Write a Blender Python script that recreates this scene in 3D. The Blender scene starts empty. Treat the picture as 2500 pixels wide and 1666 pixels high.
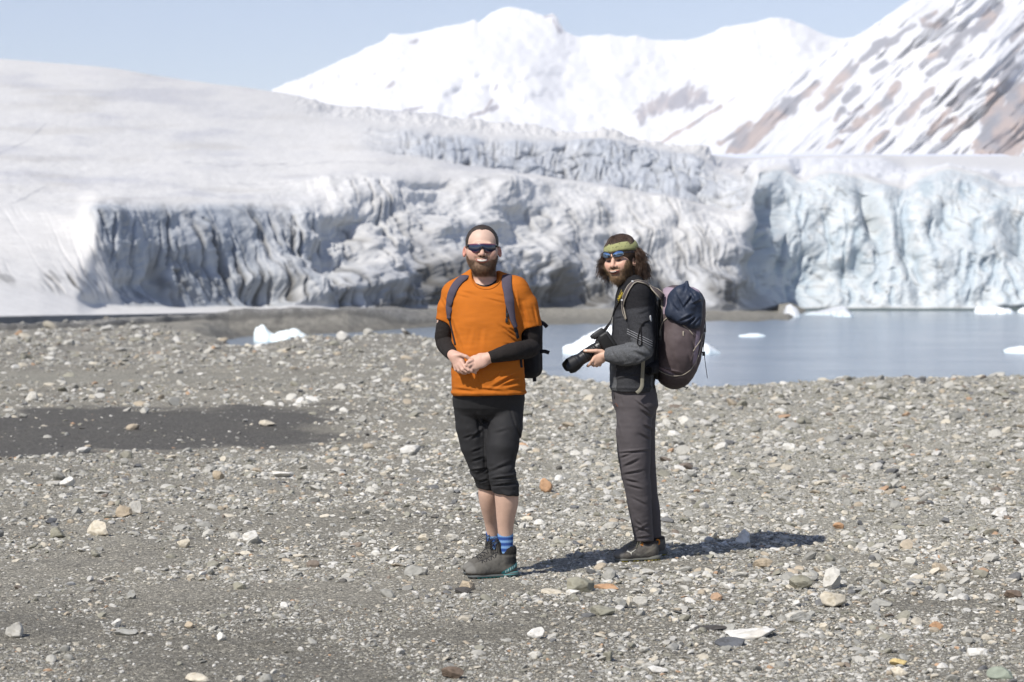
import bpy, bmesh, math, random
import numpy as np
from mathutils import Vector, Matrix
from mathutils.bvhtree import BVHTree

# ------------------------------------------------------------------ camera, sky, sun
scene = bpy.context.scene
col = scene.collection
FPX = 5200.0                    # focal length in photo pixels (photo 2500 x 1666)
CAM = np.array([0.0, 0.0, 1.512])
PITCH = math.radians(1.465)
cd = bpy.data.cameras.new('camera')
cam = bpy.data.objects.new('camera', cd); col.objects.link(cam)
cam.location = CAM
cam.rotation_euler = (math.radians(90) - PITCH, 0, 0)
cd.sensor_width = 36.0
cd.lens = FPX / 2500.0 * 36.0
cd.clip_start = 0.1; cd.clip_end = 30000
cd.dof.use_dof = True
cd.dof.focus_distance = 11.2
cd.dof.aperture_fstop = 4.2
scene.camera = cam

SUN_EL = math.radians(47.0)
SUN_AZ = math.radians(218.0)     # compass style, from +Y clockwise: behind the camera, to the left
world = bpy.data.worlds.new('World'); scene.world = world
world.use_nodes = True
wn = world.node_tree.nodes; wl = world.node_tree.links
bg = wn['Background']
sky = wn.new('ShaderNodeTexSky'); sky.sky_type = 'NISHITA'
sky.sun_disc = False
sky.sun_elevation = SUN_EL
sky.sun_rotation = SUN_AZ
sky.altitude = 0.0; sky.air_density = 1.0; sky.dust_density = 0.6; sky.ozone_density = 1.4
wb = wn.new('ShaderNodeVectorMath'); wb.operation = 'MULTIPLY'; wb.inputs[1].default_value = (.96, .895, .96)   # the camera's white balance
wl.new(sky.outputs[0], wb.inputs[0]); wl.new(wb.outputs[0], bg.inputs['Color'])
bg.inputs['Strength'].default_value = 0.112
sd = bpy.data.lights.new('sun', 'SUN'); sun = bpy.data.objects.new('sun', sd); col.objects.link(sun)
sd.energy = 4.8; sd.angle = math.radians(0.5); sd.color = (1.0, 0.955, 0.89)
sdir = Vector((math.sin(SUN_AZ) * math.cos(SUN_EL), math.cos(SUN_AZ) * math.cos(SUN_EL), math.sin(SUN_EL)))
sun.rotation_euler = sdir.to_track_quat('Z', 'Y').to_euler()
sun.location = (-20, -20, 40)
scene.view_settings.view_transform = 'Standard'
scene.view_settings.look = 'None'
scene.view_settings.exposure = 0.15
scene.view_settings.gamma = 1.0
scene.cycles.max_bounces = 6
scene.cycles.diffuse_bounces = 3
scene.cycles.glossy_bounces = 3
scene.cycles.transmission_bounces = 4
scene.cycles.volume_bounces = 1
scene.cycles.sample_clamp_indirect = 8.0

# ------------------------------------------------------------------ helpers
_fw = np.array([0, math.cos(PITCH), -math.sin(PITCH)]); _up = np.array([0, math.sin(PITCH), math.cos(PITCH)])

def W(px, py, d):
    """world point at distance d (along +Y) that stands where photo pixel (px, py) looks"""
    px = np.asarray(px, float); py = np.asarray(py, float); d = np.asarray(d, float)
    u = (px - 1250.0) / FPX; v = -(py - 833.0) / FPX
    dy = _fw[1] + _up[1] * v
    k = d / dy
    return np.stack(np.broadcast_arrays(u * k, d + 0 * k, CAM[2] + (_fw[2] + _up[2] * v) * k), -1)

def ground_hit(px, py, z=0.0):
    u = (px - 1250.0) / FPX; v = -(py - 833.0) / FPX
    dz = _fw[2] + _up[2] * v
    k = (z - CAM[2]) / dz
    return np.array([u * k, (_fw[1] + _up[1] * v) * k, z])

def sstep(a, b, x):
    t = np.clip((np.asarray(x, float) - a) / (b - a), 0, 1)
    return t * t * (3 - 2 * t)

def _hash(i, j, k, seed):
    h = (i.astype(np.uint32) * np.uint32(374761393) + j.astype(np.uint32) * np.uint32(668265263)
         + k.astype(np.uint32) * np.uint32(2147483647) + np.uint32((seed * 974711 + 12345) & 0xffffffff))
    h = (h ^ (h >> np.uint32(13))) * np.uint32(1274126177)
    h = (h ^ (h >> np.uint32(16))) * np.uint32(2246822519)
    return h ^ (h >> np.uint32(15))

def perlin(x, y, z=0.0, seed=0):
    x, y, z = np.broadcast_arrays(np.asarray(x, np.float32), np.asarray(y, np.float32), np.asarray(z, np.float32))
    xi = np.floor(x).astype(np.int64); yi = np.floor(y).astype(np.int64); zi = np.floor(z).astype(np.int64)
    fx = (x - xi).astype(np.float32); fy = (y - yi).astype(np.float32); fz = (z - zi).astype(np.float32)
    u = fx * fx * fx * (fx * (fx * 6 - 15) + 10); v = fy * fy * fy * (fy * (fy * 6 - 15) + 10); w = fz * fz * fz * (fz * (fz * 6 - 15) + 10)
    out = np.zeros(x.shape, np.float32)
    for a in (0, 1):
        for b in (0, 1):
            for c in (0, 1):
                h = _hash(xi + a, yi + b, zi + c, seed)
                gx = (h & np.uint32(1023)).astype(np.float32) / 511.5 - 1
                gy = ((h >> np.uint32(10)) & np.uint32(1023)).astype(np.float32) / 511.5 - 1
                gz = ((h >> np.uint32(20)) & np.uint32(1023)).astype(np.float32) / 511.5 - 1
                g = gx * (fx - a) + gy * (fy - b) + gz * (fz - c)
                out += g * (u if a else 1 - u) * (v if b else 1 - v) * (w if c else 1 - w)
    return out * 1.2

def fbm(x, y, z=0.0, oct=4, seed=0, gain=0.5, lac=2.03):
    s = 0; a = 1.0
    for o in range(oct):
        s = s + a * perlin(np.asarray(x) * lac ** o, np.asarray(y) * lac ** o, np.asarray(z) * lac ** o, seed + o * 17)
        a *= gain
    return s

def ridged(x, y, z=0.0, oct=3, seed=0, gain=0.5):
    s = 0; a = 1.0; t = 0
    for o in range(oct):
        s = s + a * (1 - np.abs(perlin(np.asarray(x) * 2.1 ** o, np.asarray(y) * 2.1 ** o, np.asarray(z) * 2.1 ** o, seed + o * 31)) * 1.7)
        t += a; a *= gain
    return s / t

def srgb(r, g, b):
    c = np.array([r, g, b], float) / 255.0
    return np.where(c <= 0.04045, c / 12.92, ((c + 0.055) / 1.055) ** 2.4)

# ---- objects
def tag(o, label=None, cat=None, group=None, kind=None):
    if label: o['label'] = label
    if cat: o['category'] = cat
    if group: o['group'] = group
    if kind: o['kind'] = kind
    return o

def mesh_np(name, verts, faces, colors=None, smooth=True):
    """verts (n,3), faces (m,k) array or list of such arrays"""
    me = bpy.data.meshes.new(name)
    fl = faces if isinstance(faces, list) else [faces]
    fl = [np.asarray(f, np.int32) for f in fl if len(f)]
    nl = sum(f.size for f in fl); npoly = sum(len(f) for f in fl)
    me.vertices.add(len(verts)); me.vertices.foreach_set('co', np.ascontiguousarray(verts, np.float32).ravel())
    me.loops.add(nl); me.loops.foreach_set('vertex_index', np.concatenate([f.ravel() for f in fl]))
    tot = np.concatenate([np.full(len(f), f.shape[1], np.int32) for f in fl])
    st = np.concatenate([[0], np.cumsum(tot)[:-1]]).astype(np.int32)
    me.polygons.add(npoly); me.polygons.foreach_set('loop_start', st)
    try: me.polygons.foreach_set('loop_total', tot)
    except Exception: pass
    me.polygons.foreach_set('use_smooth', np.full(npoly, bool(smooth)))
    me.update(calc_edges=True)
    me.validate()
    if colors is not None:
        c = np.asarray(colors, np.float32)
        if c.ndim == 1: c = np.tile(c, (len(verts), 1))
        ca = me.color_attributes.new('col', 'FLOAT_COLOR', 'POINT')
        full = np.ones((len(verts), 4), np.float32); full[:, :3] = np.clip(c, 0, 1)
        ca.data.foreach_set('color', full.ravel())
    return me

def obj(name, me, mat=None, parent=None, loc=None):
    o = bpy.data.objects.new(name, me); col.objects.link(o)
    if mat is not None and me is not None:
        me.materials.clear(); me.materials.append(mat)
    if parent is not None:
        o.parent = parent
        if loc is None:
            pl = np.array(parent.get('_org', (0, 0, 0)))
            o.location = tuple(-pl)
    if loc is not None: o.location = loc
    return o

def part(name, me, mat, root):
    """a child whose mesh is in world coordinates; works for parts and sub-parts (only roots are offset)"""
    o = bpy.data.objects.new(name, me); col.objects.link(o)
    if mat is not None: me.materials.clear(); me.materials.append(mat)
    o.parent = root
    if root.parent is None: o.location = -Vector(root.location)
    return o

def root_mesh(name, verts, faces, colors, mat, org, smooth=True):
    org = np.asarray(org, float)
    me = mesh_np(name, np.asarray(verts) - org, faces, colors, smooth)
    o = bpy.data.objects.new(name, me); col.objects.link(o); o.location = org
    me.materials.append(mat)
    return o

# ---- materials
def mat_new(name):
    m = bpy.data.materials.new(name); m.use_nodes = True
    nt = m.node_tree; b = nt.nodes['Principled BSDF']
    return m, nt, b

def mat_col(name, rough=0.8, base=None, bump=0.0, bscale=200.0, spec=0.5, vary=0.0, vscale=30.0, metallic=0.0, sheen=0.0, sss=0.0, attr=True, coat=0.0, bdist=0.002, stretch=None):
    """vertex colour (or flat colour) x procedural variation, with procedural bump"""
    m, nt, b = mat_new(name)
    n, l = nt.nodes, nt.links
    if base is None:
        a = n.new('ShaderNodeAttribute'); a.attribute_name = 'col'; c = a.outputs['Color']
    else:
        r = n.new('ShaderNodeRGB'); r.outputs[0].default_value = (*base, 1); c = r.outputs[0]
    tc = n.new('ShaderNodeTexCoord'); vec = tc.outputs['Object']
    if stretch:
        mp = n.new('ShaderNodeMapping'); mp.inputs['Scale'].default_value = stretch; l.new(vec, mp.inputs[0]); vec = mp.outputs[0]
    if vary > 0:
        t = n.new('ShaderNodeTexNoise'); t.inputs['Scale'].default_value = vscale; t.inputs['Detail'].default_value = 5
        l.new(vec, t.inputs['Vector'])
        mr = n.new('ShaderNodeMapRange'); mr.inputs[1].default_value = 0.3; mr.inputs[2].default_value = 0.7
        mr.inputs[3].default_value = 1 - vary; mr.inputs[4].default_value = 1 + vary
        l.new(t.outputs['Fac'], mr.inputs[0])
        mx = n.new('ShaderNodeVectorMath'); mx.operation = 'SCALE'
        l.new(c, mx.inputs[0]); l.new(mr.outputs[0], mx.inputs['Scale']); c = mx.outputs[0]
    l.new(c, b.inputs['Base Color'])
    b.inputs['Roughness'].default_value = rough
    b.inputs['Specular IOR Level'].default_value = spec
    b.inputs['Metallic'].default_value = metallic
    if sheen: b.inputs['Sheen Weight'].default_value = sheen
    if coat: b.inputs['Coat Weight'].default_value = coat
    if sss:
        b.inputs['Subsurface Weight'].default_value = sss
        b.inputs['Subsurface Radius'].default_value = (0.012, 0.005, 0.003)
        b.inputs['Subsurface Scale'].default_value = 1.0
    if bump > 0:
        t2 = n.new('ShaderNodeTexNoise'); t2.inputs['Scale'].default_value = bscale; t2.inputs['Detail'].default_value = 4
        l.new(vec, t2.inputs['Vector'])
        bp = n.new('ShaderNodeBump'); bp.inputs['Strength'].default_value = bump; bp.inputs['Distance'].default_value = bdist
        l.new(t2.outputs['Fac'], bp.inputs['Height']); l.new(bp.outputs[0], b.inputs['Normal'])
    return m

# ---- signed distance fields and surface nets
def axis(*segs):
    """segs: (start, end, step) joined"""
    out = []
    for a, b, h in segs:
        k = max(2, int(round((b - a) / h)))
        out.append(np.linspace(a, b, k, endpoint=False))
    out.append(np.array([segs[-1][1]]))
    return np.concatenate(out).astype(np.float32)

class Frame:
    def __init__(s, c, R=None):
        s.c = np.asarray(c, float); s.R = np.eye(3) if R is None else np.asarray(R, float)
    def loc(s, X, Y, Z):
        dx, dy, dz = X - s.c[0], Y - s.c[1], Z - s.c[2]; R = s.R
        return (R[0, 0] * dx + R[1, 0] * dy + R[2, 0] * dz, R[0, 1] * dx + R[1, 1] * dy + R[2, 1] * dz, R[0, 2] * dx + R[1, 2] * dy + R[2, 2] * dz)
    def pt(s, p):
        return s.c + np.asarray(p, float) @ s.R.T

def rot(yaw=0, pitch=0, roll=0):
    """degrees; local -y is forward; yaw about z, pitch about x (positive nods up), roll about y"""
    y, p, r = map(math.radians, (yaw, pitch, roll))
    Rz = np.array([[math.cos(y), -math.sin(y), 0], [math.sin(y), math.cos(y), 0], [0, 0, 1]])
    Rx = np.array([[1, 0, 0], [0, math.cos(p), -math.sin(p)], [0, math.sin(p), math.cos(p)]])
    Ry = np.array([[math.cos(r), 0, math.sin(r)], [0, 1, 0], [-math.sin(r), 0, math.cos(r)]])
    return Rz @ Rx @ Ry

def smin(a, b, k):
    if k <= 0: return np.minimum(a, b)
    h = np.maximum(k - np.abs(a - b), 0) / k
    return np.minimum(a, b) - h * h * k * 0.25

class Field:
    def __init__(s, xs, ys, zs):
        s.x, s.y, s.z = [np.asarray(a, np.float32) for a in (xs, ys, zs)]
        s.D = np.full((len(s.x), len(s.y), len(s.z)), 0.25, np.float32)
    def sl(s, lo, hi):
        r = []
        for a, l, h in zip((s.x, s.y, s.z), lo, hi):
            i0 = max(0, np.searchsorted(a, l) - 1); i1 = min(len(a), np.searchsorted(a, h) + 1)
            r.append(slice(i0, max(i0, i1)))
        return tuple(r)
    def grid(s, sl):
        return s.x[sl[0]][:, None, None], s.y[sl[1]][None, :, None], s.z[sl[2]][None, None, :]
    def add(s, fn, lo, hi, k=0.0, op='u'):
        pad = k + 0.03
        sl = s.sl(np.asarray(lo) - pad, np.asarray(hi) + pad)
        A = s.D[sl]
        if A.size == 0: return
        d = fn(*s.grid(sl)).astype(np.float32)
        if op == 'u': s.D[sl] = smin(A, d, k)
        elif op == 's': s.D[sl] = -smin(-A, d, k)
    def cone(s, a, b, ra, rb, k=0.0, op='u', flat=None):
        """round cone; flat=(dir, factor): radius scaled by factor along dir"""
        a = np.asarray(a, float); b = np.asarray(b, float); ab = b - a; L2 = max(ab @ ab, 1e-12)
        R = max(ra, rb)
        def fn(X, Y, Z):
            px, py, pz = X - a[0], Y - a[1], Z - a[2]
            t = np.clip((px * ab[0] + py * ab[1] + pz * ab[2]) / L2, 0, 1)
            qx, qy, qz = px - t * ab[0], py - t * ab[1], pz - t * ab[2]
            q2 = qx * qx + qy * qy + qz * qz
            r = ra + (rb - ra) * t
            if flat is not None:
                n = np.asarray(flat[0], float); n = n / np.linalg.norm(n)
                dn = qx * n[0] + qy * n[1] + qz * n[2]
                q = np.sqrt(np.maximum(q2 - dn * dn, 0) + (dn / flat[1]) ** 2)
                return (q - r) * min(1.0, flat[1])
            return np.sqrt(q2) - r
        m = R * (max(1, flat[1]) if flat else 1)
        s.add(fn, np.minimum(a, b) - m, np.maximum(a, b) + m, k, op)
    def chain(s, pts, k=0.0, kin=None, flat=None):
        """pts: [(p, r), ...]"""
        kin = 0.008 if kin is None else kin
        for i, ((p, r), (q, r2)) in enumerate(zip(pts[:-1], pts[1:])):
            s.cone(p, q, r, r2, k if i == 0 else max(kin, 0), flat=flat)
    def limb(s, pts, k=0.0, n=5, flat=None):
        """a smoothly tapering chain"""
        q = catmull([(*p, r) for p, r in pts], n)
        for i in range(len(q) - 1): s.cone(q[i, :3], q[i + 1, :3], q[i, 3], q[i + 1, 3], k if i == 0 else .0015, flat=flat)
    def ell(s, c, r, fr=None, k=0.0, op='u', R=None):
        r = np.asarray(r, float)
        if fr is not None:
            F = Frame(fr.pt(c), fr.R if R is None else fr.R @ R)
        else: F = Frame(c, R)
        def fn(X, Y, Z):
            x, y, z = F.loc(X, Y, Z)
            k0 = np.sqrt((x / r[0]) ** 2 + (y / r[1]) ** 2 + (z / r[2]) ** 2)
            k1 = np.sqrt((x / r[0] ** 2) ** 2 + (y / r[1] ** 2) ** 2 + (z / r[2] ** 2) ** 2) + 1e-9
            return k0 * (k0 - 1) / k1
        m = r.max()
        s.add(fn, F.c - m, F.c + m, k, op)
    def rbox(s, c, h, rad, fr=None, k=0.0, op='u', R=None):
        h = np.asarray(h, float)
        if fr is not None: F = Frame(fr.pt(c), fr.R if R is None else fr.R @ R)
        else: F = Frame(c, R)
        def fn(X, Y, Z):
            x, y, z = F.loc(X, Y, Z)
            qx, qy, qz = np.abs(x) - h[0] + rad, np.abs(y) - h[1] + rad, np.abs(z) - h[2] + rad
            return np.sqrt(np.maximum(qx, 0) ** 2 + np.maximum(qy, 0) ** 2 + np.maximum(qz, 0) ** 2) + np.minimum(np.maximum(np.maximum(qx, qy), qz), 0) - rad
        m = np.linalg.norm(h)
        s.add(fn, F.c - m, F.c + m, k, op)
    def loft(s, st, n=2.3, k=0.0, op='u'):
        """st rows: z, cx, cy, a, b[, n] sorted by z; horizontal super-ellipse sections"""
        st = np.asarray(sorted([tuple(r) for r in st]), float)
        zz = st[:, 0]
        def ip(i):
            return lambda z: np.interp(z, zz, st[:, i])
        def fn(X, Y, Z):
            z = Z.ravel(); zc = np.clip(z, zz[0], zz[-1])
            cx, cy, a, b = [ip(i)(zc)[None, None, :] for i in (1, 2, 3, 4)]
            nn = ip(5)(zc)[None, None, :] if st.shape[1] > 5 else n
            q = (np.abs((X - cx) / a) ** nn + np.abs((Y - cy) / b) ** nn + 1e-9) ** (1.0 / nn)
            # distance scaled by the local radius in that direction
            rr = np.sqrt((X - cx) ** 2 + (Y - cy) ** 2) + 1e-6
            d2 = rr * (1 - 1 / np.maximum(q, 1e-3))
            d2 = np.maximum(d2, -np.minimum(a, b))
            dz = np.maximum(zz[0] - z, z - zz[-1])[None, None, :]
            return np.where(dz > 0, np.sqrt(np.maximum(d2, 0) ** 2 + dz ** 2), np.maximum(d2, dz))
        m = (st[:, 3].max(), st[:, 4].max())
        s.add(fn, (st[:, 1].min() - m[0], st[:, 2].min() - m[1], zz[0]), (st[:, 1].max() + m[0], st[:, 2].max() + m[1], zz[-1]), k, op)
    def plane(s, p, n, k=0.0):
        """cut away everything on the side the normal points to"""
        p = np.asarray(p, float); n = np.asarray(n, float); n = n / np.linalg.norm(n)
        X, Y, Z = s.x[:, None, None], s.y[None, :, None], s.z[None, None, :]
        d = ((X - p[0]) * n[0] + (Y - p[1]) * n[1] + (Z - p[2]) * n[2]).astype(np.float32)
        s.D = -smin(-s.D, -d, k)
    def disp(s, fn, band=0.05):
        i = np.nonzero(np.abs(s.D) < band)
        s.D[i] += fn(s.x[i[0]], s.y[i[1]], s.z[i[2]]).astype(np.float32)
    def mesh(s):
        D = s.D; S = D < 0
        c = np.zeros(tuple(n - 1 for n in D.shape), np.uint8)
        for a in (0, 1):
            for b in (0, 1):
                for e in (0, 1):
                    c += S[a:D.shape[0] - 1 + a, b:D.shape[1] - 1 + b, e:D.shape[2] - 1 + e]
        act = (c > 0) & (c < 8)
        I = np.nonzero(act); nv = len(I[0])
        vid = np.full(act.shape, -1, np.int32); vid[I] = np.arange(nv)
        V = {}
        for a in (0, 1):
            for b in (0, 1):
                for e in (0, 1): V[a, b, e] = D[I[0] + a, I[1] + b, I[2] + e]
        acc = np.zeros((nv, 3)); cnt = np.zeros(nv)
        ks = list(V)
        for p in ks:
            for q in ks:
                if p < q and sum(abs(p[t] - q[t]) for t in range(3)) == 1:
                    va, vb = V[p], V[q]; m = (va < 0) != (vb < 0)
                    t = np.where(m, va / np.where(m, va - vb, 1), 0)
                    pos = np.array(p)[None] + t[:, None] * (np.array(q) - np.array(p))[None]
                    acc += np.where(m[:, None], pos, 0); cnt += m
        acc /= cnt[:, None]
        P = np.empty((nv, 3))
        for t, ax in enumerate((s.x, s.y, s.z)):
            P[:, t] = ax[I[t]] + acc[:, t] * (ax[I[t] + 1] - ax[I[t]])
        F = []
        for t in range(3):
            u, v = [(1, 2), (2, 0), (0, 1)][t]
            A = [slice(None)] * 3; B = [slice(None)] * 3
            A[t] = slice(0, -1); B[t] = slice(1, None)
            A[u] = B[u] = slice(1, -1); A[v] = B[v] = slice(1, -1)
            sa, sb = S[tuple(A)], S[tuple(B)]
            E = np.nonzero(sa != sb); inn = sa[E]
            idx = [None] * 3; idx[t] = E[t]; idx[u] = E[u] + 1; idx[v] = E[v] + 1
            def cell(du, dv):
                j = list(idx); j[u] = j[u] - du; j[v] = j[v] - dv
                return vid[j[0], j[1], j[2]]
            q = np.stack([cell(1, 1), cell(0, 1), cell(0, 0), cell(1, 0)], 1)
            q[~inn] = q[~inn][:, ::-1]
            F.append(q)
        F = np.concatenate(F)
        F = F[(F >= 0).all(1)]
        return P, F

def relax(P, F, it=1, w=0.5):
    e = np.concatenate([F[:, [i, (i + 1) % F.shape[1]]] for i in range(F.shape[1])])
    for _ in range(it):
        s = np.zeros_like(P); c = np.zeros(len(P))
        for a, b in ((0, 1), (1, 0)):
            for t in range(3): s[:, t] += np.bincount(e[:, a], P[e[:, b], t], len(P))
            c += np.bincount(e[:, a], minlength=len(P))
        P = P + w * (s / np.maximum(c, 1)[:, None] - P)
    return P

def vnormals(P, F):
    a = P[F[:, 2]] - P[F[:, 0]]; b = P[F[:, 3 if F.shape[1] > 3 else 1]] - P[F[:, 1 if F.shape[1] > 3 else 0]]
    n = np.cross(a, b) if F.shape[1] > 3 else np.cross(b, a)
    N = np.zeros_like(P)
    for i in range(F.shape[1]):
        for t in range(3): N[:, t] += np.bincount(F[:, i], n[:, t], len(P))
    return N / (np.linalg.norm(N, axis=1)[:, None] + 1e-12)

# ---- tubes, ribbons, lathes
def catmull(pts, n=8):
    P = np.asarray(pts, float)
    if len(P) < 3: return np.array([P[0] + (P[-1] - P[0]) * t for t in np.linspace(0, 1, n + 1)])
    Q = np.vstack([2 * P[0] - P[1], P, 2 * P[-1] - P[-2]]); out = []
    for i in range(len(P) - 1):
        p0, p1, p2, p3 = Q[i:i + 4]
        for t in np.linspace(0, 1, n, endpoint=False):
            out.append(0.5 * (2 * p1 + (p2 - p0) * t + (2 * p0 - 5 * p1 + 4 * p2 - p3) * t * t + (3 * p1 - p0 - 3 * p2 + p3) * t ** 3))
    out.append(P[-1]); return np.array(out)

def tube(pts, r, sides=8, closed_ends=True):
    P = np.asarray(pts, float); n = len(P)
    r = np.broadcast_to(np.asarray(r, float), (n,))
    T = np.gradient(P, axis=0); T /= np.linalg.norm(T, axis=1)[:, None] + 1e-12
    u = np.cross(T[0], [0.3, 0.2, 0.93]); u /= np.linalg.norm(u) + 1e-12
    V = []
    ang = np.linspace(0, 2 * np.pi, sides, endpoint=False)
    for i in range(n):
        u = u - T[i] * (u @ T[i]); u /= np.linalg.norm(u) + 1e-12
        w = np.cross(T[i], u)
        V.append(P[i] + r[i] * (np.cos(ang)[:, None] * u + np.sin(ang)[:, None] * w))
    V = np.vstack(V); F = []
    a = np.arange(sides); b = (a + 1) % sides
    for i in range(n - 1):
        F.append(np.stack([i * sides + a, i * sides + b, (i + 1) * sides + b, (i + 1) * sides + a], 1))
    F = np.vstack(F)
    if closed_ends:
        V = np.vstack([V, P[0], P[-1]]); c0 = n * sides; c1 = c0 + 1
        cap = np.vstack([np.stack([b, a, np.full(sides, c0), np.full(sides, c0)], 1),
                         np.stack([(n - 1) * sides + a, (n - 1) * sides + b, np.full(sides, c1), np.full(sides, c1)], 1)])
        tri = cap[:, :3]
        return V, [F, tri]
    return V, [F]

def ribbon(pts, nrm, width, thick):
    """flat band following pts, lying on a surface with normals nrm"""
    P = np.asarray(pts, float); N = np.asarray(nrm, float); N = N / np.linalg.norm(N, axis=1)[:, None]
    w = np.broadcast_to(np.asarray(width, float), (len(P),))[:, None] / 2
    T = np.gradient(P, axis=0); T /= np.linalg.norm(T, axis=1)[:, None] + 1e-12
    S = np.cross(T, N); S /= np.linalg.norm(S, axis=1)[:, None] + 1e-12
    N = np.cross(S, T)
    ring = [(-1, 0), (-1, .6), (-.85, 1), (0, 1.12), (.85, 1), (1, .6), (1, 0)]
    V = np.concatenate([P + S * w * a + N * thick * b for a, b in ring]).reshape(len(ring), len(P), 3).transpose(1, 0, 2).reshape(-1, 3)
    m = len(ring); a = np.arange(m); b = (a + 1) % m; F = []
    for i in range(len(P) - 1):
        F.append(np.stack([i * m + a, i * m + b, (i + 1) * m + b, (i + 1) * m + a], 1))
    e = (len(P) - 1) * m
    return V, [np.vstack(F), np.array([list(range(m))[::-1]]), np.array([[e + i for i in range(m)]])]

def lathe(prof, fr, seg=40):
    """prof: (t along local z, radius)"""
    prof = np.asarray(prof, float); a = np.linspace(0, 2 * np.pi, seg, endpoint=False)
    V = np.concatenate([np.stack([r * np.cos(a), r * np.sin(a), np.full(seg, t)], 1) for t, r in prof])
    i = np.arange(seg); j = (i + 1) % seg
    F = np.vstack([np.stack([k * seg + i, k * seg + j, (k + 1) * seg + j, (k + 1) * seg + i], 1) for k in range(len(prof) - 1)])
    return fr.pt(V), [F]

def merge(parts):
    """[(V, [F...]), ...] -> V, [F by size]"""
    Vs = []; by = {}; o = 0
    for V, fl in parts:
        for f in (fl if isinstance(fl, list) else [fl]):
            f = np.asarray(f)
            if len(f): by.setdefault(f.shape[1], []).append(f + o)
        Vs.append(np.asarray(V)); o += len(V)
    return np.vstack(Vs), [np.vstack(v) for v in by.values()]

def bevel_box(c, h, fr, bev=0.003):
    """rounded box mesh in a frame"""
    bm = bmesh.new(); bmesh.ops.create_cube(bm, size=2)
    for v in bm.verts: v.co = Vector([v.co[i] * h[i] for i in range(3)])
    bmesh.ops.bevel(bm, geom=bm.edges[:], offset=bev, segments=2, affect='EDGES', profile=0.6)
    bmesh.ops.triangulate(bm, faces=bm.faces[:])
    bm.verts.ensure_lookup_table()
    V = np.array([v.co[:] for v in bm.verts]); F = np.array([[v.index for v in f.verts] for f in bm.faces]); bm.free()
    return fr.pt(V + np.asarray(c)), [F]

_ico = {}
def ico(sub):
    if sub not in _ico:
        bm = bmesh.new(); bmesh.ops.create_icosphere(bm, subdivisions=sub, radius=1.0)
        bm.verts.ensure_lookup_table()
        _ico[sub] = (np.array([v.co[:] for v in bm.verts]), np.array([[v.index for v in f.verts] for f in bm.faces])); bm.free()
    return _ico[sub]

def rock(seed, sub=4, cuts=12, rough=0.03, lo=0.5, hi=0.9):
    """unit stone: a ball with random flat facets and a rough skin"""
    rng = np.random.default_rng(seed)
    V, F = ico(sub); V = V.copy()
    for _ in range(cuts):
        n = rng.normal(size=3); n /= np.linalg.norm(n); d = rng.uniform(lo, hi)
        V -= np.maximum(V @ n - d, 0)[:, None] * n * 0.96
    if rough > 0:
        nv = V / (np.linalg.norm(V, axis=1)[:, None] + 1e-9)
        f = fbm(V[:, 0] * 2.5 + seed, V[:, 1] * 2.5, V[:, 2] * 2.5, 4, seed)
        V = V + nv * (rough * f)[:, None]
    V -= (V.max(0) + V.min(0)) / 2
    V /= (V.max(0) - V.min(0)) / 2
    return V, F

# ------------------------------------------------------------------ the ground
def tab(d):
    a = np.array(sorted(d.items()), float)
    return lambda x: np.interp(x, a[:, 0], a[:, 1])
T_dc = tab({-900: 95, 300: 95, 480: 74, 560: 60, 640: 58, 760: 60, 900: 60, 1060: 62, 1200: 50, 1340: 38, 1450: 34.5, 1560: 32.4, 1720: 31.3, 1850: 32.8, 2000: 33, 2200: 34, 2500: 33.8, 3500: 34})
T_hc = tab({-900: 0, 480: -.05, 560: -.12, 640: -.07, 700: .07, 760: .19, 840: .09, 900: .2, 990: .16, 1060: .02, 1200: 0, 1340: 0, 2500: 0, 3500: 0})
T_d1 = tab({-900: 60, 380: 60, 470: 100, 560: 108, 640: 110, 900: 127, 1065: 134, 1340: 152, 1600: 161, 1850: 168, 1925: 176, 1990: 250, 3500: 250})
T_db = tab({-900: 66, -300: 72, 0: 78, 230: 87, 400: 100, 530: 112, 700: 118, 1000: 131, 1100: 140})
WATER_Z = -1.0
T_df = tab({-900: 64, 0: 79, 232: 93, 400: 104, 560: 115, 700: 119, 850: 124, 1000: 136, 1150: 150, 1300: 165, 1480: 177, 1600: 182, 1810: 191, 1845: 206, 1915: 216, 3500: 218})
T_yf = tab({-900: 825, 0: 782, 232: 772, 400: 768, 560: 765, 700: 763, 850: 762, 1000: 761, 1150: 760, 1480: 760, 1700: 764, 1845: 764, 1915: 761, 3500: 761})

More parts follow.
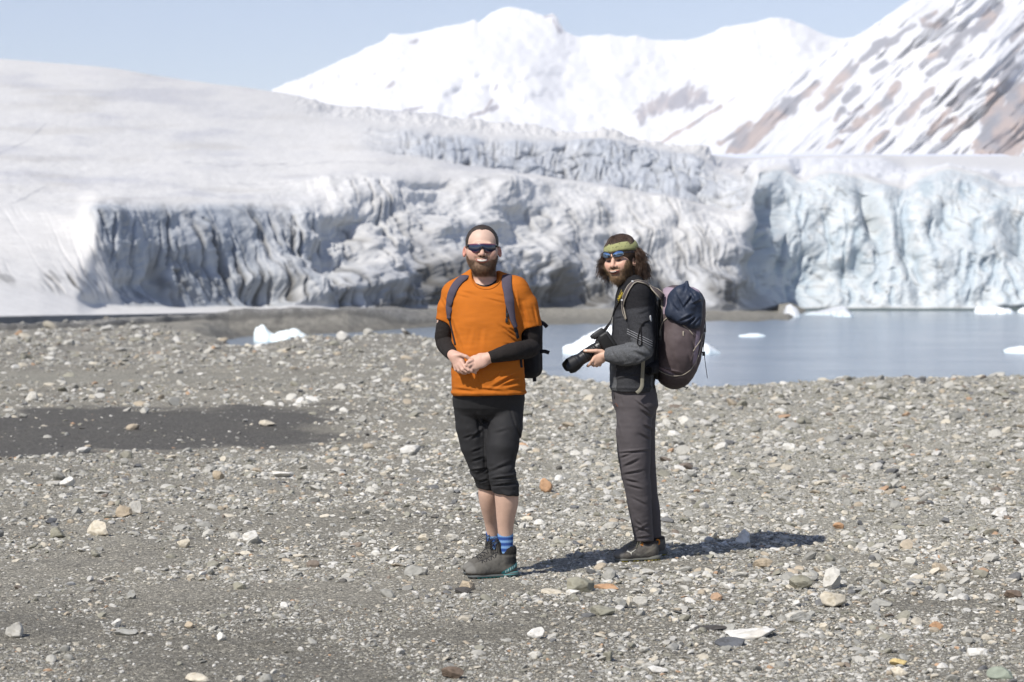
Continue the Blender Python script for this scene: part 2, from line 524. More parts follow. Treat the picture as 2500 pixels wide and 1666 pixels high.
def macro(x, y):
    """height of the shore (world metres)"""
    px = 1250 + FPX * x / np.maximum(y, 1)
    wob = fbm(x * .25, y * .12, 3.0, 3, 5)
    dc = T_dc(px) + wob * 1.6; hc = T_hc(px)
    z = sstep(-16, 0, y - dc) * hc * sstep(20, 45, y)
    z = z + 0.045 * fbm(x * .33, y * .33, 0.5, 3, 11) * sstep(5, 9, y) + 0.10 * perlin(x * .12, y * .12, 0.2, 12) * sstep(14, 30, y)
    # a dark silt hollow on the left and a sandy step behind it
    z = z - 0.10 * np.exp(-((x + 2.6) / 3.2) ** 2 - ((y - 21.5) / 2.4) ** 2)
    z = z - 0.35 * np.exp(-((px - 270) / 120) ** 4 - ((y - 54) / 2.2) ** 2)
    z = z - 0.10 * np.exp(-((y - 37) / 1.5) ** 2) * sstep(1000, 500, px)
    # past the crest the beach falls under the water, except on the left
    w = sstep(470, 570, px + 75 * fbm(x * .10, y * .16, 2.0, 3, 23) - (y - 92) * 1.6)
    fall = -np.maximum(y - dc, 0) * 0.16
    zw = np.maximum(z + fall, -1.7)
    d1 = T_d1(px) + 3 * fbm(x * .05, y * .02, 1.0, 3, 15)
    far = -1.0 + (y - d1) * 0.017
    far = np.where(far > -.5, -.5 + (far + .5) * .3, far)
    df = T_df(px); d1 = np.minimum(d1, df - 9); zf = 1.512 - (T_yf(px) - 700) / FPX * df
    t = np.clip((y - d1) / np.maximum(df - d1, 4), 0, 1.0)
    far = np.where((px < 1900) & (t > 0), -1.0 + (zf + .95) * (.55 * t + .45 * sstep(.35, 1, t)) + .07 * fbm(x * .5, y * .3, 6.0, 3, 28), far)
    zw = np.maximum(zw, np.where(y > dc + 6, np.maximum(far, -1.7), -9))
    zl = z - 0.12 * sstep(40, 70, y)
    zz = zl * (1 - w) + zw * w
    # low cut bank under the snow
    bd = T_db(px) + .5 * fbm(px / 70.0, 0.3, 0.0, 3, 21)
    zz = zz + (.22 + .14 * fbm(px / 90, 0 * y, 4.0, 3, 24)) * sstep(-.3, .5, y - bd) + .06 * fbm(x * .6, y * .4, 1.0, 3, 25) * sstep(45, 70, y) * sstep(1130, 800, px) 
    return zz

def ground_z(x, y):
    x = np.asarray(x, float); y = np.asarray(y, float)
    r = np.abs(y)
    z = macro(x, y)
    fade = np.clip(14.0 / np.maximum(r, 1), .25, 1.2)
    z = z + 0.016 * fbm(x * 1.9, y * 1.9, 0.0, 3, 31) + 0.007 * fbm(x * 8, y * 8, 0.0, 2, 37) * fade
    # level where the two people stand
    for fx, fy, rr in ((-.12, 11.0, .55), (0.66, 11.75, .55)):
        k = np.exp(-(((x - fx) / rr) ** 2 + ((y - fy) / (rr * .9)) ** 2) ** 2)
        z = z * (1 - k)
    return z

def silt(x, y):
    """0..1: fine sand and silt instead of stones"""
    px = 1250 + FPX * x / np.maximum(y, 1); py = 700 + 1.512 * FPX / np.maximum(y, 1)
    n = fbm(x * .5, y * .35, 7.0, 4, 41)
    n2 = fbm(x * 1.3, y * 1.0, 9.0, 3, 43)
    s = 0
    a = sstep(.18, .62, np.exp(-(((px - 90) / 740) ** 4) - ((py - 1056 + .035 * px + n * 26) / 48) ** 4) + .36 * n2 + .16 * n)          # dark silt hollow
    b = np.exp(-((px - 250) / 620) ** 4 - ((py - 920 + n * 10) / 14) ** 2) * .9                    # sandy step
    front = sstep(1180, 1400, py) * sstep(.05, .45, n2 + .55 * n + .10)
    right = sstep(1300, 1500, px) * sstep(1330, 1200, py)
    front = front * (1 - .8 * right) * (1 - .55 * sstep(1200, 1500, px))
    mid = sstep(.15, .5, n + .5 * n2) * .6 * sstep(1500, 1200, px) * sstep(840, 1000, py)
    blu = sstep(.25, .5, n2) * .5 * right * sstep(1000, 1080, py)
    return np.clip(np.maximum.reduce([a, b, front, mid, blu]), 0, 1), a, b

def sil_col(x, y):
    s, a, b = silt(x, y)
    px = 1250 + FPX * x / np.maximum(y, 1)
    base = np.array([.235, .22, .18])
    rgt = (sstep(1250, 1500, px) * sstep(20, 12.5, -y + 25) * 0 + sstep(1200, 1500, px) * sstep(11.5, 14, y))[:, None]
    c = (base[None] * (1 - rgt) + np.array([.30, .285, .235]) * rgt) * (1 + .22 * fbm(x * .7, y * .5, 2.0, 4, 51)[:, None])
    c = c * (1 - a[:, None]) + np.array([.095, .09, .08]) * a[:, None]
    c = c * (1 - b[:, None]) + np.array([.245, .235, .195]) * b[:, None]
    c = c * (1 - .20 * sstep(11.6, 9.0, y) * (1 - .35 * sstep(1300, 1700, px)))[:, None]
    far = sstep(28, 60, y)[:, None]
    c = c * (1 - .5 * far) + .5 * far * np.array([.21, .2, .175])
    c = c * (1 + far * .45 * fbm(x * 2.4, y * .8, 3.0, 5, 57, .65)[:, None])
    # painted shade under the cut bank, then its face and wet edges
    bd = T_db(px) + .5 * fbm(px / 70.0, 0.3, 0.0, 3, 21)
    k = (np.exp(-((y - bd + .3) / .8) ** 2) * sstep(1130, 900, px) * (.55 + .4 * fbm(px / 50, 0 * y, 0.0, 3, 22)))[:, None]
    c = c * (1 - k) + np.array([.06, .06, .056]) * k
    bk_ = (sstep(-.2, .6, y - bd) * sstep(1200, 900, px))[:, None]
    c = c * (1 - bk_) + np.array([.20, .195, .18]) * (1 + .7 * fbm(x * 3.2, y * 1.2, 3.0, 5, 58, .65)[:, None]) * bk_
    z = macro(x, y)
    wet = (sstep(-.45, -.95, z))[:, None] * .6
    return c * (1 - wet * .55)

def build_ground():
    th = np.concatenate([np.linspace(-1500, -60, 100), np.linspace(-50, 2550, 1000), np.linspace(2565, 4000, 100)])
    yy = np.concatenate([np.geomspace(5.2, 40, 900), np.geomspace(40.2, 262, 420)])
    PX, Y = np.meshgrid(th, yy)
    X = (PX - 1250) / FPX * Y
    x, y = X.ravel(), Y.ravel()
    z = ground_z(x, y)
    n, m = PX.shape
    i = np.arange(n * m).reshape(n, m)
    F = np.stack([i[:-1, :-1].ravel(), i[:-1, 1:].ravel(), i[1:, 1:].ravel(), i[1:, :-1].ravel()], 1)
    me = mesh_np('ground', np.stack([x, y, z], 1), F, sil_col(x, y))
    mt, nt, b = mat_new('gravel_ground')
    nn, l = nt.nodes, nt.links
    at = nn.new('ShaderNodeAttribute'); at.attribute_name = 'col'
    geo = nn.new('ShaderNodeNewGeometry')
    def vor(sc):
        v = nn.new('ShaderNodeTexVoronoi'); v.inputs['Scale'].default_value = sc; l.new(geo.outputs['Position'], v.inputs['Vector']); return v
    v1, v2 = vor(85), vor(190)
    sx = nn.new('ShaderNodeSeparateColor'); l.new(v1.outputs['Color'], sx.inputs[0])
    sy = nn.new('ShaderNodeSeparateColor'); l.new(v2.outputs['Color'], sy.inputs[0])
    def mr(s, a, bb, lo=0., hi=1.):
        m_ = nn.new('ShaderNodeMapRange'); m_.inputs[1].default_value = lo; m_.inputs[2].default_value = hi
        m_.inputs[3].default_value = a; m_.inputs[4].default_value = bb; l.new(s, m_.inputs[0]); return m_.outputs[0]
    k1 = mr(sx.outputs[0], .55, 1.3); k2 = mr(sy.outputs[0], .62, 1.35)
    pale = mr(sx.outputs[1], 1.0, 1.9, .86, .9)
    mm = nn.new('ShaderNodeMath'); mm.operation = 'MULTIPLY'; l.new(k1, mm.inputs[0]); l.new(k2, mm.inputs[1])
    m2 = nn.new('ShaderNodeMath'); m2.operation = 'MULTIPLY'; l.new(mm.outputs[0], m2.inputs[0]); l.new(pale, m2.inputs[1])
    vs = nn.new('ShaderNodeVectorMath'); vs.operation = 'SCALE'; l.new(at.outputs['Color'], vs.inputs[0]); l.new(m2.outputs[0], vs.inputs['Scale'])
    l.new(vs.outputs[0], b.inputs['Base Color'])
    b.inputs['Roughness'].default_value = .9; b.inputs['Specular IOR Level'].default_value = .25
    ad = nn.new('ShaderNodeMath'); ad.operation = 'ADD'
    l.new(v1.outputs['Distance'], ad.inputs[0]); l.new(v2.outputs['Distance'], ad.inputs[1])
    bp = nn.new('ShaderNodeBump'); bp.invert = True; bp.inputs['Strength'].default_value = .8; bp.inputs['Distance'].default_value = .006
    l.new(ad.outputs[0], bp.inputs['Height']); l.new(bp.outputs[0], b.inputs['Normal'])
    o = obj('ground', me, mt); tag(o, kind='structure')
    return o
build_ground()

# ------------------------------------------------------------------ water
def build_water():
    V = np.array([[-30, 24, WATER_Z], [60, 24, WATER_Z], [160, 275, WATER_Z], [-90, 275, WATER_Z]], float)
    me = mesh_np('water', V, np.array([[0, 1, 2, 3]]), smooth=False)
    m, nt, b = mat_new('bay_water'); n, l = nt.nodes, nt.links
    b.inputs['Base Color'].default_value = (.17, .21, .25, 1)
    b.inputs['Roughness'].default_value = .16; b.inputs['IOR'].default_value = 1.33
    geo = n.new('ShaderNodeNewGeometry')
    mp = n.new('ShaderNodeMapping'); mp.inputs['Scale'].default_value = (.55, 1.5, 1); l.new(geo.outputs['Position'], mp.inputs[0])
    t = n.new('ShaderNodeTexNoise'); t.inputs['Scale'].default_value = 2.2; t.inputs['Detail'].default_value = 6; t.inputs['Roughness'].default_value = .6
    l.new(mp.outputs[0], t.inputs['Vector'])
    t2 = n.new('ShaderNodeTexNoise'); t2.inputs['Scale'].default_value = .25; t2.inputs['Detail'].default_value = 3
    l.new(mp.outputs[0], t2.inputs['Vector'])
    mr = n.new('ShaderNodeMapRange'); mr.inputs[1].default_value = .35; mr.inputs[2].default_value = .7; mr.inputs[3].default_value = .25; mr.inputs[4].default_value = 1.0
    l.new(t2.outputs['Fac'], mr.inputs[0])
    bp = n.new('ShaderNodeBump'); bp.inputs['Distance'].default_value = .09
    l.new(mr.outputs[0], bp.inputs['Strength']); l.new(t.outputs['Fac'], bp.inputs['Height']); l.new(bp.outputs[0], b.inputs['Normal'])
    o = obj('water', me, m); tag(o, kind='structure')
build_water()

# ------------------------------------------------------------------ glacier
GL = {  # photo column: (row, distance) stations from foot to behind the crest
    -1300: [(840, 58), (670, 84), (590, 94), (520, 104), (460, 117), (370, 150), (280, 200), (180, 290), (90, 420), (95, 700)],
    -300: [(802, 70), (690, 90), (620, 100), (550, 110), (490, 120), (400, 150), (310, 200), (210, 290), (125, 420), (130, 700)],
    0: [(782, 79), (702, 95), (640, 103), (570, 112), (510, 122), (430, 150), (340, 200), (240, 290), (143, 420), (150, 700)],
    100: [(778, 83), (716, 97), (655, 103), (580, 111), (515, 121), (435, 150), (342, 202), (245, 292), (150, 422), (155, 700)],
    190: [(774, 89), (736, 99), (680, 103), (610, 109), (530, 117), (440, 150), (345, 205), (250, 295), (156, 425), (162, 700)],
    232: [(772, 93), (749, 105), (670, 107), (590, 109.5), (508, 112.5), (440, 150), (345, 208), (250, 298), (160, 426), (165, 700)],
    300: [(770, 98), (752, 108), (672, 110), (590, 112.5), (506, 116), (440, 152), (350, 212), (258, 300), (164, 427), (170, 700)],
    400: [(768, 104), (752, 113), (675, 115), (590, 118), (512, 122), (440, 155), (355, 215), (265, 305), (188, 430), (194, 700)],
    560: [(765, 115), (752, 122), (680, 124.5), (590, 128), (506, 132), (440, 160), (365, 222), (280, 310), (207, 435), (212, 700)],
    700: [(763, 119), (753, 126), (680, 129), (600, 134), (520, 139), (440, 160), (375, 225), (300, 315), (226, 440), (232, 700)],
    850: [(762, 124), (755, 130), (690, 134), (610, 140), (525, 146), (425, 160), (365, 215), (310, 310), (264, 440), (270, 700)],
    1000: [(761, 136), (757, 140), (690, 144), (610, 150), (520, 157), (435, 168), (370, 205), (325, 260), (277, 420), (280, 700)],
    1150: [(760, 150), (757, 153), (690, 157), (600, 164), (510, 172), (430, 184), (400, 215), (345, 232), (290, 400), (300, 700)],
    1300: [(760, 165), (757, 168), (680, 172), (590, 178), (500, 186), (432, 198), (425, 220), (350, 234), (306, 390), (320, 700)],
    1400: [(760, 172), (757, 175), (680, 179), (590, 185), (505, 193), (445, 203), (438, 226), (345, 240), (327, 330), (340, 700)],
    1480: [(760, 177), (757, 179), (690, 183), (600, 189), (515, 196), (460, 206), (455, 229), (340, 244), (326, 300), (345, 700)],
    1600: [(762, 182), (759, 184), (690, 188), (610, 194), (540, 200), (480, 208), (474, 230), (368, 246), (345, 285), (365, 700)],
    1700: [(764, 186), (761, 188), (690, 192), (620, 197), (555, 203), (500, 210), (492, 230), (385, 245), (356, 275), (375, 700)],
    1760: [(765, 188), (762, 190), (700, 194), (630, 198), (570, 204), (520, 210), (508, 229), (415, 242), (388, 266), (380, 700)],
    1810: [(766, 191), (763, 193), (700, 197), (630, 201), (570, 206), (530, 211), (516, 226), (445, 236), (408, 258), (384, 760)],
    1845: [(764, 206), (761, 208), (690, 210), (600, 213), (520, 216), (450, 221), (418, 226), (404, 240), (392, 400), (384, 800)],
    1915: [(761, 216), (758, 217), (690, 218.5), (600, 221), (510, 224), (440, 227), (409, 231), (404, 248), (388, 420), (380, 800)],
    1955: [(760, 217), (757, 218), (690, 219.5), (600, 221.5), (515, 224), (470, 226), (443, 229), (425, 248), (389, 430), (380, 800)],
    2010: [(760, 218), (757, 219), (690, 220.5), (600, 222.5), (510, 225), (455, 227), (424, 231), (412, 250), (386, 450), (379, 800)],
    2110: [(760, 218), (757, 219), (690, 220.5), (600, 222.5), (510, 225), (460, 227), (428, 231), (415, 250), (386, 450), (378, 800)],
    2155: [(760, 218), (757, 219), (690, 220.5), (600, 222.5), (520, 225), (475, 227), (449, 231), (425, 250), (388, 450), (378, 800)],
    2212: [(760, 218), (757, 219), (690, 220.5), (600, 222.5), (530, 225), (490, 227), (464, 231), (432, 250), (420, 450), (378, 800)],
    2255: [(760, 218), (757, 219), (690, 220.5), (600, 222.5), (510, 225), (460, 228), (428, 233), (422, 250), (412, 450), (378, 800)],
    2312: [(760, 218), (757, 219), (690, 220.5), (600, 222.5), (510, 226), (440, 229), (408, 234), (405, 255), (415, 450), (378, 800)],
    2390: [(760, 218), (757, 219), (690, 220.5), (600, 222.5), (510, 226), (450, 229), (422, 234), (418, 255), (418, 450), (378, 800)],
    2462: [(760, 218), (757, 219), (690, 220.5), (600, 222.5), (530, 226), (480, 229), (456, 234), (440, 255), (425, 450), (378, 800)],
    2560: [(760, 218), (757, 219), (690, 220.5), (600, 222.5), (530, 226), (480, 229), (452, 234), (438, 255), (420, 450), (378, 800)],
    3900: [(762, 215), (759, 216), (690, 217.5), (600, 219.5), (520, 223), (460, 226), (430, 231), (420, 252), (415, 450), (378, 800)],
}

def gsm(a, s, ax):
    """gaussian smoothing along an axis"""
    r = int(3 * s) + 1; k = np.exp(-.5 * (np.arange(-r, r + 1) / s) ** 2); k /= k.sum()
    p = [(0, 0)] * a.ndim; p[ax] = (r, r); b = np.pad(a, p, 'edge'); out = 0
    for i, w in enumerate(k):
        sl = [slice(None)] * a.ndim; sl[ax] = slice(i, i + a.shape[ax]); out = out + w * b[tuple(sl)]
    return out

def lerp3(c0, c1, k):
    return c0 * (1 - k[..., None]) + np.asarray(c1) * k[..., None]

def build_glacier():
    cols = np.concatenate([np.linspace(-1300, -610, 60), np.arange(-600, 2900, 2.5), np.linspace(2910, 3900, 70)])
    kx = np.array(sorted(GL)); A = np.array([GL[k] for k in kx], float)       # (nk, 10, 2)
    st = np.stack([[np.interp(cols, kx, A[:, s, c]) for c in (0, 1)] for s in range(10)])   # (10, 2, nc)
    cnt = [10, 44, 48, 48, 44, 40, 50, 50, 12]
    vpar = np.concatenate([[-.02]] + [np.linspace(s, s + 1, c, endpoint=False) for s, c in enumerate(cnt)] + [[9.0]])
    lo = np.clip(vpar.astype(int), 0, 8); fr = np.maximum(vpar - lo, 0)
    Y = st[lo, 0] * (1 - fr)[:, None] + st[lo + 1, 0] * fr[:, None]
    D = st[lo, 1] * (1 - fr)[:, None] + st[lo + 1, 1] * fr[:, None]
    Y[1:] = gsm(Y, 2.2, 0)[1:]; D[1:] = gsm(D, 2.2, 0)[1:]
    Y = gsm(Y, 3, 1); D = gsm(D, 2, 1)
    kb = sstep(4.3, 5.0, vpar)[:, None] * sstep(1500, 1300, cols)[None] * sstep(-480, -330, cols)[None]
    Y = Y + kb * (gsm(Y, 30, 1) - Y); D = D + kb * (gsm(D, 30, 1) - D); Y[0] += 75; D[0] = D[1]
    P = np.broadcast_to(cols[None], Y.shape)
    v = np.broadcast_to(vpar[:, None], Y.shape)
    n, m = Y.shape
    i = np.arange(n * m).reshape(n, m)
    F = np.stack([i[:-1, :-1].ravel(), i[:-1, 1:].ravel(), i[1:, 1:].ravel(), i[1:, :-1].ravel()], 1)
    Vw = W(P, Y, D).reshape(-1, 3)
    N = vnormals(Vw, F).reshape(n, m, 3)
    if N[..., 2].mean() < 0: N = -N
    # ---- where things are
    right = sstep(1790, 1860, P - (Y - 400) * .12)                       # blue calving front
    wl = sstep(195, 240, P - .36 * (Y - 505) - 10 * perlin(Y / 30, 0 * Y, 0.0, 132)) * (1 - right)               # walls of the left lobe begin here
    wall = sstep(1.0, 1.15, v) * sstep(4.25, 3.95, v) * wl * sstep(1000, 700, P)
    lowerm = sstep(560, 900, P) * (1 - right) * sstep(1.0, 1.3, v) * sstep(5.2, 4.8, v)
    band = sstep(5.75, 6.1, v) * sstep(7.4, 6.9, v) * sstep(830, 1050, P) * (1 - right)
    front = right * sstep(1.0, 1.2, v) * sstep(6.1, 5.7, v)
    dome = sstep(4.0, 4.4, v) * (1 - band) * (1 - right) * (1 - lowerm)
    # ---- warped coordinates: flutes run down and to the right
    wx = 20 * fbm(P / 260, Y / 260, 0.0, 3, 61); wy = 16 * fbm(P / 200, Y / 200, 5.0, 3, 62)
    sl = .42 + .25 * perlin(P / 330, Y / 500, 2.0, 63) + .12 * sstep(500, 1100, P)
    q = P - sl * (Y - 500) + wx; r = Y + wy
    f1 = ridged(q / 95, r / 420, 0.0, 1, 71); f2 = ridged(q / 40, r / 260, 3.0, 2, 72); f3 = ridged(q / 15, r / 120, 5.0, 2, 73)
    g1 = fbm(q / 70, r / 160, 1.0, 4, 74)
    crev1 = sstep(.78, .98, f1); crev2 = sstep(.80, .99, f2); crev3 = sstep(.74, .97, f3)
    pat = sstep(-.25, .35, fbm(P / 190, Y / 150, 7.0, 3, 85)); pat2 = sstep(-.1, .45, fbm(P / 90, Y / 90, 9.0, 3, 86))
    crev2 = crev2 * (.25 + .75 * pat); crev3 = crev3 * pat2
    bil = np.abs(fbm(P / 75 + wx / 60, Y / 95 + .3 * P / 75, 0.0, 4, 75)); bil2 = np.abs(fbm((P + .6 * Y) / 36, (Y - .35 * P) / 26, 2.0, 3, 76))
    ser = ridged((P + .25 * Y + wx) / 34, Y / 95, 8.0, 2, 77); ser2 = ridged(P / 120 + wx / 90, Y / 30, 8.5, 2, 78)
    lump = fbm(P / 130, Y / 60, 3.0, 4, 79); fine = fbm(P / 9, Y / 7, 0.0, 3, 80)
    # ---- melt gullies, cracks and ribs as single strokes (start row/column, end, half width, weight)
    rg = np.random.default_rng(404)
    def stroke(acc, x0, y0, x1, y1, w, a, bend=0.0):
        L = math.hypot(x1 - x0, y1 - y0); ux, uy = (x1 - x0) / L, (y1 - y0) / L
        c0 = np.searchsorted(cols, min(x0, x1) - 5 * w - abs(bend) - 12); c1 = np.searchsorted(cols, max(x0, x1) + 5 * w + abs(bend) + 12)
        if c1 <= c0: return
        p, y = P[:, c0:c1] - x0, Y[:, c0:c1] - y0
        t = (p * ux + y * uy) / L; nr = p * uy - y * ux
        tc = np.clip(t, 0, 1)
        nr = nr - bend * 4 * tc * (1 - tc) - w * 1.1 * perlin(tc * L / 26 + x0, x0 * .37, y0 * .1, 5)
        ww = w * (.55 + .9 * tc * (1 - .55 * tc)) * (1 + .35 * perlin(tc * L / 14, x0, 3.0, 6))
        m_ = np.exp(-(nr / ww) ** 2) * sstep(-.03, .10, t) * sstep(1.04, .72, t)
        acc[:, c0:c1] = np.maximum(acc[:, c0:c1], a * m_)
    gul = np.zeros(P.shape); rib = np.zeros(P.shape); ver = np.zeros(P.shape); cut = np.zeros(P.shape)
    for q_ in ((737, 595, 785, 693, 5, 1.0), (708, 525, 753, 612, 4, .8), (753, 522, 812, 612, 4, .85), (889, 436, 920, 524, 3, .6), (922, 436, 978, 530, 3.5, .7), (976, 449, 1006, 511, 3, .6), (858, 440, 880, 500, 3, .5), (855, 625, 900, 694, 9, .5), (1078, 512, 1125, 572, 5, .7),
               (329, 531, 345, 655, 3, .55), (409, 510, 441, 664, 3.5, .8), (441, 650, 482, 716, 8, .9), (492, 530, 520, 580, 4, .6), (510, 558, 576, 730, 8, .9), (558, 574, 634, 740, 5, .75), (738, 595, 808, 730, 4, .8), (240, 512, 262, 560, 5, .6), (706, 545, 742, 636, 4, .6), (470, 625, 492, 672, 4, .6), (600, 515, 640, 600, 4, .5), (655, 520, 690, 620, 5, .55),
               (1319, 510, 1358, 554, 5, .6), (1696, 552, 1760, 655, 5, .6), (1290, 505, 1325, 560, 7, .55), (1380, 515, 1430, 560, 6, .5), (1450, 505, 1500, 545, 5, .55), (1488, 440, 1530, 475, 4, .6), (1340, 640, 1300, 690, 10, .6), (1275, 610, 1292, 640, 10, .6), (1560, 580, 1600, 700, 7, .55), (1600, 610, 1640, 735, 9, .6), (1660, 590, 1700, 720, 8, .55), (1700, 600, 1745, 700, 6, .7)):
        stroke(gul, *q_, rg.uniform(-8, 8))
    top_y = np.interp(np.arange(0, 2600), kx, A[:, 4, 0])
    for k in range(300):
        x0 = rg.uniform(215, 1800); yt = (top_y[int(x0)] if x0 < 820 else 470 + rg.uniform(-40, 40)) + 4
        y0 = yt + (745 - yt) * rg.random() ** (.85 if x0 < 820 else .7); L = rg.uniform(25, 150) * (1 if k % 3 else 1.5)
        sl_ = rg.normal(.42, .13) + (.12 if 800 < x0 < 1500 else 0)
        y1 = min(y0 + L, 752)
        if y1 - y0 > 14: stroke(gul, x0, y0, x0 + sl_ * (y1 - y0), y1, rg.uniform(1.4, 4.2), rg.uniform(.2, .75), rg.normal(0, 6))
    for k in range(240):
        x0 = rg.uniform(225, 1790); y0 = rg.uniform(440, 700); L = rg.uniform(25, 130)
        stroke(rib, x0, y0, x0 + rg.normal(.45, .15) * L, min(y0 + L, 750), rg.uniform(2.5, 7), rg.uniform(.3, 1), rg.normal(0, 6))
    for k in range(170):
        x0 = rg.uniform(960, 1800); ya = np.interp(x0, kx, A[:, 7, 0]); yb = np.interp(x0, kx, A[:, 6, 0])
        y0 = rg.uniform(ya - 25, yb); stroke(ver, x0, y0, x0 + rg.normal(3, 4), y0 + rg.uniform(14, 48), rg.uniform(1.5, 4.5), rg.uniform(.25, .9), rg.normal(0, 2))
    for k in range(90):
        x0 = rg.uniform(1830, 2640); y0 = rg.uniform(425, 700); L = rg.uniform(30, 150)
        stroke(cut, x0, y0, x0 + rg.normal(0, .16) * L, min(y0 + L, 752), rg.uniform(4, 15), rg.uniform(.25, .9), rg.normal(0, 8))
    fcr = np.zeros(P.shape)
    for k in range(210):
        x0 = rg.uniform(1815, 2640); y0 = rg.uniform(450, 735); L = rg.uniform(8, 55); a_ = rg.normal(.75, .45)
        stroke(fcr, x0, y0, x0 + math.cos(a_) * L, y0 + math.sin(a_) * L, rg.uniform(1.2, 3.0), rg.uniform(.3, .9), rg.normal(0, 4))
    # ---- push in or out along the normal (metres)
    big = fbm((P - .45 * Y) / 240, Y / 150, 11.0, 3, 87); st1 = fbm(q / 13, r / 170, 2.0, 4, 88); st2 = fbm(q / 42, r / 240, 4.0, 3, 89)
    dsp = wall * (-.38 * gul + .06 * rib + .12 * g1 + 1.1 * big + .03 * st1 + .09 * st2 + .22 * bil + .10 * bil2 + .02 * fine)
    dsp = dsp + lowerm * (-.40 * gul + .08 * rib + .15 * g1 + 2.3 * big + 1.1 * lump + .03 * st1 + .11 * st2 + .26 * bil + .12 * bil2 + .03 * fine)
    dsp = dsp + band * (-.45 * ver - .1 * sstep(.80, .98, ser) + 1.7 * lump - 1.3 * sstep(.82, .98, ser2) + .4 * g1 + .06 * fine)
    dsp = dsp + front * (1.7 * fbm(P / 170 + .2 * Y / 170, Y / 150, 3.0, 3, 84) + .45 * bil + .12 * bil2 - .6 * cut - .22 * fcr + .05 * fine)
    # big shadowed alcoves in the front
    for cx, cy, a, b_, dep in ((2130, 525, 24, 60, 4.5), (1885, 520, 26, 40, 3.0), (1860, 600, 20, 70, 3.0), (2225, 620, 26, 90, 2.0), (2080, 660, 55, 40, 1.5), (2500, 580, 40, 50, 2.5), (1960, 660, 70, 60, 1.2)):
        dsp = dsp - front * dep * np.exp(-(((P - cx) - .25 * (Y - cy)) / a) ** 2 - ((Y - cy) / b_) ** 2)
    for cx, cy, a, b_, dep in ((330, 700, 90, 40, 1.2), (425, 690, 20, 60, 1.6), (650, 720, 60, 30, 2.2), (1400, 720, 60, 45, 1.8), (1640, 700, 40, 70, 2.5), (1280, 730, 60, 30, 2.0), (820, 640, 60, 60, 1.4), (1700, 690, 22, 40, 2.5), (1020, 660, 30, 60, 1.5)):
        dsp = dsp - (wall + lowerm) * dep * np.exp(-(((P - cx) - .4 * (Y - cy)) / a) ** 2 - ((Y - cy) / b_) ** 2)
    dsp = dsp + dome * (.5 * fbm(P / 300, Y / 60, 0.0, 3, 81) + .10 * fbm(P / 40, Y / 12, 0.0, 3, 82))
    dome_edge = dome * sstep(1000, 700, P) * 0
    crestb = sstep(7.2, 7.8, v) * sstep(8.6, 8.1, v)
    dsp = dsp + crestb * (1 - right) * sstep(650, 800, P) * (2.2 * lump + 1.4 * bil2)
    dsp = dsp + (1 - right) * (1 - wl) * sstep(1.0, 1.4, v) * sstep(4.6, 3.2, v) * (-.12 * crev2 - .05 * crev3 + .4 * big + .25 * gul * 0)
    rb = right * sstep(6.0, 6.6, v) * sstep(8.6, 7.6, v)
    dsp = dsp + rb * (1.6 * np.abs(lump) + .7 * bil)
    dirn = N * np.array([1, 1, .55]) + .0
    Vd = Vw.reshape(n, m, 3) + dirn * dsp[..., None]
    # ---- colour of ice, snow and dirt
    snow = np.array([.605, .595, .57]); ice = np.array([.345, .37, .395]); blue = np.array([.455, .505, .53]); dirt = np.array([.085, .08, .07]); grey = np.array([.33, .34, .36])
    C = np.broadcast_to(snow, (n, m, 3)).copy()
    soft = fbm((P - 1.2 * Y) / 260, Y / 42, 0.0, 4, 91)
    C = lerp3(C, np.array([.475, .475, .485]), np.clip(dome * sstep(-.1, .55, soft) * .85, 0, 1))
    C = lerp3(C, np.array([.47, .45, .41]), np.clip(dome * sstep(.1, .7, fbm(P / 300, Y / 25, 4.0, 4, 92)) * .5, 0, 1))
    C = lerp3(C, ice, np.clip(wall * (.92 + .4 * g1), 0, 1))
    lm = sstep(-.25, .5, fbm((P - .4 * Y) / 120, Y / 130, 2.0, 4, 93) + .8 * sstep(610, 720, Y) - .9 * sstep(620, 480, Y))
    C = lerp3(C, np.array([.61, .605, .585]), np.clip(lowerm * sstep(640, 520, Y) * .9, 0, 1))
    C = lerp3(C, np.array([.40, .41, .42]), np.clip(lowerm * lm * .9, 0, 1))
    C = lerp3(C, np.array([.43, .455, .485]), np.clip(band * (.9 + .5 * lump), 0, 1))
    C = lerp3(C, blue, np.clip(front * (.9 - .7 * bil2), 0, 1))
    C = lerp3(C, np.array([.31, .385, .425]), np.clip(front * sstep(.2, .75, fbm(P / 70 + .3, Y / 60, 6.0, 4, 94)) * .55, 0, 1))
    C = lerp3(C, np.array([.68, .685, .69]), np.clip(rb, 0, 1))
    # dirt in flutes and along the foot
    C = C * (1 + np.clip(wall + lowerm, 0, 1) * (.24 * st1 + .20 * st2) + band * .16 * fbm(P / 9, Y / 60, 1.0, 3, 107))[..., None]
    foot = sstep(560, 735, Y); mot = np.clip(fbm(P / 120, Y / 90, 1.0, 3, 95) + .25, 0, 1)
    dk = wall * (gul * (.85 + .6 * mot) + .3 * crev2 * mot)
    dk = dk + lowerm * (gul * (.6 + .5 * mot + .35 * foot) + .25 * crev2 * mot)
    dk = dk + lowerm * .72 * sstep(.0, .6, fbm((P - .55 * Y) / 60, Y / 200, 2.0, 4, 99) + .8 * sstep(580, 735, Y) + .25 * np.exp(-((P - 1350) / 170) ** 2) - .38) * sstep(520, 640, Y)
    dk = dk + lowerm * .5 * sstep(.22, .75, fbm(q / 26, r / 130, 6.0, 4, 131)) * (.45 + .55 * foot)
    dk = dk + wall * .35 * sstep(.15, .6, fbm((P - .45 * Y) / 28, Y / 150, 3.0, 4, 100)) 
    dk = dk + band * (ver * .55 + .3 * sstep(.8, .98, ser2) + .2 * sstep(.75, .95, ser))
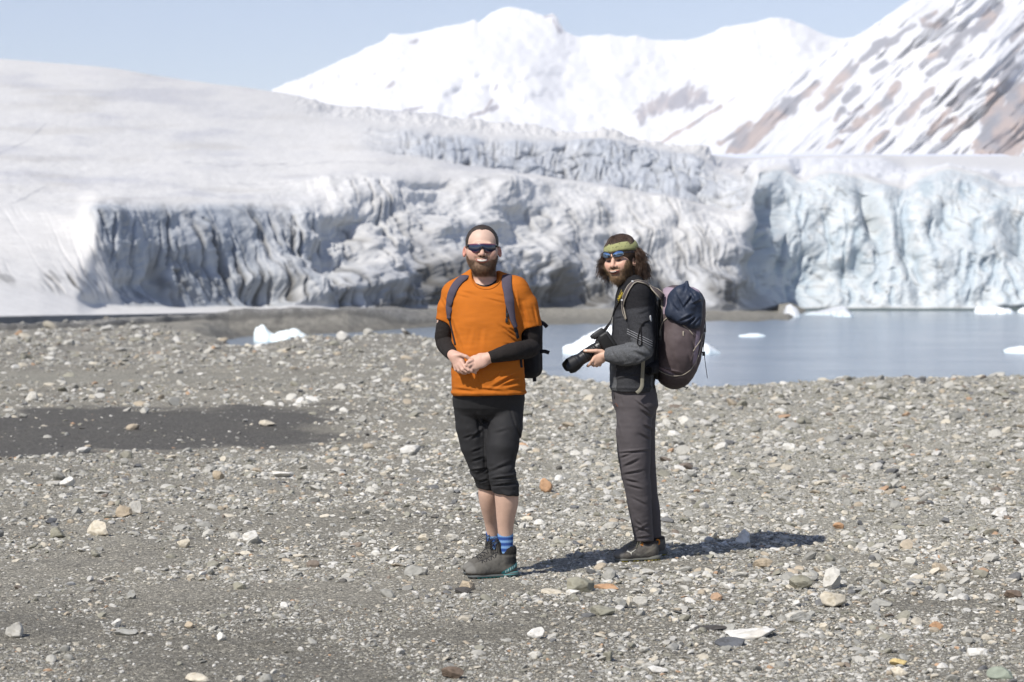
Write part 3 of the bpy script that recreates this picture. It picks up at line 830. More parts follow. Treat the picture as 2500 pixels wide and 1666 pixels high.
    C = lerp3(C, np.array([.58, .58, .565]), np.clip((wall * .6 + lowerm * .8) * rib * (1 - gul), 0, 1))
    C = lerp3(C, np.array([.30, .375, .43]), np.clip(front * cut * .8, 0, 1))  # mid-tone shading in the cuts of the front, put into the colour
    dk = dk + front * (.30 * sstep(.3, .65, fbm((P + .8 * Y) / 28, (Y - .5 * P) / 13, 1.0, 4, 97)) + .6 * fcr)  # cracks of the front darkened as painted shading
    loosef = (1 - right) * (1 - wl) * sstep(1.0, 1.3, v) * sstep(4.4, 3.0, v)
    dk = dk + loosef * (crev2 * .55 + crev3 * .4 + .5 * sstep(.2, .6, fbm(q / 30, r / 50, 2.0, 4, 109))) * sstep(590, 690, Y + 90 * g1)
    dk = dk + sstep(3.9, 4.05, v) * sstep(4.45, 4.1, v) * wl * sstep(900, 600, P) * .35 * sstep(.1, .5, fbm(P / 35, Y / 20, 0.0, 3, 98))
    C = lerp3(C, dirt * np.array([1, 1, .98]), np.clip(dk, 0, .93))
    C = lerp3(C, np.array([.05, .08, .085]), right * sstep(1.13, 1.02, v) * .95)      # wet line at the sea
    # long thin cracks over the dome
    for pts in (((0, 378), (60, 345), (110, 305)), ((20, 500), (70, 475), (115, 455)), ((450, 400), (560, 408), (700, 400)), ((700, 405), (820, 395), (960, 402)), ((560, 445), (720, 442), (860, 425))):
        c = catmull(pts, 20); dd = np.full(P.shape, 99.0)
        for a in c: dd = np.minimum(dd, np.hypot((P - a[0]) * .45, Y - a[1] + 5 * perlin(P / 18, 0.0, 0.0, 3)))
        C = lerp3(C, grey * .75, np.clip(np.exp(-(dd / 1.3) ** 2) * dome * (.55 + .9 * perlin(P / 25, Y / 25, 0.0, 108)), 0, 1))
    ap = sstep(1.3, .9, v) * (1 - right) * sstep(820, 1050, P)
    C = lerp3(C, np.array([.17, .165, .15]), np.clip(ap, 0, 1))
    C = lerp3(C, np.array([.62, .61, .585]), sstep(1.12, .95, v) * (1 - right) * sstep(1000, 750, P))
    C = lerp3(C, np.array([.17, .165, .145]), (v < .03) * 1.0)
    C *= (1 + .05 * fine)[..., None]
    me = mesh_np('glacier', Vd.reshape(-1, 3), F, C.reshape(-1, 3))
    mt = mat_col('glacier_ice', rough=.55, bump=.35, bscale=1.4, bdist=.25, vary=.06, vscale=.8, spec=.35)
    o = obj('glacier', me, mt); tag(o, kind='structure')
    return Vd, C
build_glacier()

# ------------------------------------------------------------------ mountains
SNOW = np.array([.655, .66, .665])
def strokes(P, Y, lst, wob):
    """rock bands: (x0, y0, x1, y1, half width, strength)"""
    k = np.zeros(P.shape)
    for x0, y0, x1, y1, hw, s in lst:
        ax, ay = x1 - x0, y1 - y0; L2 = ax * ax + ay * ay + 1e-6
        t = np.clip(((P - x0) * ax + (Y - y0) * ay) / L2, 0, 1)
        d = np.hypot(P - x0 - t * ax, Y - y0 - t * ay)
        k = np.maximum(k, s * (1 - d / (hw * 1.2)) - .16 + wob * .62)
    return k

def sheet(name, cols, top, base_y, d_top, d_base, rows, disp, colour, mat):
    t = np.linspace(0, 1, rows)[:, None]
    ty = top(cols)[None]
    by = base_y(cols)[None]
    P = np.broadcast_to(cols[None], (rows, len(cols)))
    sm = gsm(np.interp(np.linspace(cols[0], cols[-1], 900), cols, ty[0])[None], 12, 1)[0]; sm = np.interp(cols, np.linspace(cols[0], cols[-1], 900), sm)[None]
    Y = by + (sm - by) * t + (ty - sm) * t ** 14
    D = d_base + (d_top - d_base) * t + 0 * P
    Y = np.vstack([Y, ty + 25]); D = np.vstack([D, D[-1:] * 1.12]); P = np.vstack([P, P[-1:]]); t = np.vstack([t, [[1.05]]])
    D = D + disp(P, Y, np.broadcast_to(t, P.shape))
    V = W(P, Y, D)
    n, m = P.shape
    i = np.arange(n * m).reshape(n, m)
    F = np.stack([i[:-1, :-1].ravel(), i[:-1, 1:].ravel(), i[1:, 1:].ravel(), i[1:, :-1].ravel()], 1)
    me = mesh_np(name, V.reshape(-1, 3), F, colour(P, Y).reshape(-1, 3))
    o = obj(name, me, mat); tag(o, kind='structure'); return o

def build_mountains():
    mt = mat_col('mountain_snow_and_rock', rough=.8, bump=.12, bscale=.02, bdist=6.0, spec=.2)
    S = 1.0625
    skyA = tab({k * S: v * S for k, v in {-600: 330, 300: 300, 560: 245, 630: 205, 660: 190, 700: 177, 760: 150, 790: 135, 820: 124, 840: 110, 880: 95, 895: 78, 930: 79, 960: 76, 985: 70, 1010: 63, 1060: 55, 1090: 45, 1100: 52, 1120: 36, 1145: 22, 1170: 15, 1195: 20, 1220: 26, 1250: 36, 1268: 31, 1278: 36, 1286: 52, 1298: 72, 1315: 80, 1330: 85, 1350: 82, 1400: 80, 1440: 85, 1460: 81, 1490: 90, 1520: 93, 1580: 92, 1610: 85, 1640: 74, 1655: 64, 1680: 60, 1740: 50, 1770: 41, 1790: 41, 1815: 45, 1850: 58, 1880: 74, 1910: 84, 1930: 88, 1960: 86, 2000: 80, 2400: 60, 3300: 40}.items()})
    cA = np.concatenate([np.linspace(-600, 500, 60), np.arange(505, 2300, 3.0), np.linspace(2310, 3500, 60)])
    def topA(c): return skyA(c) + 2.5 * fbm(c / 22, 0.0, 0.0, 3, 101)
    def dispA(P, Y, t):
        # bowl in the middle, a ridge coming down from the peak to the lower left
        rid = P - (1240 + (Y - 20) * -1.1)
        d = -120 * np.exp(-(rid / 160) ** 2) * sstep(40, 160, Y)
        d = d + 90 * fbm(P / 180, Y / 120, 0.0, 4, 103) + 14 * fbm(P / 30, Y / 30, 0.0, 3, 104) * sstep(1200, 800, P)
        return d * sstep(1.06, .9, t) * 1.0
    def colA(P, Y):
        wob = fbm((P + .5 * Y) / 26, (Y - .6 * P) / 60, 0.0, 5, 105, .6)
        k = strokes(P, Y, [(1585, 265, 1700, 228, 34, 1.0), (1560, 285, 1590, 262, 22, .9), (1700, 240, 1730, 250, 16, .7),
                           (1690, 315, 1712, 305, 14, .9), (1180, 275, 1200, 245, 9, .9), (1150, 283, 1215, 262, 9, .8), (1200, 235, 1214, 208, 5, .7),
                           (940, 215, 960, 205, 9, .8), (900, 190, 930, 172, 8, .6), (870, 205, 885, 192, 8, .6), (1000, 105, 1040, 95, 7, .6), (1350, 50, 1366, 78, 7, .8),
                           (1690, 170, 1735, 160, 7, .5), (1270, 200, 1285, 190, 5, .5), (985, 273, 1030, 262, 6, .8), (1330, 40, 1352, 38, 5, .5)], wob)
        k2 = sstep(.38, .5, fbm((P + .7 * Y) / 12, (Y - .5 * P) / 30, 2.0, 3, 106)) * sstep(1100, 850, P) * sstep(330, 150, Y) * .55
        k = np.clip(sstep(.12, .5, k) * .9 + k2, 0, 1)
        rock_c = lerp3(np.broadcast_to(np.array([.36, .315, .30]), P.shape + (3,)), np.array([.26, .25, .27]), sstep(-.3, .3, wob))
        return lerp3(np.broadcast_to(SNOW, P.shape + (3,)), rock_c * 1.0, k)
    sheet('mountain', cA, topA, lambda c: 430 + 0 * c, 3600., 2500., 170, dispA, colA, mt)
    # right mountain: a long slope falling to the left in front of the bowl
    skyC = tab({k * S: v * S for k, v in {1440: 350, 1480: 331, 1530: 300, 1600: 262, 1700: 210, 1800: 165, 1880: 130, 1940: 98, 1975: 78, 2000: 63, 2040: 35, 2090: 0, 2140: -40, 2240: -120, 2353: -200, 2600: -330, 3000: -300, 3600: -200}.items()})
    cC = np.concatenate([np.arange(1525, 2560, 2.4), np.linspace(2565, 3800, 110)])
    def topC(c): return skyC(c) + 1.6 * fbm(c / 16, 0.0, 0.0, 3, 111)
    def dispC(P, Y, t):
        q = P + 1.05 * Y
        d = 130 * fbm(q / 120, (Y - .6 * P) / 500, 0.0, 4, 113) + 40 * fbm(q / 30, (Y - .7 * P) / 140, 1.0, 3, 114)
        d = d - 260 * np.exp(-((P - 2490 + (Y - 300) * -.55) / 110) ** 2)
        return d * sstep(1.06, .92, t)
    def colC(P, Y):
        q = P + 1.0 * Y; r = Y - 1.0 * P
        wob = fbm(q / 27, r / 95, 0.0, 5, 115, .6)
        L = [(1600, 352, 1760, 262, 9, .9), (1760, 262, 1830, 215, 5, .5),
             (1810, 352, 1925, 255, 30, 1.1), (1790, 362, 1830, 335, 22, 1.0), (1925, 262, 1995, 205, 15, 1.0), (1760, 352, 1830, 300, 11, .9), (1995, 210, 2010, 198, 6, .6),
             (2020, 235, 2090, 160, 17, 1.0), (2000, 265, 2050, 222, 12, .9), (2100, 150, 2135, 125, 14, 1.0), (2130, 175, 2160, 158, 12, .9), (2140, 112, 2185, 100, 15, 1.0), (2180, 95, 2235, 62, 8, .8),
             (2065, 245, 2095, 220, 12, 1.0), (2040, 290, 2060, 268, 11, .9), (2075, 280, 2105, 262, 9, .9), (2095, 305, 2170, 245, 17, 1.0), (2055, 322, 2080, 315, 10, .9),
             (2165, 240, 2190, 205, 15, 1.0), (2195, 300, 2235, 260, 16, 1.1), (2230, 255, 2275, 225, 13, 1.0), (2250, 160, 2310, 120, 13, .9), (2270, 185, 2310, 155, 11, .9), (2250, 215, 2265, 195, 8, .8),
             (2260, 65, 2305, 55, 13, .9), (2250, 50, 2285, 30, 9, .8), (2330, 110, 2420, 30, 17, 1.0), (2400, 65, 2440, 15, 18, 1.1), (2310, 140, 2360, 90, 12, .9), (2330, 130, 2300, 165, 8, .8),
             (2030, 362, 2050, 345, 12, .8), (2110, 365, 2165, 320, 11, .9), (2280, 310, 2380, 200, 13, .9), (2270, 325, 2330, 290, 9, .8), (2300, 345, 2370, 290, 11, .9), (2320, 265, 2380, 220, 12, .9), (2420, 190, 2500, 100, 9, .7),
             (2400, 370, 2440, 250, 34, 1.1), (2430, 375, 2500, 240, 55, 1.4), (2420, 240, 2470, 150, 16, 1.0), (2440, 195, 2520, 260, 26, 1.1), (2470, 90, 2530, 40, 16, 1.0), (2450, 290, 2600, 330, 60, 1.3), (2540, 200, 2700, 330, 60, 1.2), (2700, 120, 2800, 300, 40, 1.0)]
        k = strokes(P, Y, L, wob)
        k = sstep(.10, .42, k)
        sp = sstep(.36, .50, fbm(q / 9, r / 34, 3.0, 4, 116) + .25 * fbm(q / 60, r / 160, 1.0, 2, 119)) * sstep(1930, 2230, P - .4 * (Y - 150)) * .38
        sn = sstep(.50, .70, fbm(q / 22, r / 60, 5.0, 3, 117)) * .8
        k = np.clip(np.maximum(k * (1 - sn * .8 * sstep(2380, 2250, P + .3 * (300 - Y))), sp), 0, 1)
        tone = sstep(-.35, .35, fbm(P / 70, Y / 60, 2.0, 3, 118) + .5 * (sstep(180, 320, Y) - .5))
        rc = lerp3(np.broadcast_to(np.array([.25, .25, .265]), P.shape + (3,)), np.array([.40, .325, .285]), tone)
        return lerp3(np.broadcast_to(SNOW, P.shape + (3,)), rc, k)
    sheet('mountain', cC, topC, lambda c: 420 + 0 * c, 3000., 1700., 250, dispC, colC, mt)
    # flat snowfield between the glacier and the mountains
    cB = np.concatenate([np.linspace(-1500, 1500, 60), np.arange(1510, 2560, 6.0), np.linspace(2565, 3900, 40)])
    sheet('snowfield', cB, lambda c: 377 + 1.5 * fbm(c / 60, 0.0, 0.0, 3, 121) + .0 * c, lambda c: 432 + 0 * c, 1650., 560., 30,
          lambda P, Y, t: 0 * P, lambda P, Y: np.broadcast_to(np.array([.62, .655, .74]), P.shape + (3,)) * (1 + .06 * fbm(P / 90, Y / 6, 0.0, 3, 122))[..., None], mt)
build_mountains()

# ------------------------------------------------------------------ floating ice
ICE_M = mat_col('iceberg_ice', rough=.5, bump=.4, bscale=9.0, bdist=.05, spec=.4, vary=.04, vscale=2.0)
def berg(outline, d, depth, label, tint=(.84, .87, .885), seed=0, px_step=3.0, name='iceberg'):
    """floating ice: the top edge (px, py) gives the height along its length; the back falls away"""
    o = np.array(outline, float); xs = np.linspace(o[0, 0], o[-1, 0], max(16, int((o[-1, 0] - o[0, 0]) / px_step)))
    top = np.interp(xs, o[:, 0], o[:, 1])
    hz = W(xs, top, d)[:, 2] - WATER_Z; hz = np.maximum(hz, .02); X = W(xs, top, d)[:, 0]
    ts = np.linspace(-1, 1, 26)
    XX, TT = np.meshgrid(X, ts, indexing='ij')
    u = (XX - X.mean()) / (X[-1] - X[0]) * 2
    wid = depth * np.sqrt(np.clip(1 - u ** 2, .02, 1)) * (.8 + .3 * fbm(XX * 1.5, 0 * XX, 0.0, 3, seed))
    prof = np.clip(1 - np.abs(TT) ** 2.6, 0, 1) ** .7
    bumps = fbm(XX * 1.6 / max(depth, .4), TT * 2.0, 1.0, 4, seed + 1)
    Z = WATER_Z - .15 + (hz[:, None] + .15) * np.clip(prof * (1 + .30 * bumps), 0, 1.15)
    Yw = d + TT * wid
    n, m = XX.shape
    V = np.stack([XX, Yw, Z], -1).reshape(-1, 3)
    i = np.arange(n * m).reshape(n, m)
    F = np.stack([i[:-1, :-1].ravel(), i[1:, :-1].ravel(), i[1:, 1:].ravel(), i[:-1, 1:].ravel()], 1)
    c = np.tile(np.array(tint), (len(V), 1)) * (1 + .06 * bumps.ravel()[:, None])
    low = sstep(.22, .02, V[:, 2] - WATER_Z)[:, None]; c = c * (1 - low * .5) + np.array([.55, .74, .80]) * low * .5
    ob = root_mesh(name, V, F, c, ICE_M, (X.mean(), d, WATER_Z))
    return tag(ob, label, 'ice floe' if name == 'ice_floe' else 'iceberg')
berg([(1374, 850), (1400, 838), (1425, 826), (1455, 815), (1485, 796), (1530, 780), (1580, 776), (1640, 790), (1690, 822), (1720, 838), (1752, 858), (1758, 862)], 80, 1.6, 'long white iceberg floating behind the man holding the camera', seed=201)
berg([(620, 815), (625, 800), (634, 796), (645, 798), (656, 808), (668, 816), (680, 812), (700, 808), (728, 807), (742, 814), (748, 818)], 98, 1.0, 'small pale iceberg with a raised end in the narrow inlet left of both men', (.80, .88, .885), 202)
berg([(1804, 820), (1820, 817), (1838, 815.5), (1852, 816), (1868, 820)], 107, .8, 'thin flat ice floe alone in the open water right of the backpack', seed=203, name='ice_floe')
berg([(2450, 857), (2470, 851), (2495, 847), (2530, 845), (2560, 853)], 81, 1.2, 'low white ice floe cut off by the right edge of the photo', seed=204, name='ice_floe')
berg([(2378, 762), (2384, 752), (2405, 753), (2425, 749), (2450, 752), (2466, 754), (2476, 764)], 198, 2.2, 'white iceberg lying close under the blue ice front near the right edge', seed=205)
berg([(2484, 762), (2492, 755), (2510, 751), (2530, 760)], 200, 2.0, 'piece of white ice at the foot of the ice front, farthest right', seed=206)
berg([(2034, 776), (2046, 762), (2062, 755), (2076, 765), (2086, 773)], 178, 1.6, 'grey white wedge of ice at the water in front of the ice front', (.55, .58, .61), 207)
berg([(1912, 768), (1920, 748), (1930, 745), (1944, 754), (1956, 772)], 176, 1.8, 'leaning block of ice at the end of the far gravel beach', (.56, .58, .60), 208)
berg([(1965, 768), (1985, 762), (2010, 758), (2040, 753), (2060, 750), (2070, 757), (2078, 766)], 190, 3.0, 'wide heap of fallen ice at the corner of the blue ice front', (.58, .60, .62), 209)

# ------------------------------------------------------------------ a bird on the mound
def build_bird():
    d = 59.0
    b0 = W(989, 815, d); gz = float(ground_z(b0[0], b0[1])); b0 = np.array([b0[0], d, gz])
    f = Field(axis((b0[0] - .22, b0[0] + .26, .006)), axis((d - .12, d + .12, .006)), axis((gz - .01, gz + .30, .006)))
    fr = Frame(b0)
    f.ell((.01, 0, .115), (.10, .052, .055), fr, R=rot(0, 0, 28))
    f.cone(fr.pt((.06, 0, .10)), fr.pt((.17, 0, .065)), .032, .008, .03, flat=((0, 0, 1), .6))
    f.cone(fr.pt((-.05, 0, .14)), fr.pt((-.06, 0, .185)), .034, .028, .02)
    f.ell((-.068, 0, .198), (.034, .028, .028), fr, .015)
    P, F = f.mesh(); P = relax(P, F, 2)
    z = P[:, 2] - gz; c = np.where((z > .165)[:, None], np.array([.5, .48, .44]), np.where(((P[:, 0] - b0[0]) > 0)[:, None], np.array([.07, .065, .055]), np.array([.17, .16, .14])))
    o = root_mesh('bird', P, F, c, mat_col('bird_feathers', .8, bump=.3, bscale=90), b0)
    tag(o, 'small dark bird with a pale head standing on the gravel mound by the inlet', 'bird')
    V, fl = tube([fr.pt((-.095, 0, .197)), fr.pt((-.125, 0, .19))], [.009, .002], 6)
    part('beak', mesh_np('beak', V, fl), mat_col('bird_beak', .5, (.05, .045, .04)), o)
    for s in (-1, 1):
        V, fl = tube([fr.pt((.02, .02 * s, .07)), fr.pt((.015, .02 * s, .0)), fr.pt((-.02, .02 * s, -.002))], .005, 6)
        part('leg', mesh_np('leg', V, fl), mat_col('bird_legs', .6, (.10, .08, .06)), o)
build_bird()

# ------------------------------------------------------------------ stones
STONE_M = mat_col('stone', rough=.85, bump=.5, bscale=60.0, bdist=.006, vary=.16, vscale=22.0, spec=.3)
PAL = dict(white=(.62, .605, .56), pale=(.49, .475, .425), cream=(.55, .50, .40), grey=(.315, .31, .28), olive=(.26, .25, .195), slate=(.10, .105, .115), dark=(.075, .07, .065), tan=(.42, .35, .255), orange=(.44, .27, .155), yellow=(.55, .43, .20), brown=(.16, .12, .09), green=(.27, .30, .24))
ST = [  # photo x, y of the middle, width, height, colour, flatness, label
    (1417, 1429, 72, 40, 'olive', .7, 'large grey green square block in front of the two men, beside a rusty orange slab'),
    (1351, 1441, 62, 16, 'cream', .3, 'long flat cream stone lying against the left side of the grey square block'),
    (1398, 1452, 36, 15, 'white', .4, 'small bright white stone just in front of the grey square block'),
    (1478, 1430, 66, 14, 'orange', .25, 'flat rusty orange slab touching the right side of the grey square block'),
    (1491, 1439, 30, 9, 'pale', .4, 'little pale stone under the rusty orange slab'),
    (2030, 1408, 52, 54, 'pale', .9, 'upright pale grey slab standing on edge at the right'),
    (2033, 1454, 64, 44, 'cream', .6, 'cream block with a rough face right below the upright pale slab'),
    (1954, 1418, 56, 36, 'olive', .7, 'grey brown block left of the upright pale slab'),
    (1947, 1491, 68, 34, 'pale', .5, 'large smooth oval whitish stone on the sand at the lower right'),
    (1834, 1539, 130, 26, 'white', .2, 'very long white stick-like stone lying level at the lower right'),
    (1781, 1563, 74, 25, 'slate', .4, 'broad dark slate slab below the long white stick-like stone'),
    (1738, 1528, 96, 16, 'dark', .2, 'long nearly black slate piece left of the long white stick-like stone'),
    (1470, 1497, 64, 28, 'olive', .5, 'grey green lump with a pointed top below the grey square block'),
    (1308, 1551, 44, 30, 'white', .6, 'white angular stone with a peak, lower centre of the photo'),
    (1537, 1477, 17, 28, 'cream', .9, 'small upright cream and orange splinter standing below the rusty slab'),
    (1560, 1470, 40, 24, 'pale', .6, 'light grey stone right of the upright cream splinter'),
    (1515, 1481, 36, 24, 'grey', .7, 'blue grey stone left of the upright cream splinter'),
    (2286, 1514, 36, 23, 'orange', .6, 'bright orange stone alone on the sand near the right edge'),
    (2387, 1588, 50, 21, 'white', .4, 'smooth white oval stone in the lower right corner area'),
    (2193, 1606, 42, 24, 'yellow', .5, 'yellow ochre stone near the bottom, lower right'),
    (2196, 1634, 46, 27, 'cream', .5, 'cream stone right below the yellow ochre stone'),
    (1606, 1639, 52, 19, 'white', .35, 'flat white stone at the bottom edge below the second man'),
    (2440, 1648, 64, 34, 'green', .5, 'big greenish flat boulder at the bottom right corner'),
    (2440, 1247, 44, 27, 'white', .6, 'white boulder near the right edge, level with the men\'s shins'),
    (1333, 1181, 32, 34, 'orange', .9, 'round orange and cream boulder beside the calves of the man in orange'),
    (1813, 1309, 38, 34, 'white', .8, 'bright white block on the edge of the shadow right of the second man'),
    (1863, 1373, 50, 26, 'tan', .45, 'beige flat stone below the end of the second man\'s shadow'),
    (1579, 1396, 40, 18, 'pale', .4, 'pale bluish flat stone right in front of the second man\'s shoe'),
    (2047, 1281, 28, 16, 'orange', .5, 'small rust orange stone to the right of the second man\'s shadow'),
    (2294, 1384, 42, 22, 'tan', .5, 'tan stone among grey gravel between the upright slab and the right edge'),
    (1484, 1606, 26, 26, 'olive', .9, 'round olive pebble near the bottom, centre right'),
    (2472, 1435, 46, 24, 'brown', .4, 'dark brown slab close to the right edge'),
    (2012, 1517, 24, 20, 'cream', .7, 'small white and orange nugget right of the large oval whitish stone'),
    (2150, 1465, 58, 18, 'grey', .3, 'grey layered slate lying slanted right of the cream block'),
    (1306, 1598, 34, 18, 'pale', .5, 'pale stone below the white peaked one at lower centre'),
    (239, 1296, 60, 38, 'cream', .7, 'biggest beige boulder on the left side of the beach'),
    (611, 1310, 38, 28, 'white', .7, 'white stone with a dark underside in the middle of the left foreground'),
    (449, 1330, 32, 22, 'cream', .6, 'cream oval stone between the beige boulder and the white stone on the left'),
    (141, 1306, 36, 27, 'olive', .7, 'olive brown stone just left of the biggest beige boulder'),
    (35, 1543, 44, 38, 'pale', .8, 'light grey angular stone at the lower left edge'),
    (284, 1523, 25, 21, 'white', .8, 'white pyramid-like pebble in the lower left'),
    (307, 1547, 58, 16, 'grey', .25, 'flat blue grey diamond-shaped plate right under the white pyramid-like pebble'),
    (541, 1559, 24, 23, 'white', .8, 'pointed white chip standing in the lower left centre'),
    (319, 1451, 26, 23, 'grey', .8, 'round dull grey stone in the left foreground'),
    (483, 1656, 62, 26, 'cream', .5, 'cream boulder cut by the bottom edge on the left'),
    (648, 1656, 36, 26, 'grey', .7, 'round grey stone cut by the bottom edge, right of the cream boulder'),
    (1105, 1637, 56, 32, 'brown', .5, 'dark brownish layered lump near the bottom centre'),
    (1015, 1389, 60, 28, 'grey', .5, 'rough grey rock left of the hiking shoe of the man in orange'),
    (1131, 1443, 42, 17, 'dark', .4, 'black flat pebble just below the toe of the shoe of the man in orange'),
    (1140, 1430, 38, 24, 'tan', .7, 'beige stone resting on the black pebble by the shoe toe'),
    (1105, 1310, 34, 19, 'pale', .5, 'pale grey stone left of the blue socks'),
    (1036, 1308, 31, 17, 'cream', .5, 'cream stone left of the pale grey one beside the blue socks'),
    (125, 1281, 30, 16, 'slate', .5, 'dark navy grey stone above the olive one on the left'),
    (584, 1437, 34, 17, 'olive', .4, 'grey green flat stone in the left foreground, under the white one with a dark underside'),
    (462, 1532, 24, 17, 'tan', .6, 'tan pebble right of the diamond-shaped plate'),
    (303, 1256, 42, 28, 'tan', .6, 'tan block above the biggest beige boulder'),
    (332, 1246, 28, 32, 'pale', .8, 'pale upright stone touching the tan block on the left'),
    (1002, 1079, 54, 20, 'white', .4, 'low white stone left of the knees of the man in orange'),
    (77, 968, 31, 24, 'pale', .8, 'pale pyramid-shaped boulder at the far left behind the dark silt'),
    (653, 1025, 42, 15, 'cream', .4, 'beige flat stone at the right end of the dark silt patch'),
    (353, 1002, 24, 16, 'pale', .8, 'pale round stone at the upper edge of the dark silt patch'),
    (1158, 1215, 22, 19, 'white', .8, 'small white stone touching the right calf of the man in orange'),
    (1675, 1028, 44, 27, 'pale', .7, 'light grey notched boulder on the beach right of the second man\'s thigh'),
    (1646, 1052, 34, 13, 'white', .4, 'flat white stone in front of the light grey notched boulder'),
    (1925, 1088, 30, 17, 'white', .6, 'white stone in the middle of the right hand gravel'),
    (690, 1153, 52, 15, 'white', .3, 'thin white stone left of the thighs of the man in orange'),
    (163, 1187, 36, 26, 'white', .7, 'white chunk with a dark neighbour on the left beach'),
    (533, 1172, 30, 22, 'tan', .6, 'tan stone in the middle of the left beach'),
]
def build_stones():
    for k, (px, py, w, h, c, fl, lab) in enumerate(ST):
        rng = np.random.default_rng(900 + k)
        yb = py + h * .42                                  # where it meets the ground
        g = ground_hit(px, yb)
        g[2] = float(ground_z(g[0], g[1])); sc = g[1] / FPX
        wd = w * sc / 2; ht = max(h * sc, .012); dp = wd * rng.uniform(.55, .95) if fl < .8 else wd * .9
        # the camera looks down a little, so part of the height seen is depth
        ht = max(ht - dp * 2 * 1.5 / g[1] * .5, ht * .6)
        V, F = rock(900 + k, 4, int(rng.integers(9, 16)), .05, .45, .85)
        V = V * np.array([wd, dp, ht / 2 * 1.25]); V = V @ rot(rng.uniform(-12, 12), rng.uniform(-6, 6), rng.uniform(-8, 8) if fl > .3 else rng.uniform(-3, 3)).T
        V = V + np.array([0, 0, ht / 2 * .8])
        cc = np.array(PAL[c]) * rng.uniform(.92, 1.08)
        n1 = fbm(V[:, 0] / wd * 1.6 + k, V[:, 1] / wd * 1.6, V[:, 2] / wd * 3, 4, k)
        C = cc[None] * (1 + .22 * n1[:, None])
        C = np.where((n1 > .28)[:, None], C * np.array([.72, .70, .66]), C)
        me = mesh_np('stone', V, F, C, smooth=k % 3 == 0)
        o = obj('stone', me, STONE_M, loc=g)
        tag(o, lab, 'stone', 'larger stones on the gravel beach')
build_stones()

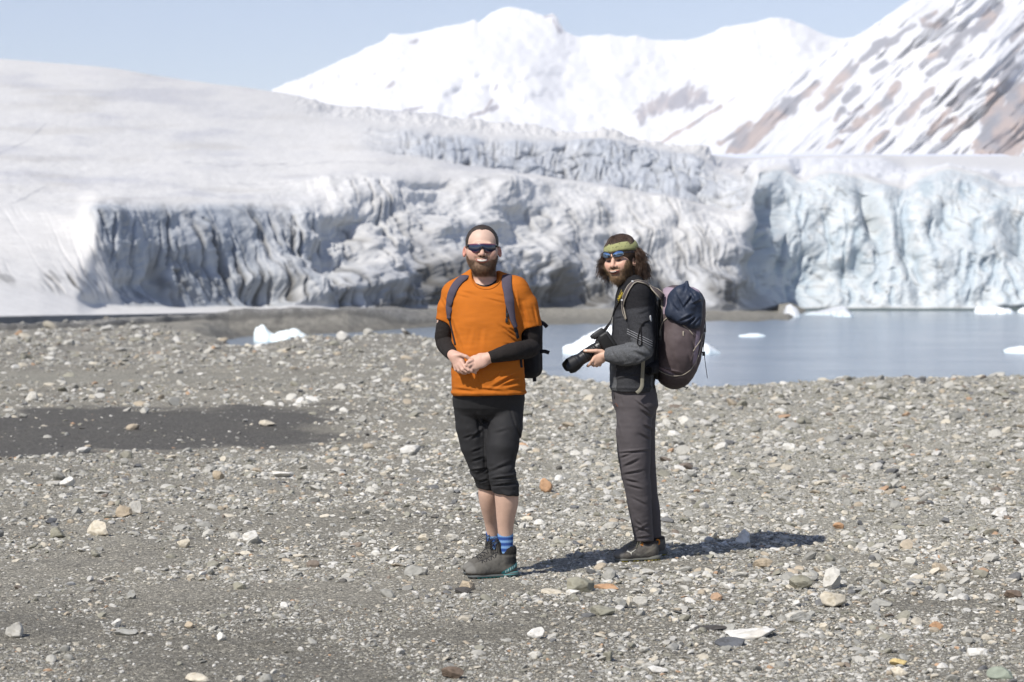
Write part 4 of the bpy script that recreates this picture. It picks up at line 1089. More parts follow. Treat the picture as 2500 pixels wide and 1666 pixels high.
def build_gravel():
    rng = np.random.default_rng(7)
    NP = 14
    protos = []
    for i in range(NP):
        sub = 1 if i < 8 else 2
        V, F = rock(300 + i, sub, 6 + i % 5, 0.0, .5, .9); protos.append((V, F))
    N = 268000
    px = rng.uniform(-720, 3120, N)
    py = 700 + 1.512 * FPX / np.exp(np.interp(rng.random(N), [0, 1], [math.log(6.9), math.log(46)]))
    # spread evenly over the picture rather than over the ground
    py = np.where(rng.random(N) < .09, rng.uniform(768, 850, N), rng.uniform(850, 1830, N))
    y = 1.512 * FPX / (py - 700); x = (px - 1250) / FPX * y
    s, a, b = silt(x, y)
    cl = fbm(x * 1.1, y * .9, 4.0, 3, 131)
    keep = rng.random(N) < np.clip((1 - .93 * s) * (1 + 1.5 * cl) * (.62 + .38 * sstep(900, 1500, px)), .03, 1) * (1 - .9 * b)
    dcl = T_dc(px); keep &= (y < dcl + 2) & ((y < T_db(px) - 1.5) | ((px < 520) & (y < T_db(px) + 12)))
    # clear of the feet
    for fx, fy, r in ((-.13, 10.98, .24), (.62, 11.72, .24), (-.05, 11.1, .2), (.75, 11.8, .2)):
        pass
    x, y, px, py = x[keep], y[keep], px[keep], py[keep]; n = len(x); s = s[keep]; a = a[keep]
    # size in photo pixels, then metres; nearer stones are fine gravel with some big ones
    size = np.exp(rng.normal(math.log(6.6), .56, n))
    right = sstep(1250, 1500, px) * sstep(1400, 1180, py)
    size = size * (1 + .12 * right) * (1 - .25 * sstep(1300, 1600, py))
    size = size * (1 + .45 * sstep(1250, 1550, px) * sstep(1330, 1420, py) * (rng.random(n) < .35))
    big = rng.random(n) < .022 + .02 * sstep(1250, 1500, px) * sstep(1320, 1400, py); size[big] *= rng.uniform(1.5, 2.6, big.sum())
    size = np.clip(size, 3.5, 40)
    w = size * y / FPX / 2
    nearfoot = np.zeros(n, bool)
    for fx, fy, r in ((-.16, 10.98, .26), (-.05, 11.12, .22), (.58, 11.74, .22), (.74, 11.86, .2)):
        nearfoot |= np.hypot(x - fx, y - fy) < r
    w[nearfoot] = np.minimum(w[nearfoot], .012)
    d3 = np.stack([w, w * rng.uniform(.55, .95, n), w * np.clip(rng.normal(.48, .16, n), .18, .9)], 1)
    yaw = rng.uniform(0, 2 * np.pi, n); tl = rng.normal(0, .22, n); tl2 = rng.normal(0, .22, n)
    z = ground_z(x, y) + d3[:, 2] * rng.uniform(-.25, .55, n)
    names = ['white', 'pale', 'cream', 'grey', 'olive', 'slate', 'tan', 'orange', 'brown', 'dark']
    pr = np.array([.14, .27, .10, .25, .14, .035, .05, .009, .012, .010]); pr /= pr.sum()
    ci = rng.choice(len(names), n, p=pr)
    C = np.array([PAL[k] for k in names])[ci] * rng.uniform(.76, 1.10, n)[:, None]
    C = C * .82 + .18 * np.array([.38, .365, .315])
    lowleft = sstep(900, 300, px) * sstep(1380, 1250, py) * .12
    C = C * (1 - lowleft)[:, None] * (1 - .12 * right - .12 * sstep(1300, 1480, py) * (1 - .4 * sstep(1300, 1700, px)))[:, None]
    which = rng.integers(0, 8, n); which[size > 17] = rng.integers(8, NP, (size > 17).sum())
    ch, sh = np.cos(yaw), np.sin(yaw)
    Vs, Fs, Cs = [], [], []; off = 0
    for p, (V, F) in enumerate(protos):
        I = np.nonzero(which == p)[0]
        if not len(I): continue
        Q = V[None] * d3[I][:, None, :]
        qx, qy, qz = Q[..., 0], Q[..., 1], Q[..., 2]
        t1, t2 = tl[I][:, None], tl2[I][:, None]
        qz = qz + t1 * qx + t2 * qy
        X = qx * ch[I][:, None] - qy * sh[I][:, None] + x[I][:, None]
        Y = qx * sh[I][:, None] + qy * ch[I][:, None] + y[I][:, None]
        Z = qz + z[I][:, None]
        Vs.append(np.stack([X, Y, Z], -1).reshape(-1, 3)); nv = len(V)
        Fs.append((F[None] + (np.arange(len(I)) * nv)[:, None, None] + off).reshape(-1, 3)); off += nv * len(I)
        Cs.append(np.repeat(C[I], nv, 0))
    me = mesh_np('gravel', np.vstack(Vs), np.vstack(Fs), np.vstack(Cs), smooth=False)
    mt = mat_col('gravel_stones', rough=.85, bump=.4, bscale=120.0, bdist=.003, vary=.15, vscale=60.0, spec=.3)
    o = obj('gravel', me, mt)
    tag(o, 'loose grey and white gravel covering the beach', 'gravel', kind='stuff')
build_gravel()

# ------------------------------------------------------------------ people: shared pieces
SKIN_M = mat_col('skin', rough=.55, bump=.12, bscale=260, bdist=.001, spec=.35, vary=.05, vscale=45)
HAIR_M = mat_col('hair', rough=.55, spec=.4, vary=.25, vscale=60)
def cloth(name, base=None, rough=.9, bump=.25, bscale=500, vary=.06, vscale=25, spec=.2, sheen=.0, bdist=.0015, stretch=None):
    return mat_col(name, rough, base, bump, bscale, spec, vary, vscale, 0.0, sheen, bdist=bdist, stretch=stretch)
LACE_M = cloth('lace_cord', (.03, .03, .032))
BLACK_WEB = cloth('black_webbing', (.02, .02, .024), bscale=900)
BUCKLE_M = mat_col('buckle_plastic', .4, (.015, .015, .017))

def bvh(P, F):
    return BVHTree.FromPolygons(P.tolist(), F.tolist())

def cam_hit(tree, px, py, lift=0.0):
    """the point of a surface that stands in front of the camera at a photo pixel"""
    o = Vector(CAM); d = Vector(W(px, py, 10.0)) - o; d.normalize()
    h, n, i, t = tree.ray_cast(o, d)
    if h is None: return None
    if n.dot(d) > 0: n = -n
    return np.array(h + n * lift), np.array(n)

def drape(tree, path, pre=(), post=(), n=6, lift=.001):
    """strap path in photo pixels laid on a surface; pre and post are (point, normal) pairs off the surface"""
    pts, nrm = [p[0] for p in pre], [p[1] for p in pre]
    for a, b in catmull([(x, y, 0) for x, y in path], n)[:, :2]:
        h = cam_hit(tree, a, b, lift)
        if h is not None: pts.append(h[0]); nrm.append(h[1])
    pts += [p[0] for p in post]; nrm += [p[1] for p in post]
    pts, nrm = np.array(pts), np.array(nrm)
    if len(pts) > 5:
        for _ in range(3):
            pts[1:-1] = .25 * pts[:-2] + .5 * pts[1:-1] + .25 * pts[2:]; nrm[1:-1] = .25 * nrm[:-2] + .5 * nrm[1:-1] + .25 * nrm[2:]
    nrm = np.array([v / (np.linalg.norm(v) + 1e-9) for v in nrm])
    return pts, nrm

def pxy(x, y, z):
    """photo pixel of world points"""
    dx, dy, dz = x - CAM[0], y - CAM[1], z - CAM[2]
    f = dy * _fw[1] + dz * _fw[2]; u = dy * _up[1] + dz * _up[2]
    return 1250 + FPX * dx / f, 833 - FPX * u / f

def folds(lst):
    """creases in cloth: (x0, y0, x1, y1, width, depth in mm) in photo pixels"""
    def fn(x, y, z):
        P, Y = pxy(x, y, z); d = np.zeros_like(P)
        for x0, y0, x1, y1, w, dep in lst:
            ax, ay = x1 - x0, y1 - y0; L2 = ax * ax + ay * ay
            t = np.clip(((P - x0) * ax + (Y - y0) * ay) / L2, 0, 1)
            s = ((P - x0) * ay - (Y - y0) * ax) / math.sqrt(L2)
            q = np.hypot(P - x0 - t * ax, Y - y0 - t * ay)
            tp = np.sin(np.pi * np.clip(t * .9 + .05, 0, 1))
            d += dep * .001 * tp * (np.exp(-(q / w) ** 2) - .7 * np.exp(-((s - 1.5 * w) / w) ** 2 - (np.maximum(q - 2.2 * w, 0) / w) ** 2))
        return d
    return fn

def head(f, H, wide=1.0, jaw=1.0):
    """skull, face, nose, ears into field f; H: frame at eye level, local -y is the face"""
    f.ell((0, .02, .027), (.079 * wide, .098, .090), H)
    f.ell((0, -.008, -.045), (.072 * jaw, .084, .080), H, .03)
    f.ell((0, -.062, -.098), (.034 * jaw, .030, .030), H, .03)
    for s in (-1, 1):
        f.ell((.038 * s * wide, -.058, -.028), (.032, .028, .028), H, .035)
        f.ell((.086 * s * wide, .010, -.018), (.009, .020, .030), H, .004, R=rot(-24 * s, 0, -9 * s))
        f.ell((.091 * s * wide, .002, -.016), (.006, .010, .018), H, .003, 's')
    f.cone(H.pt((-.040, -.080, .020)), H.pt((.040, -.080, .020)), .011, .011, .015)
    for s in (-1, 1): f.ell((.032 * s, -.101, -.002), (.020, .018, .012), H, .014, 's')
    f.cone(H.pt((0, -.088, .012)), H.pt((0, -.111, -.030)), .009, .0125, .012)
    for s in (-1, 1): f.ell((.0135 * s, -.098, -.034), (.0095, .012, .009), H, .006)
    f.ell((0, -.098, -.063), (.026, .014, .013), H, .012)

def hand_palm(f, wrist, mid, knuck, r0, r1, nrm, k=.012, flat=.5):
    f.cone(wrist, mid, r0, r1, k, flat=(nrm, flat))
    f.cone(mid, knuck, r1, r1 * .92, .008, flat=(nrm, flat))

def finger(f, pts, r=.0088, tip=.0068):
    n = len(pts)
    f.chain([(p, r + (tip - r) * i / (n - 1)) for i, p in enumerate(pts)], k=.006, kin=.002)

def shoe(root, heel, toe, L, colour, sole_col, tall, lace_mat, mat, lace_rows=5, collar_r=.042, name='shoe'):
    """heel, toe: points on the ground; returns the shoe part and its frame"""
    heel = np.array(heel, float); f3 = np.array(toe, float) - heel; f3[2] = 0; f3 /= np.linalg.norm(f3)
    fr = Frame(heel, np.stack([f3, np.array([-f3[1], f3[0], 0]), [0, 0, 1]], 1))
    k = L / .295
    c = fr.pt((.147 * k, 0, .08))
    f = Field(axis((c[0] - .22, c[0] + .22, .0032)), axis((c[1] - .20, c[1] + .20, .0032)), axis((-.004, .21, .0032)))
    up = (0, 0, 1)
    f.ell((.222 * k, 0, .038), (.066 * k, .044, .033), fr)
    f.cone(fr.pt((.05 * k, 0, .045)), fr.pt((.20 * k, 0, .036)), .036, .040, .02)
    f.ell((.048 * k, 0, .055), (.047 * k, .035, .058), fr, .02)
    f.cone(fr.pt((.205 * k, 0, .050)), fr.pt((.105 * k, 0, .092 if tall else .082)), .026, .032, .03)
    if tall:
        f.cone(fr.pt((.060 * k, 0, .085)), fr.pt((.050 * k, 0, .132)), collar_r, collar_r + .004, .025)
        f.cone(fr.pt((.112 * k, -.0, .10)), fr.pt((.098 * k, 0, .176)), .028, .021, .012, flat=(f3 + np.array([0, 0, .35]), .40))
        f.ell((.050 * k, 0, .176), (.037, .036, .032), fr, .006, 's')
    else:
        f.cone(fr.pt((.058 * k, 0, .07)), fr.pt((.052 * k, 0, .095)), collar_r, collar_r, .02)
        f.ell((.055 * k, 0, .115), (.040, .034, .032), fr, .008, 's')
    f.plane(fr.pt((0, 0, .016)), (0, 0, -1))
    f.disp(lambda x, y, z: .0012 * fbm(x * 60, y * 60, z * 60, 2, 3))
    P, F = f.mesh(); P = relax(P, F, 1)
    lx, ly, lz = fr.loc(P[:, 0], P[:, 1], P[:, 2])
    o = part(name, mesh_np(name, P, F, colour(lx / k, ly, lz)), mat, root)
    g = Field(axis((c[0] - .22, c[0] + .22, .0032)), axis((c[1] - .20, c[1] + .20, .0032)), axis((-.03, .06, .003)))
    g.cone(fr.pt((.043 * k, 0, .010)), fr.pt((.232 * k, 0, .012)),   .038, .045, 0, flat=(up, .30))
    g.ell((.035 * k, 0, .018), (.045, .041, .02), fr, .01)
    g.disp(lambda x, y, z: .002 * np.sign(np.sin((x * f3[0] + y * f3[1]) * 2 * np.pi / .022)) * (z < .006))
    P2, F2 = g.mesh(); sx, sy, sz = fr.loc(P2[:, 0], P2[:, 1], P2[:, 2])
    part('sole', mesh_np('sole', P2, F2, sole_col(sx / k, sy, sz)), SOLE_M, o)
    T = bvh(P, F)
    def top(x, y):
        a = fr.pt((x * k, y, .3)); h = T.ray_cast(Vector(a), Vector((0, 0, -1)))[0]
        return None if h is None else np.array(h) + np.array([0, 0, .0025])
    ls = []
    for i in range(lace_rows):
        x = .205 - i * .100 / max(1, lace_rows - 1)
        for s in (-1, 1):
            q = [top(x - .018 * t, s * (.024 - .048 * t)) for t in np.linspace(0, 1, 7)]
            if all(v is not None for v in q): ls.append(tube(q, .0021, 5))
    kn = top(.102, 0)
    if kn is not None:
        rg = np.random.default_rng(5)
        for s in (-1, 1):
            for lp in range(2):
                a = fr.pt(((.105 + .02 * rg.random()) * k, s * .03, 0)); b_ = kn.copy()
                e = b_ + fr.R @ np.array([.035 + .02 * lp, s * (.035 + .02 * rg.random()), -.02 - .02 * lp])
                m = (b_ + e) / 2 + np.array([0, 0, .022])
                ls.append(tube(catmull([b_, m, e, (b_ + e) / 2 + np.array([.004, 0, .0]), b_], 6), .0019, 5))
    V, Fl = merge(ls); part('laces', mesh_np('laces', V, Fl), lace_mat, o)
    return o, fr, T
SOLE_M = mat_col('shoe_rubber', .75, bump=.3, bscale=200, spec=.3)

def strands(roots, dirs, length, r, rng, curl=.0, seg=2, sides=3, droop=0.0):
    """many thin hairs as one mesh"""
    n = len(roots); t = np.linspace(0, 1, seg + 1); length = np.broadcast_to(np.asarray(length, float), (n,))
    L = length * rng.uniform(.6, 1.2, n)
    side = rng.normal(size=(n, 3)) * curl
    Pt = roots[:, None] + dirs[:, None] * (L[:, None] * t)[..., None] + side[:, None] * (t ** 2)[None, :, None] * length[:, None, None] + np.array([0, 0, -1.0]) * (droop * L[:, None] * t ** 2)[..., None]
    rad = r * (1 - .75 * t)
    u = np.cross(dirs, rng.normal(size=(n, 3))); u /= np.linalg.norm(u, axis=1)[:, None] + 1e-9; w = np.cross(dirs, u)
    ang = np.arange(sides) * 2 * np.pi / sides
    ring = np.cos(ang)[None, :, None] * u[:, None] + np.sin(ang)[None, :, None] * w[:, None]
    V = Pt[:, :, None] + ring[:, None] * rad[None, :, None, None]
    V = V.reshape(-1, 3); per = (seg + 1) * sides
    a = np.arange(sides); b = (a + 1) % sides
    F = np.vstack([np.stack([i * sides + a, i * sides + b, (i + 1) * sides + b, (i + 1) * sides + a], 1) for i in range(seg)])
    return V, [(F[None] + (np.arange(n) * per)[:, None, None]).reshape(-1, 4)]

def text_mesh(s, size, fr, mat, name, root, bold=True, extrude=.0006):
    """raised lettering lying in the local xy plane of a frame"""
    cu = bpy.data.curves.new(name, 'FONT'); cu.body = s; cu.size = size; cu.extrude = extrude
    cu.align_x = 'CENTER'; cu.align_y = 'CENTER'
    if bold: cu.offset = size * .015
    t = bpy.data.objects.new('lettering_curve', cu); col.objects.link(t)
    dg = bpy.context.evaluated_depsgraph_get()
    me = bpy.data.meshes.new_from_object(t.evaluated_get(dg)); me.name = name
    bpy.data.objects.remove(t); bpy.data.curves.remove(cu)
    for v in me.vertices: v.co = Vector(fr.pt(v.co))
    return part(name, me, mat, root)

# ------------------------------------------------------------------ the man in the orange shirt
D1 = 11.05
def M1(px, py, dy=0.0): return W(px, py, D1 + dy)
ORG1 = np.array([M1(1205, 1400)[0], 11.10, 0.0])

def build_man1():
    rng = np.random.default_rng(21)
    H = Frame(M1(1177, 606, -.03), rot(1, 1, 0))
    # ---- body: one continuous surface
    f = Field(axis((-.46, -.335, .006), (-.335, -.02, .0027), (-.02, .20, .006)), axis((10.74, 11.16, .0032), (11.16, 11.45, .006)),
              axis((.02, .95, .006), (.95, 1.04, .005), (1.04, 1.22, .0028), (1.22, 1.42, .006), (1.42, 1.86, .0025)))
    head(f, H, 1.045, 1.10)
    f.cone(M1(1180, 632, .015), M1(1184, 705, .03), .060, .066, .03)
    zz = lambda py: M1(1250, py)[2]
    xx = lambda px, py: M1(px, py)[0]
    rows = [(692, 1140, 1232, .06, .02), (712, 1112, 1258, .085, .01), (740, 1108, 1264, .105, 0), (850, 1112, 1266, .12, -.02), (950, 1112, 1274, .12, -.01), (985, 1122, 1266, .10, 0), (1000, 1140, 1250, .07, .01)]
    f.loft([(zz(y), xx((a + b) / 2, y), D1 + dy, (xx(b, y) - xx(a, y)) / 2, h) for y, a, b, h, dy in rows], 2.3, .03)
    RA = [(M1(1112, 722, .01), .050), (M1(1088, 775, .015), .042), (M1(1085, 832, .03), .042), (M1(1091, 848, -.03), .038), (M1(1105, 867, -.16), .026), (M1(1110, 871, -.185), .025)]
    LA = [(M1(1260, 718, .0), .055), (M1(1290, 780, .02), .048), (M1(1297, 843, .04), .045), (M1(1290, 852, -.03), .042), (M1(1264, 857, -.13), .041), (M1(1238, 862, -.18), .037), (M1(1196, 873, -.205), .027), (M1(1190, 875, -.205), .026)]
    f.limb(RA, .03); f.limb(LA, .03)
    cn = np.array([0, -1, .25])
    # his right hand
    hand_palm(f, M1(1108, 869, -.18), M1(1116, 876, -.192), M1(1122, 887, -.200), .025, .032, cn + np.array([-.3, 0, 0]))
    finger(f, [M1(1127, 883, -.210), M1(1136, 898, -.226), M1(1144, 904, -.230), M1(1151, 907, -.226)], .0098)
    finger(f, [M1(1121, 890, -.207), M1(1129, 903, -.220), M1(1138, 908, -.218), M1(1145, 910, -.210)], .0096)
    finger(f, [M1(1114, 893, -.200), M1(1120, 905, -.207), M1(1130, 911, -.200), M1(1137, 912, -.192)], .0090)
    finger(f, [M1(1109, 892, -.190), M1(1112, 903, -.194), M1(1121, 909, -.186)], .0082)
    finger(f, [M1(1114, 868, -.200), M1(1126, 867, -.212), M1(1138, 871, -.217), M1(1147, 877, -.214)], .0112, .0085)
    # his left hand
    hand_palm(f, M1(1190, 875, -.205), M1(1176, 880, -.208), M1(1160, 889, -.208), .026, .036, cn + np.array([.1, 0, .1]))
    finger(f, [M1(1153, 880, -.216), M1(1142, 885, -.230), M1(1138, 892, -.230), M1(1139, 898, -.222)], .0096)
    finger(f, [M1(1153, 889, -.218), M1(1145, 893, -.229), M1(1143, 900, -.224), M1(1147, 905, -.212)], .0096)
    finger(f, [M1(1157, 897, -.214), M1(1150, 901, -.220), M1(1151, 907, -.212), M1(1156, 909, -.2)], .0090)
    finger(f, [M1(1165, 903, -.206), M1(1158, 908, -.206), M1(1161, 911, -.195)], .0082)
    finger(f, [M1(1170, 874, -.2), M1(1158, 872, -.198), M1(1148, 876, -.196)], .0105, .0085)
    # legs
    RL = [(M1(1154, 990, .02), .070), (M1(1156, 1085, .04), .056), (M1(1180, 1165, .06), .040), (M1(1189, 1185, .09), .046), (M1(1191, 1205, .10), .050), (M1(1193, 1225, .12), .049), (M1(1196, 1250, .15), .042), (M1(1199, 1275, .18), .035), (M1(1202, 1300, .20), .031), (M1(1203, 1330, .215), .029), (M1(1203, 1375, .22), .028)]
    LL = [(M1(1234, 990, 0), .070), (M1(1230, 1085, -.03), .060), (M1(1228, 1160, -.045), .048), (M1(1235, 1190, -.03), .058), (M1(1237, 1212, -.02), .0615), (M1(1237, 1232, -.012), .058), (M1(1235, 1257, 0), .050), (M1(1234, 1280, .012), .043), (M1(1234, 1302, .022), .0385), (M1(1235, 1330, .03), .034), (M1(1237, 1378, .035), .030)]
    f.limb(RL, .03); f.limb(LL, .03)
    f.cone(M1(1204, 1381, .22), M1(1160, 1388, .125), .024, .018, .01); f.cone(M1(1238, 1386, .035), M1(1175, 1394, -.02), .026, .018, .01)
    P, F = f.mesh(); P = relax(P, F, 1, .4)
    lx, ly, lz = H.loc(P[:, 0], P[:, 1], P[:, 2])
    skin = np.array([.53, .355, .27]); red = np.array([.50, .225, .175]); pale = np.array([.565, .40, .32])
    C = np.tile(skin, (len(P), 1)).astype(float)
    hd = lz > -.15
    def mixc(c, k):
        nonlocal C
        C = C * (1 - k[:, None]) + np.asarray(c) * k[:, None]
    nz = fbm(P[:, 0] * 60, P[:, 1] * 60, P[:, 2] * 60, 3, 4)
    mixc(pale, hd * sstep(.02, .05, lz) * .8)
    mixc(red, hd * np.exp(-(((np.abs(lx) - .048) / .024) ** 2 + ((lz + .030) / .020) ** 2)) * (ly < 0) * .45)
    mixc(red, hd * sstep(.078, .088, np.abs(lx)) * (lz < .03) * .85)
    mixc(red, hd * np.exp(-((lx / .016) ** 2 + ((lz + .026) / .016) ** 2)) * (ly < -.09) * .35)
    mixc(np.array([.08, .03, .025]), hd * (np.exp(-(((np.abs(lx) - .009) / .005) ** 2 + ((lz + .042) / .004) ** 2)) > .4) * (ly < -.09))
    # beard and moustache
    fr_ = ly < .03
    top = -.066 + .008 * (np.abs(lx) / .07) ** 2 + .018 * sstep(.064, .078, np.abs(lx)) + nz * .004
    bd = sstep(.006, -.004, lz - top) * sstep(-.155, -.14, lz) * fr_
    mus = np.exp(-((lz + .0515 - 3 * lx * lx) / .0075) ** 2) * sstep(.046, .034, np.abs(lx)) * (ly < -.05)
    bd = bd * (np.abs(lx) < .080)
    bk = np.clip(np.maximum(bd, mus * .95) * (.82 + .25 * nz), 0, 1)
    bcol = np.array([.155, .097, .058]) * (1 - sstep(.02, .06, np.abs(lx))[:, None]) + np.array([.108, .070, .044]) * sstep(.02, .06, np.abs(lx))[:, None]
    C = C * (1 - (bk * hd)[:, None]) + bcol * (bk * hd)[:, None]
    nl = np.clip((lz + .034) / -.030, 0, 1); xl = .021 + .024 * nl
    mixc(np.array([.33, .15, .11]), hd * (ly < -.04) * np.exp(-((np.abs(lx) - xl) / .0028) ** 2) * sstep(-.030, -.037, lz) * sstep(-.074, -.060, lz) * .6)  # crease shade of the smile folds, painted dark red
    zc = -.0648 + 7.0 * lx * lx
    lip = sstep(.034, .029, np.abs(lx)) * (ly < -.05)
    mixc(np.array([.45, .17, .15]), lip * (np.abs(lz - zc + .0015) < .0105 - .004 * np.abs(lx) / .03))
    mixc(np.array([.06, .02, .02]), lip * (np.abs(lz - zc) < .0060 * np.sqrt(np.clip(1 - (lx / .029) ** 2, 0, 1))))
    mixc(np.array([.70, .665, .60]), (ly < -.05) * (np.abs(lz - zc - .0003) < .0049 * np.sqrt(np.clip(1 - (lx / .0265) ** 2, 0, 1))) * (np.abs(lx) < .0265))
    # thin dark hairline tint at the top of the forehead
    mixc(np.array([.10, .07, .055]), hd * sstep(.100, .112, lz) * .5 * sstep(.03, .01, np.abs(lx)) * (ly < 0))
    # knuckles and hands pinker
    hk = (P[:, 2] > 1.02) & (P[:, 2] < 1.2) & (P[:, 1] < 10.92)
    mixc(np.array([.55, .33, .26]), hk * (.5 + .3 * nz))
    root = root_mesh('person', P, F, C, SKIN_M, ORG1)
    tag(root, 'smiling bearded man in a bright orange t-shirt with his hands clasped', 'person')
    body_t = bvh(P, F)
    # ---- hair
    g = Field(axis((H.c[0] - .12, H.c[0] + .12, .0028)), axis((H.c[1] - .14, H.c[1] + .15, .0028)), axis((H.c[2] - .09, H.c[2] + .14, .0028)))
    g.ell((0, .0205, .028), (.0848, .0995, .0918), H)
    for s_ in (-1, 1): g.ell((.024 * s_, -.110, .020), (.0655, .118, .0930), H, .004, 's')
    g.rbox((0, -.08, -.085), (.2, .105, .075), .01, H, .006, 's')
    g.ell((0, .02, -.06), (.2, .2, .008), H, .01, 's')
    g.disp(lambda x, y, z: .0022 * fbm(x * 240, y * 240, z * 90, 2, 8))
    P2, F2 = g.mesh(); hx, hy, hz = H.loc(P2[:, 0], P2[:, 1], P2[:, 2])
    P2c = np.tile(np.array([.046, .034, .027]), (len(P2), 1)) * (1 + .4 * fbm(P2[:, 0] * 150, P2[:, 1] * 150, P2[:, 2] * 40, 2, 3))[:, None]
    N2 = vnormals(P2, F2); pick = rng.choice(len(P2), 7000)
    dh = N2[pick] * .45 + np.array([0, .5, -.1]); dh /= np.linalg.norm(dh, axis=1)[:, None]
    Vs, Fs = strands(P2[pick], dh, .0042, .0004, rng, .25)
    V, Fl = merge([(P2, [F2]), (Vs, Fs)])
    part('hair', mesh_np('hair', V, Fl, np.vstack([P2c, np.tile([.035, .026, .02], (len(Vs), 1))])), HAIR_M, root)
    # ---- beard hairs
    N = vnormals(P, F); cand = np.nonzero((bk > .55) & hd & (np.abs(lx) < .09) & ((np.abs(lz - zc) > .0125) | (np.abs(lx) > .038)))[0]
    pick = rng.choice(cand, 5200)
    dd = N[pick] * .75 + np.array([0, -.1, -.75]); dd /= np.linalg.norm(dd, axis=1)[:, None]
    low = sstep(-.07, -.12, lz[pick])
    bl = .0075 * (.30 + .70 * np.maximum(sstep(-.078, -.095, lz[pick]), sstep(.036, .050, np.abs(lx[pick])) * .8))
    Vs, Fs = strands(P[pick] - N[pick] * .001, dd, bl, .00045, rng, .35)
    cs = np.repeat(np.array([.185, .115, .068])[None] * rng.uniform(.5, 1.5, 5200)[:, None], 9, 0)
    part('beard', mesh_np('beard', Vs, Fs, cs), HAIR_M, root)
    # ---- sunglasses: one wrap-around shield
    def shield(t, h, out=0.0):
        x = .0725 * t; y = -.1085 + .046 * np.abs(t) ** 2.2 - out
        top = .0235 - .004 * t * t
        at = np.abs(t)
        bot = np.interp(at, [0, .10, .2, .38, .6, .8, .95, 1], [-.002, -.008, -.018, -.0265, -.025, -.020, -.010, -.004])
        return np.stack([x, y, bot + (top - bot) * h], -1)
    tt = np.linspace(-1, 1, 49); hh = np.linspace(0, 1, 13)
    G = np.stack([[shield(t, h, .004 * math.sin(math.pi * h)) for h in hh] for t in tt])
    n, m = G.shape[:2]; i = np.arange(n * m).reshape(n, m)
    Fq = np.stack([i[:-1, :-1].ravel(), i[1:, :-1].ravel(), i[1:, 1:].ravel(), i[:-1, 1:].ravel()], 1)
    A = G.reshape(-1, 3); B = A + np.array([0, .003, 0])
    edge = np.concatenate([i[0], i[1:, -1], i[-1, -2::-1], i[-2:0:-1, 0]]); e2 = np.roll(edge, -1)
    Vl = np.vstack([A, B]); Fl = [np.vstack([Fq, Fq[:, ::-1] + n * m, np.stack([edge, e2, e2 + n * m, edge + n * m], 1)])]
    u = np.repeat(np.abs(tt), m); hv = np.tile(hh, n)
    lc = np.tile(np.array([.006, .014, .040]), (len(A), 1)); rim = np.clip(sstep(.22, .02, hv) + sstep(.80, .97, hv), 0, 1)[:, None]
    lc = lc * (1 - rim) + np.array([.16, .035, .055]) * rim
    glasses = part('sunglasses', mesh_np('sunglasses', H.pt(Vl), Fl, np.vstack([lc, lc])), mat_col('blue_mirror_lens', .09, spec=.9, coat=.5), root)
    FM = mat_col('black_glasses_frame', .35, (.012, .012, .013))
    for s in (-1, 1):
        V, Fl = tube(catmull([H.pt((.0705 * s, -.070, .011)), H.pt((.075 * s, -.058, .012)), H.pt((.083 * s, -.02, .008)), H.pt((.086 * s, .02, .002)), H.pt((.084 * s, .05, -.02))], 6), np.interp(np.linspace(0, 1, 25), [0, .15, .3, 1], [.0075, .0085, .0040, .0034]), 8)
        part('temple', mesh_np('temple', V, Fl), FM, glasses)
    V, Fl = tube(catmull([H.pt((-.014, -.108, -.018)), H.pt((-.009, -.113, -.006)), H.pt((0, -.1145, .005)), H.pt((.009, -.113, -.006)), H.pt((.014, -.108, -.018))], 5), .0028, 6)
    part('nose_piece', mesh_np('nose_piece', V, Fl), FM, glasses)
    # ---- t-shirt
    ax = (axis((-.48, .24, .0042)), axis((10.70, 11.35, .0042)), axis((zz(990), zz(640), .0042)))
    t = Field(*ax)
    rows = [(683, 1139, 1233, .07, .03), (694, 1118, 1252, .092, .022), (710, 1102, 1266, .112, .01), (735, 1099, 1272, .126, 0), (780, 1101, 1271, .137, -.01), (850, 1103, 1274, .142, -.02), (900, 1102, 1280, .146, -.03), (945, 1103, 1283, .143, -.025), (962, 1105, 1282, .141, -.02), (972, 1107, 1280, .139, -.02)]
    t.loft([(zz(y), xx((a + b) / 2, y), D1 + dy, (xx(b, y) - xx(a, y)) / 2, h) for y, a, b, h, dy in rows], 2.35)
    t.cone(M1(1158, 676, .03), M1(1106, 715, .01), .045, .056, .04); t.cone(M1(1214, 680, .03), M1(1262, 708, .01), .043, .060, .04)
    s = Field(*ax); s.chain([(M1(1116, 716, .01), .060), (M1(1096, 752, .015), .060), (M1(1084, 800, .015), .046)])
    s.plane(M1(1085, 787), (-.38, -.1, -.92)); t.D = smin(t.D, s.D, .035)
    s = Field(*ax); s.chain([(M1(1256, 708, .01), .064), (M1(1281, 745, .015), .067), (M1(1296, 815, .02), .066)])
    s.plane(M1(1295, 802), (.26, -.05, -.97)); t.D = smin(t.D, s.D, .035)
    # neck opening, lower in front
    t.ell(M1(1186, 662, -.035), (.077, .112, .082), None, .008, 's', R=rot(0, 14, 0))
    t.plane(M1(1190, 963), (.035, 0, -1), .004)
    t.disp(lambda x, y, z: .0032 * fbm(x * 7, y * 7, z * 22, 3, 5) + .0035 * perlin(x * 5, y * 5, z * 9, 9) * sstep(1.25, 1.0, z) - .006 * np.exp(-((z - zz(958)) / .01) ** 2) * (1 + perlin(x * 30, y * 30, 0.0, 6)))
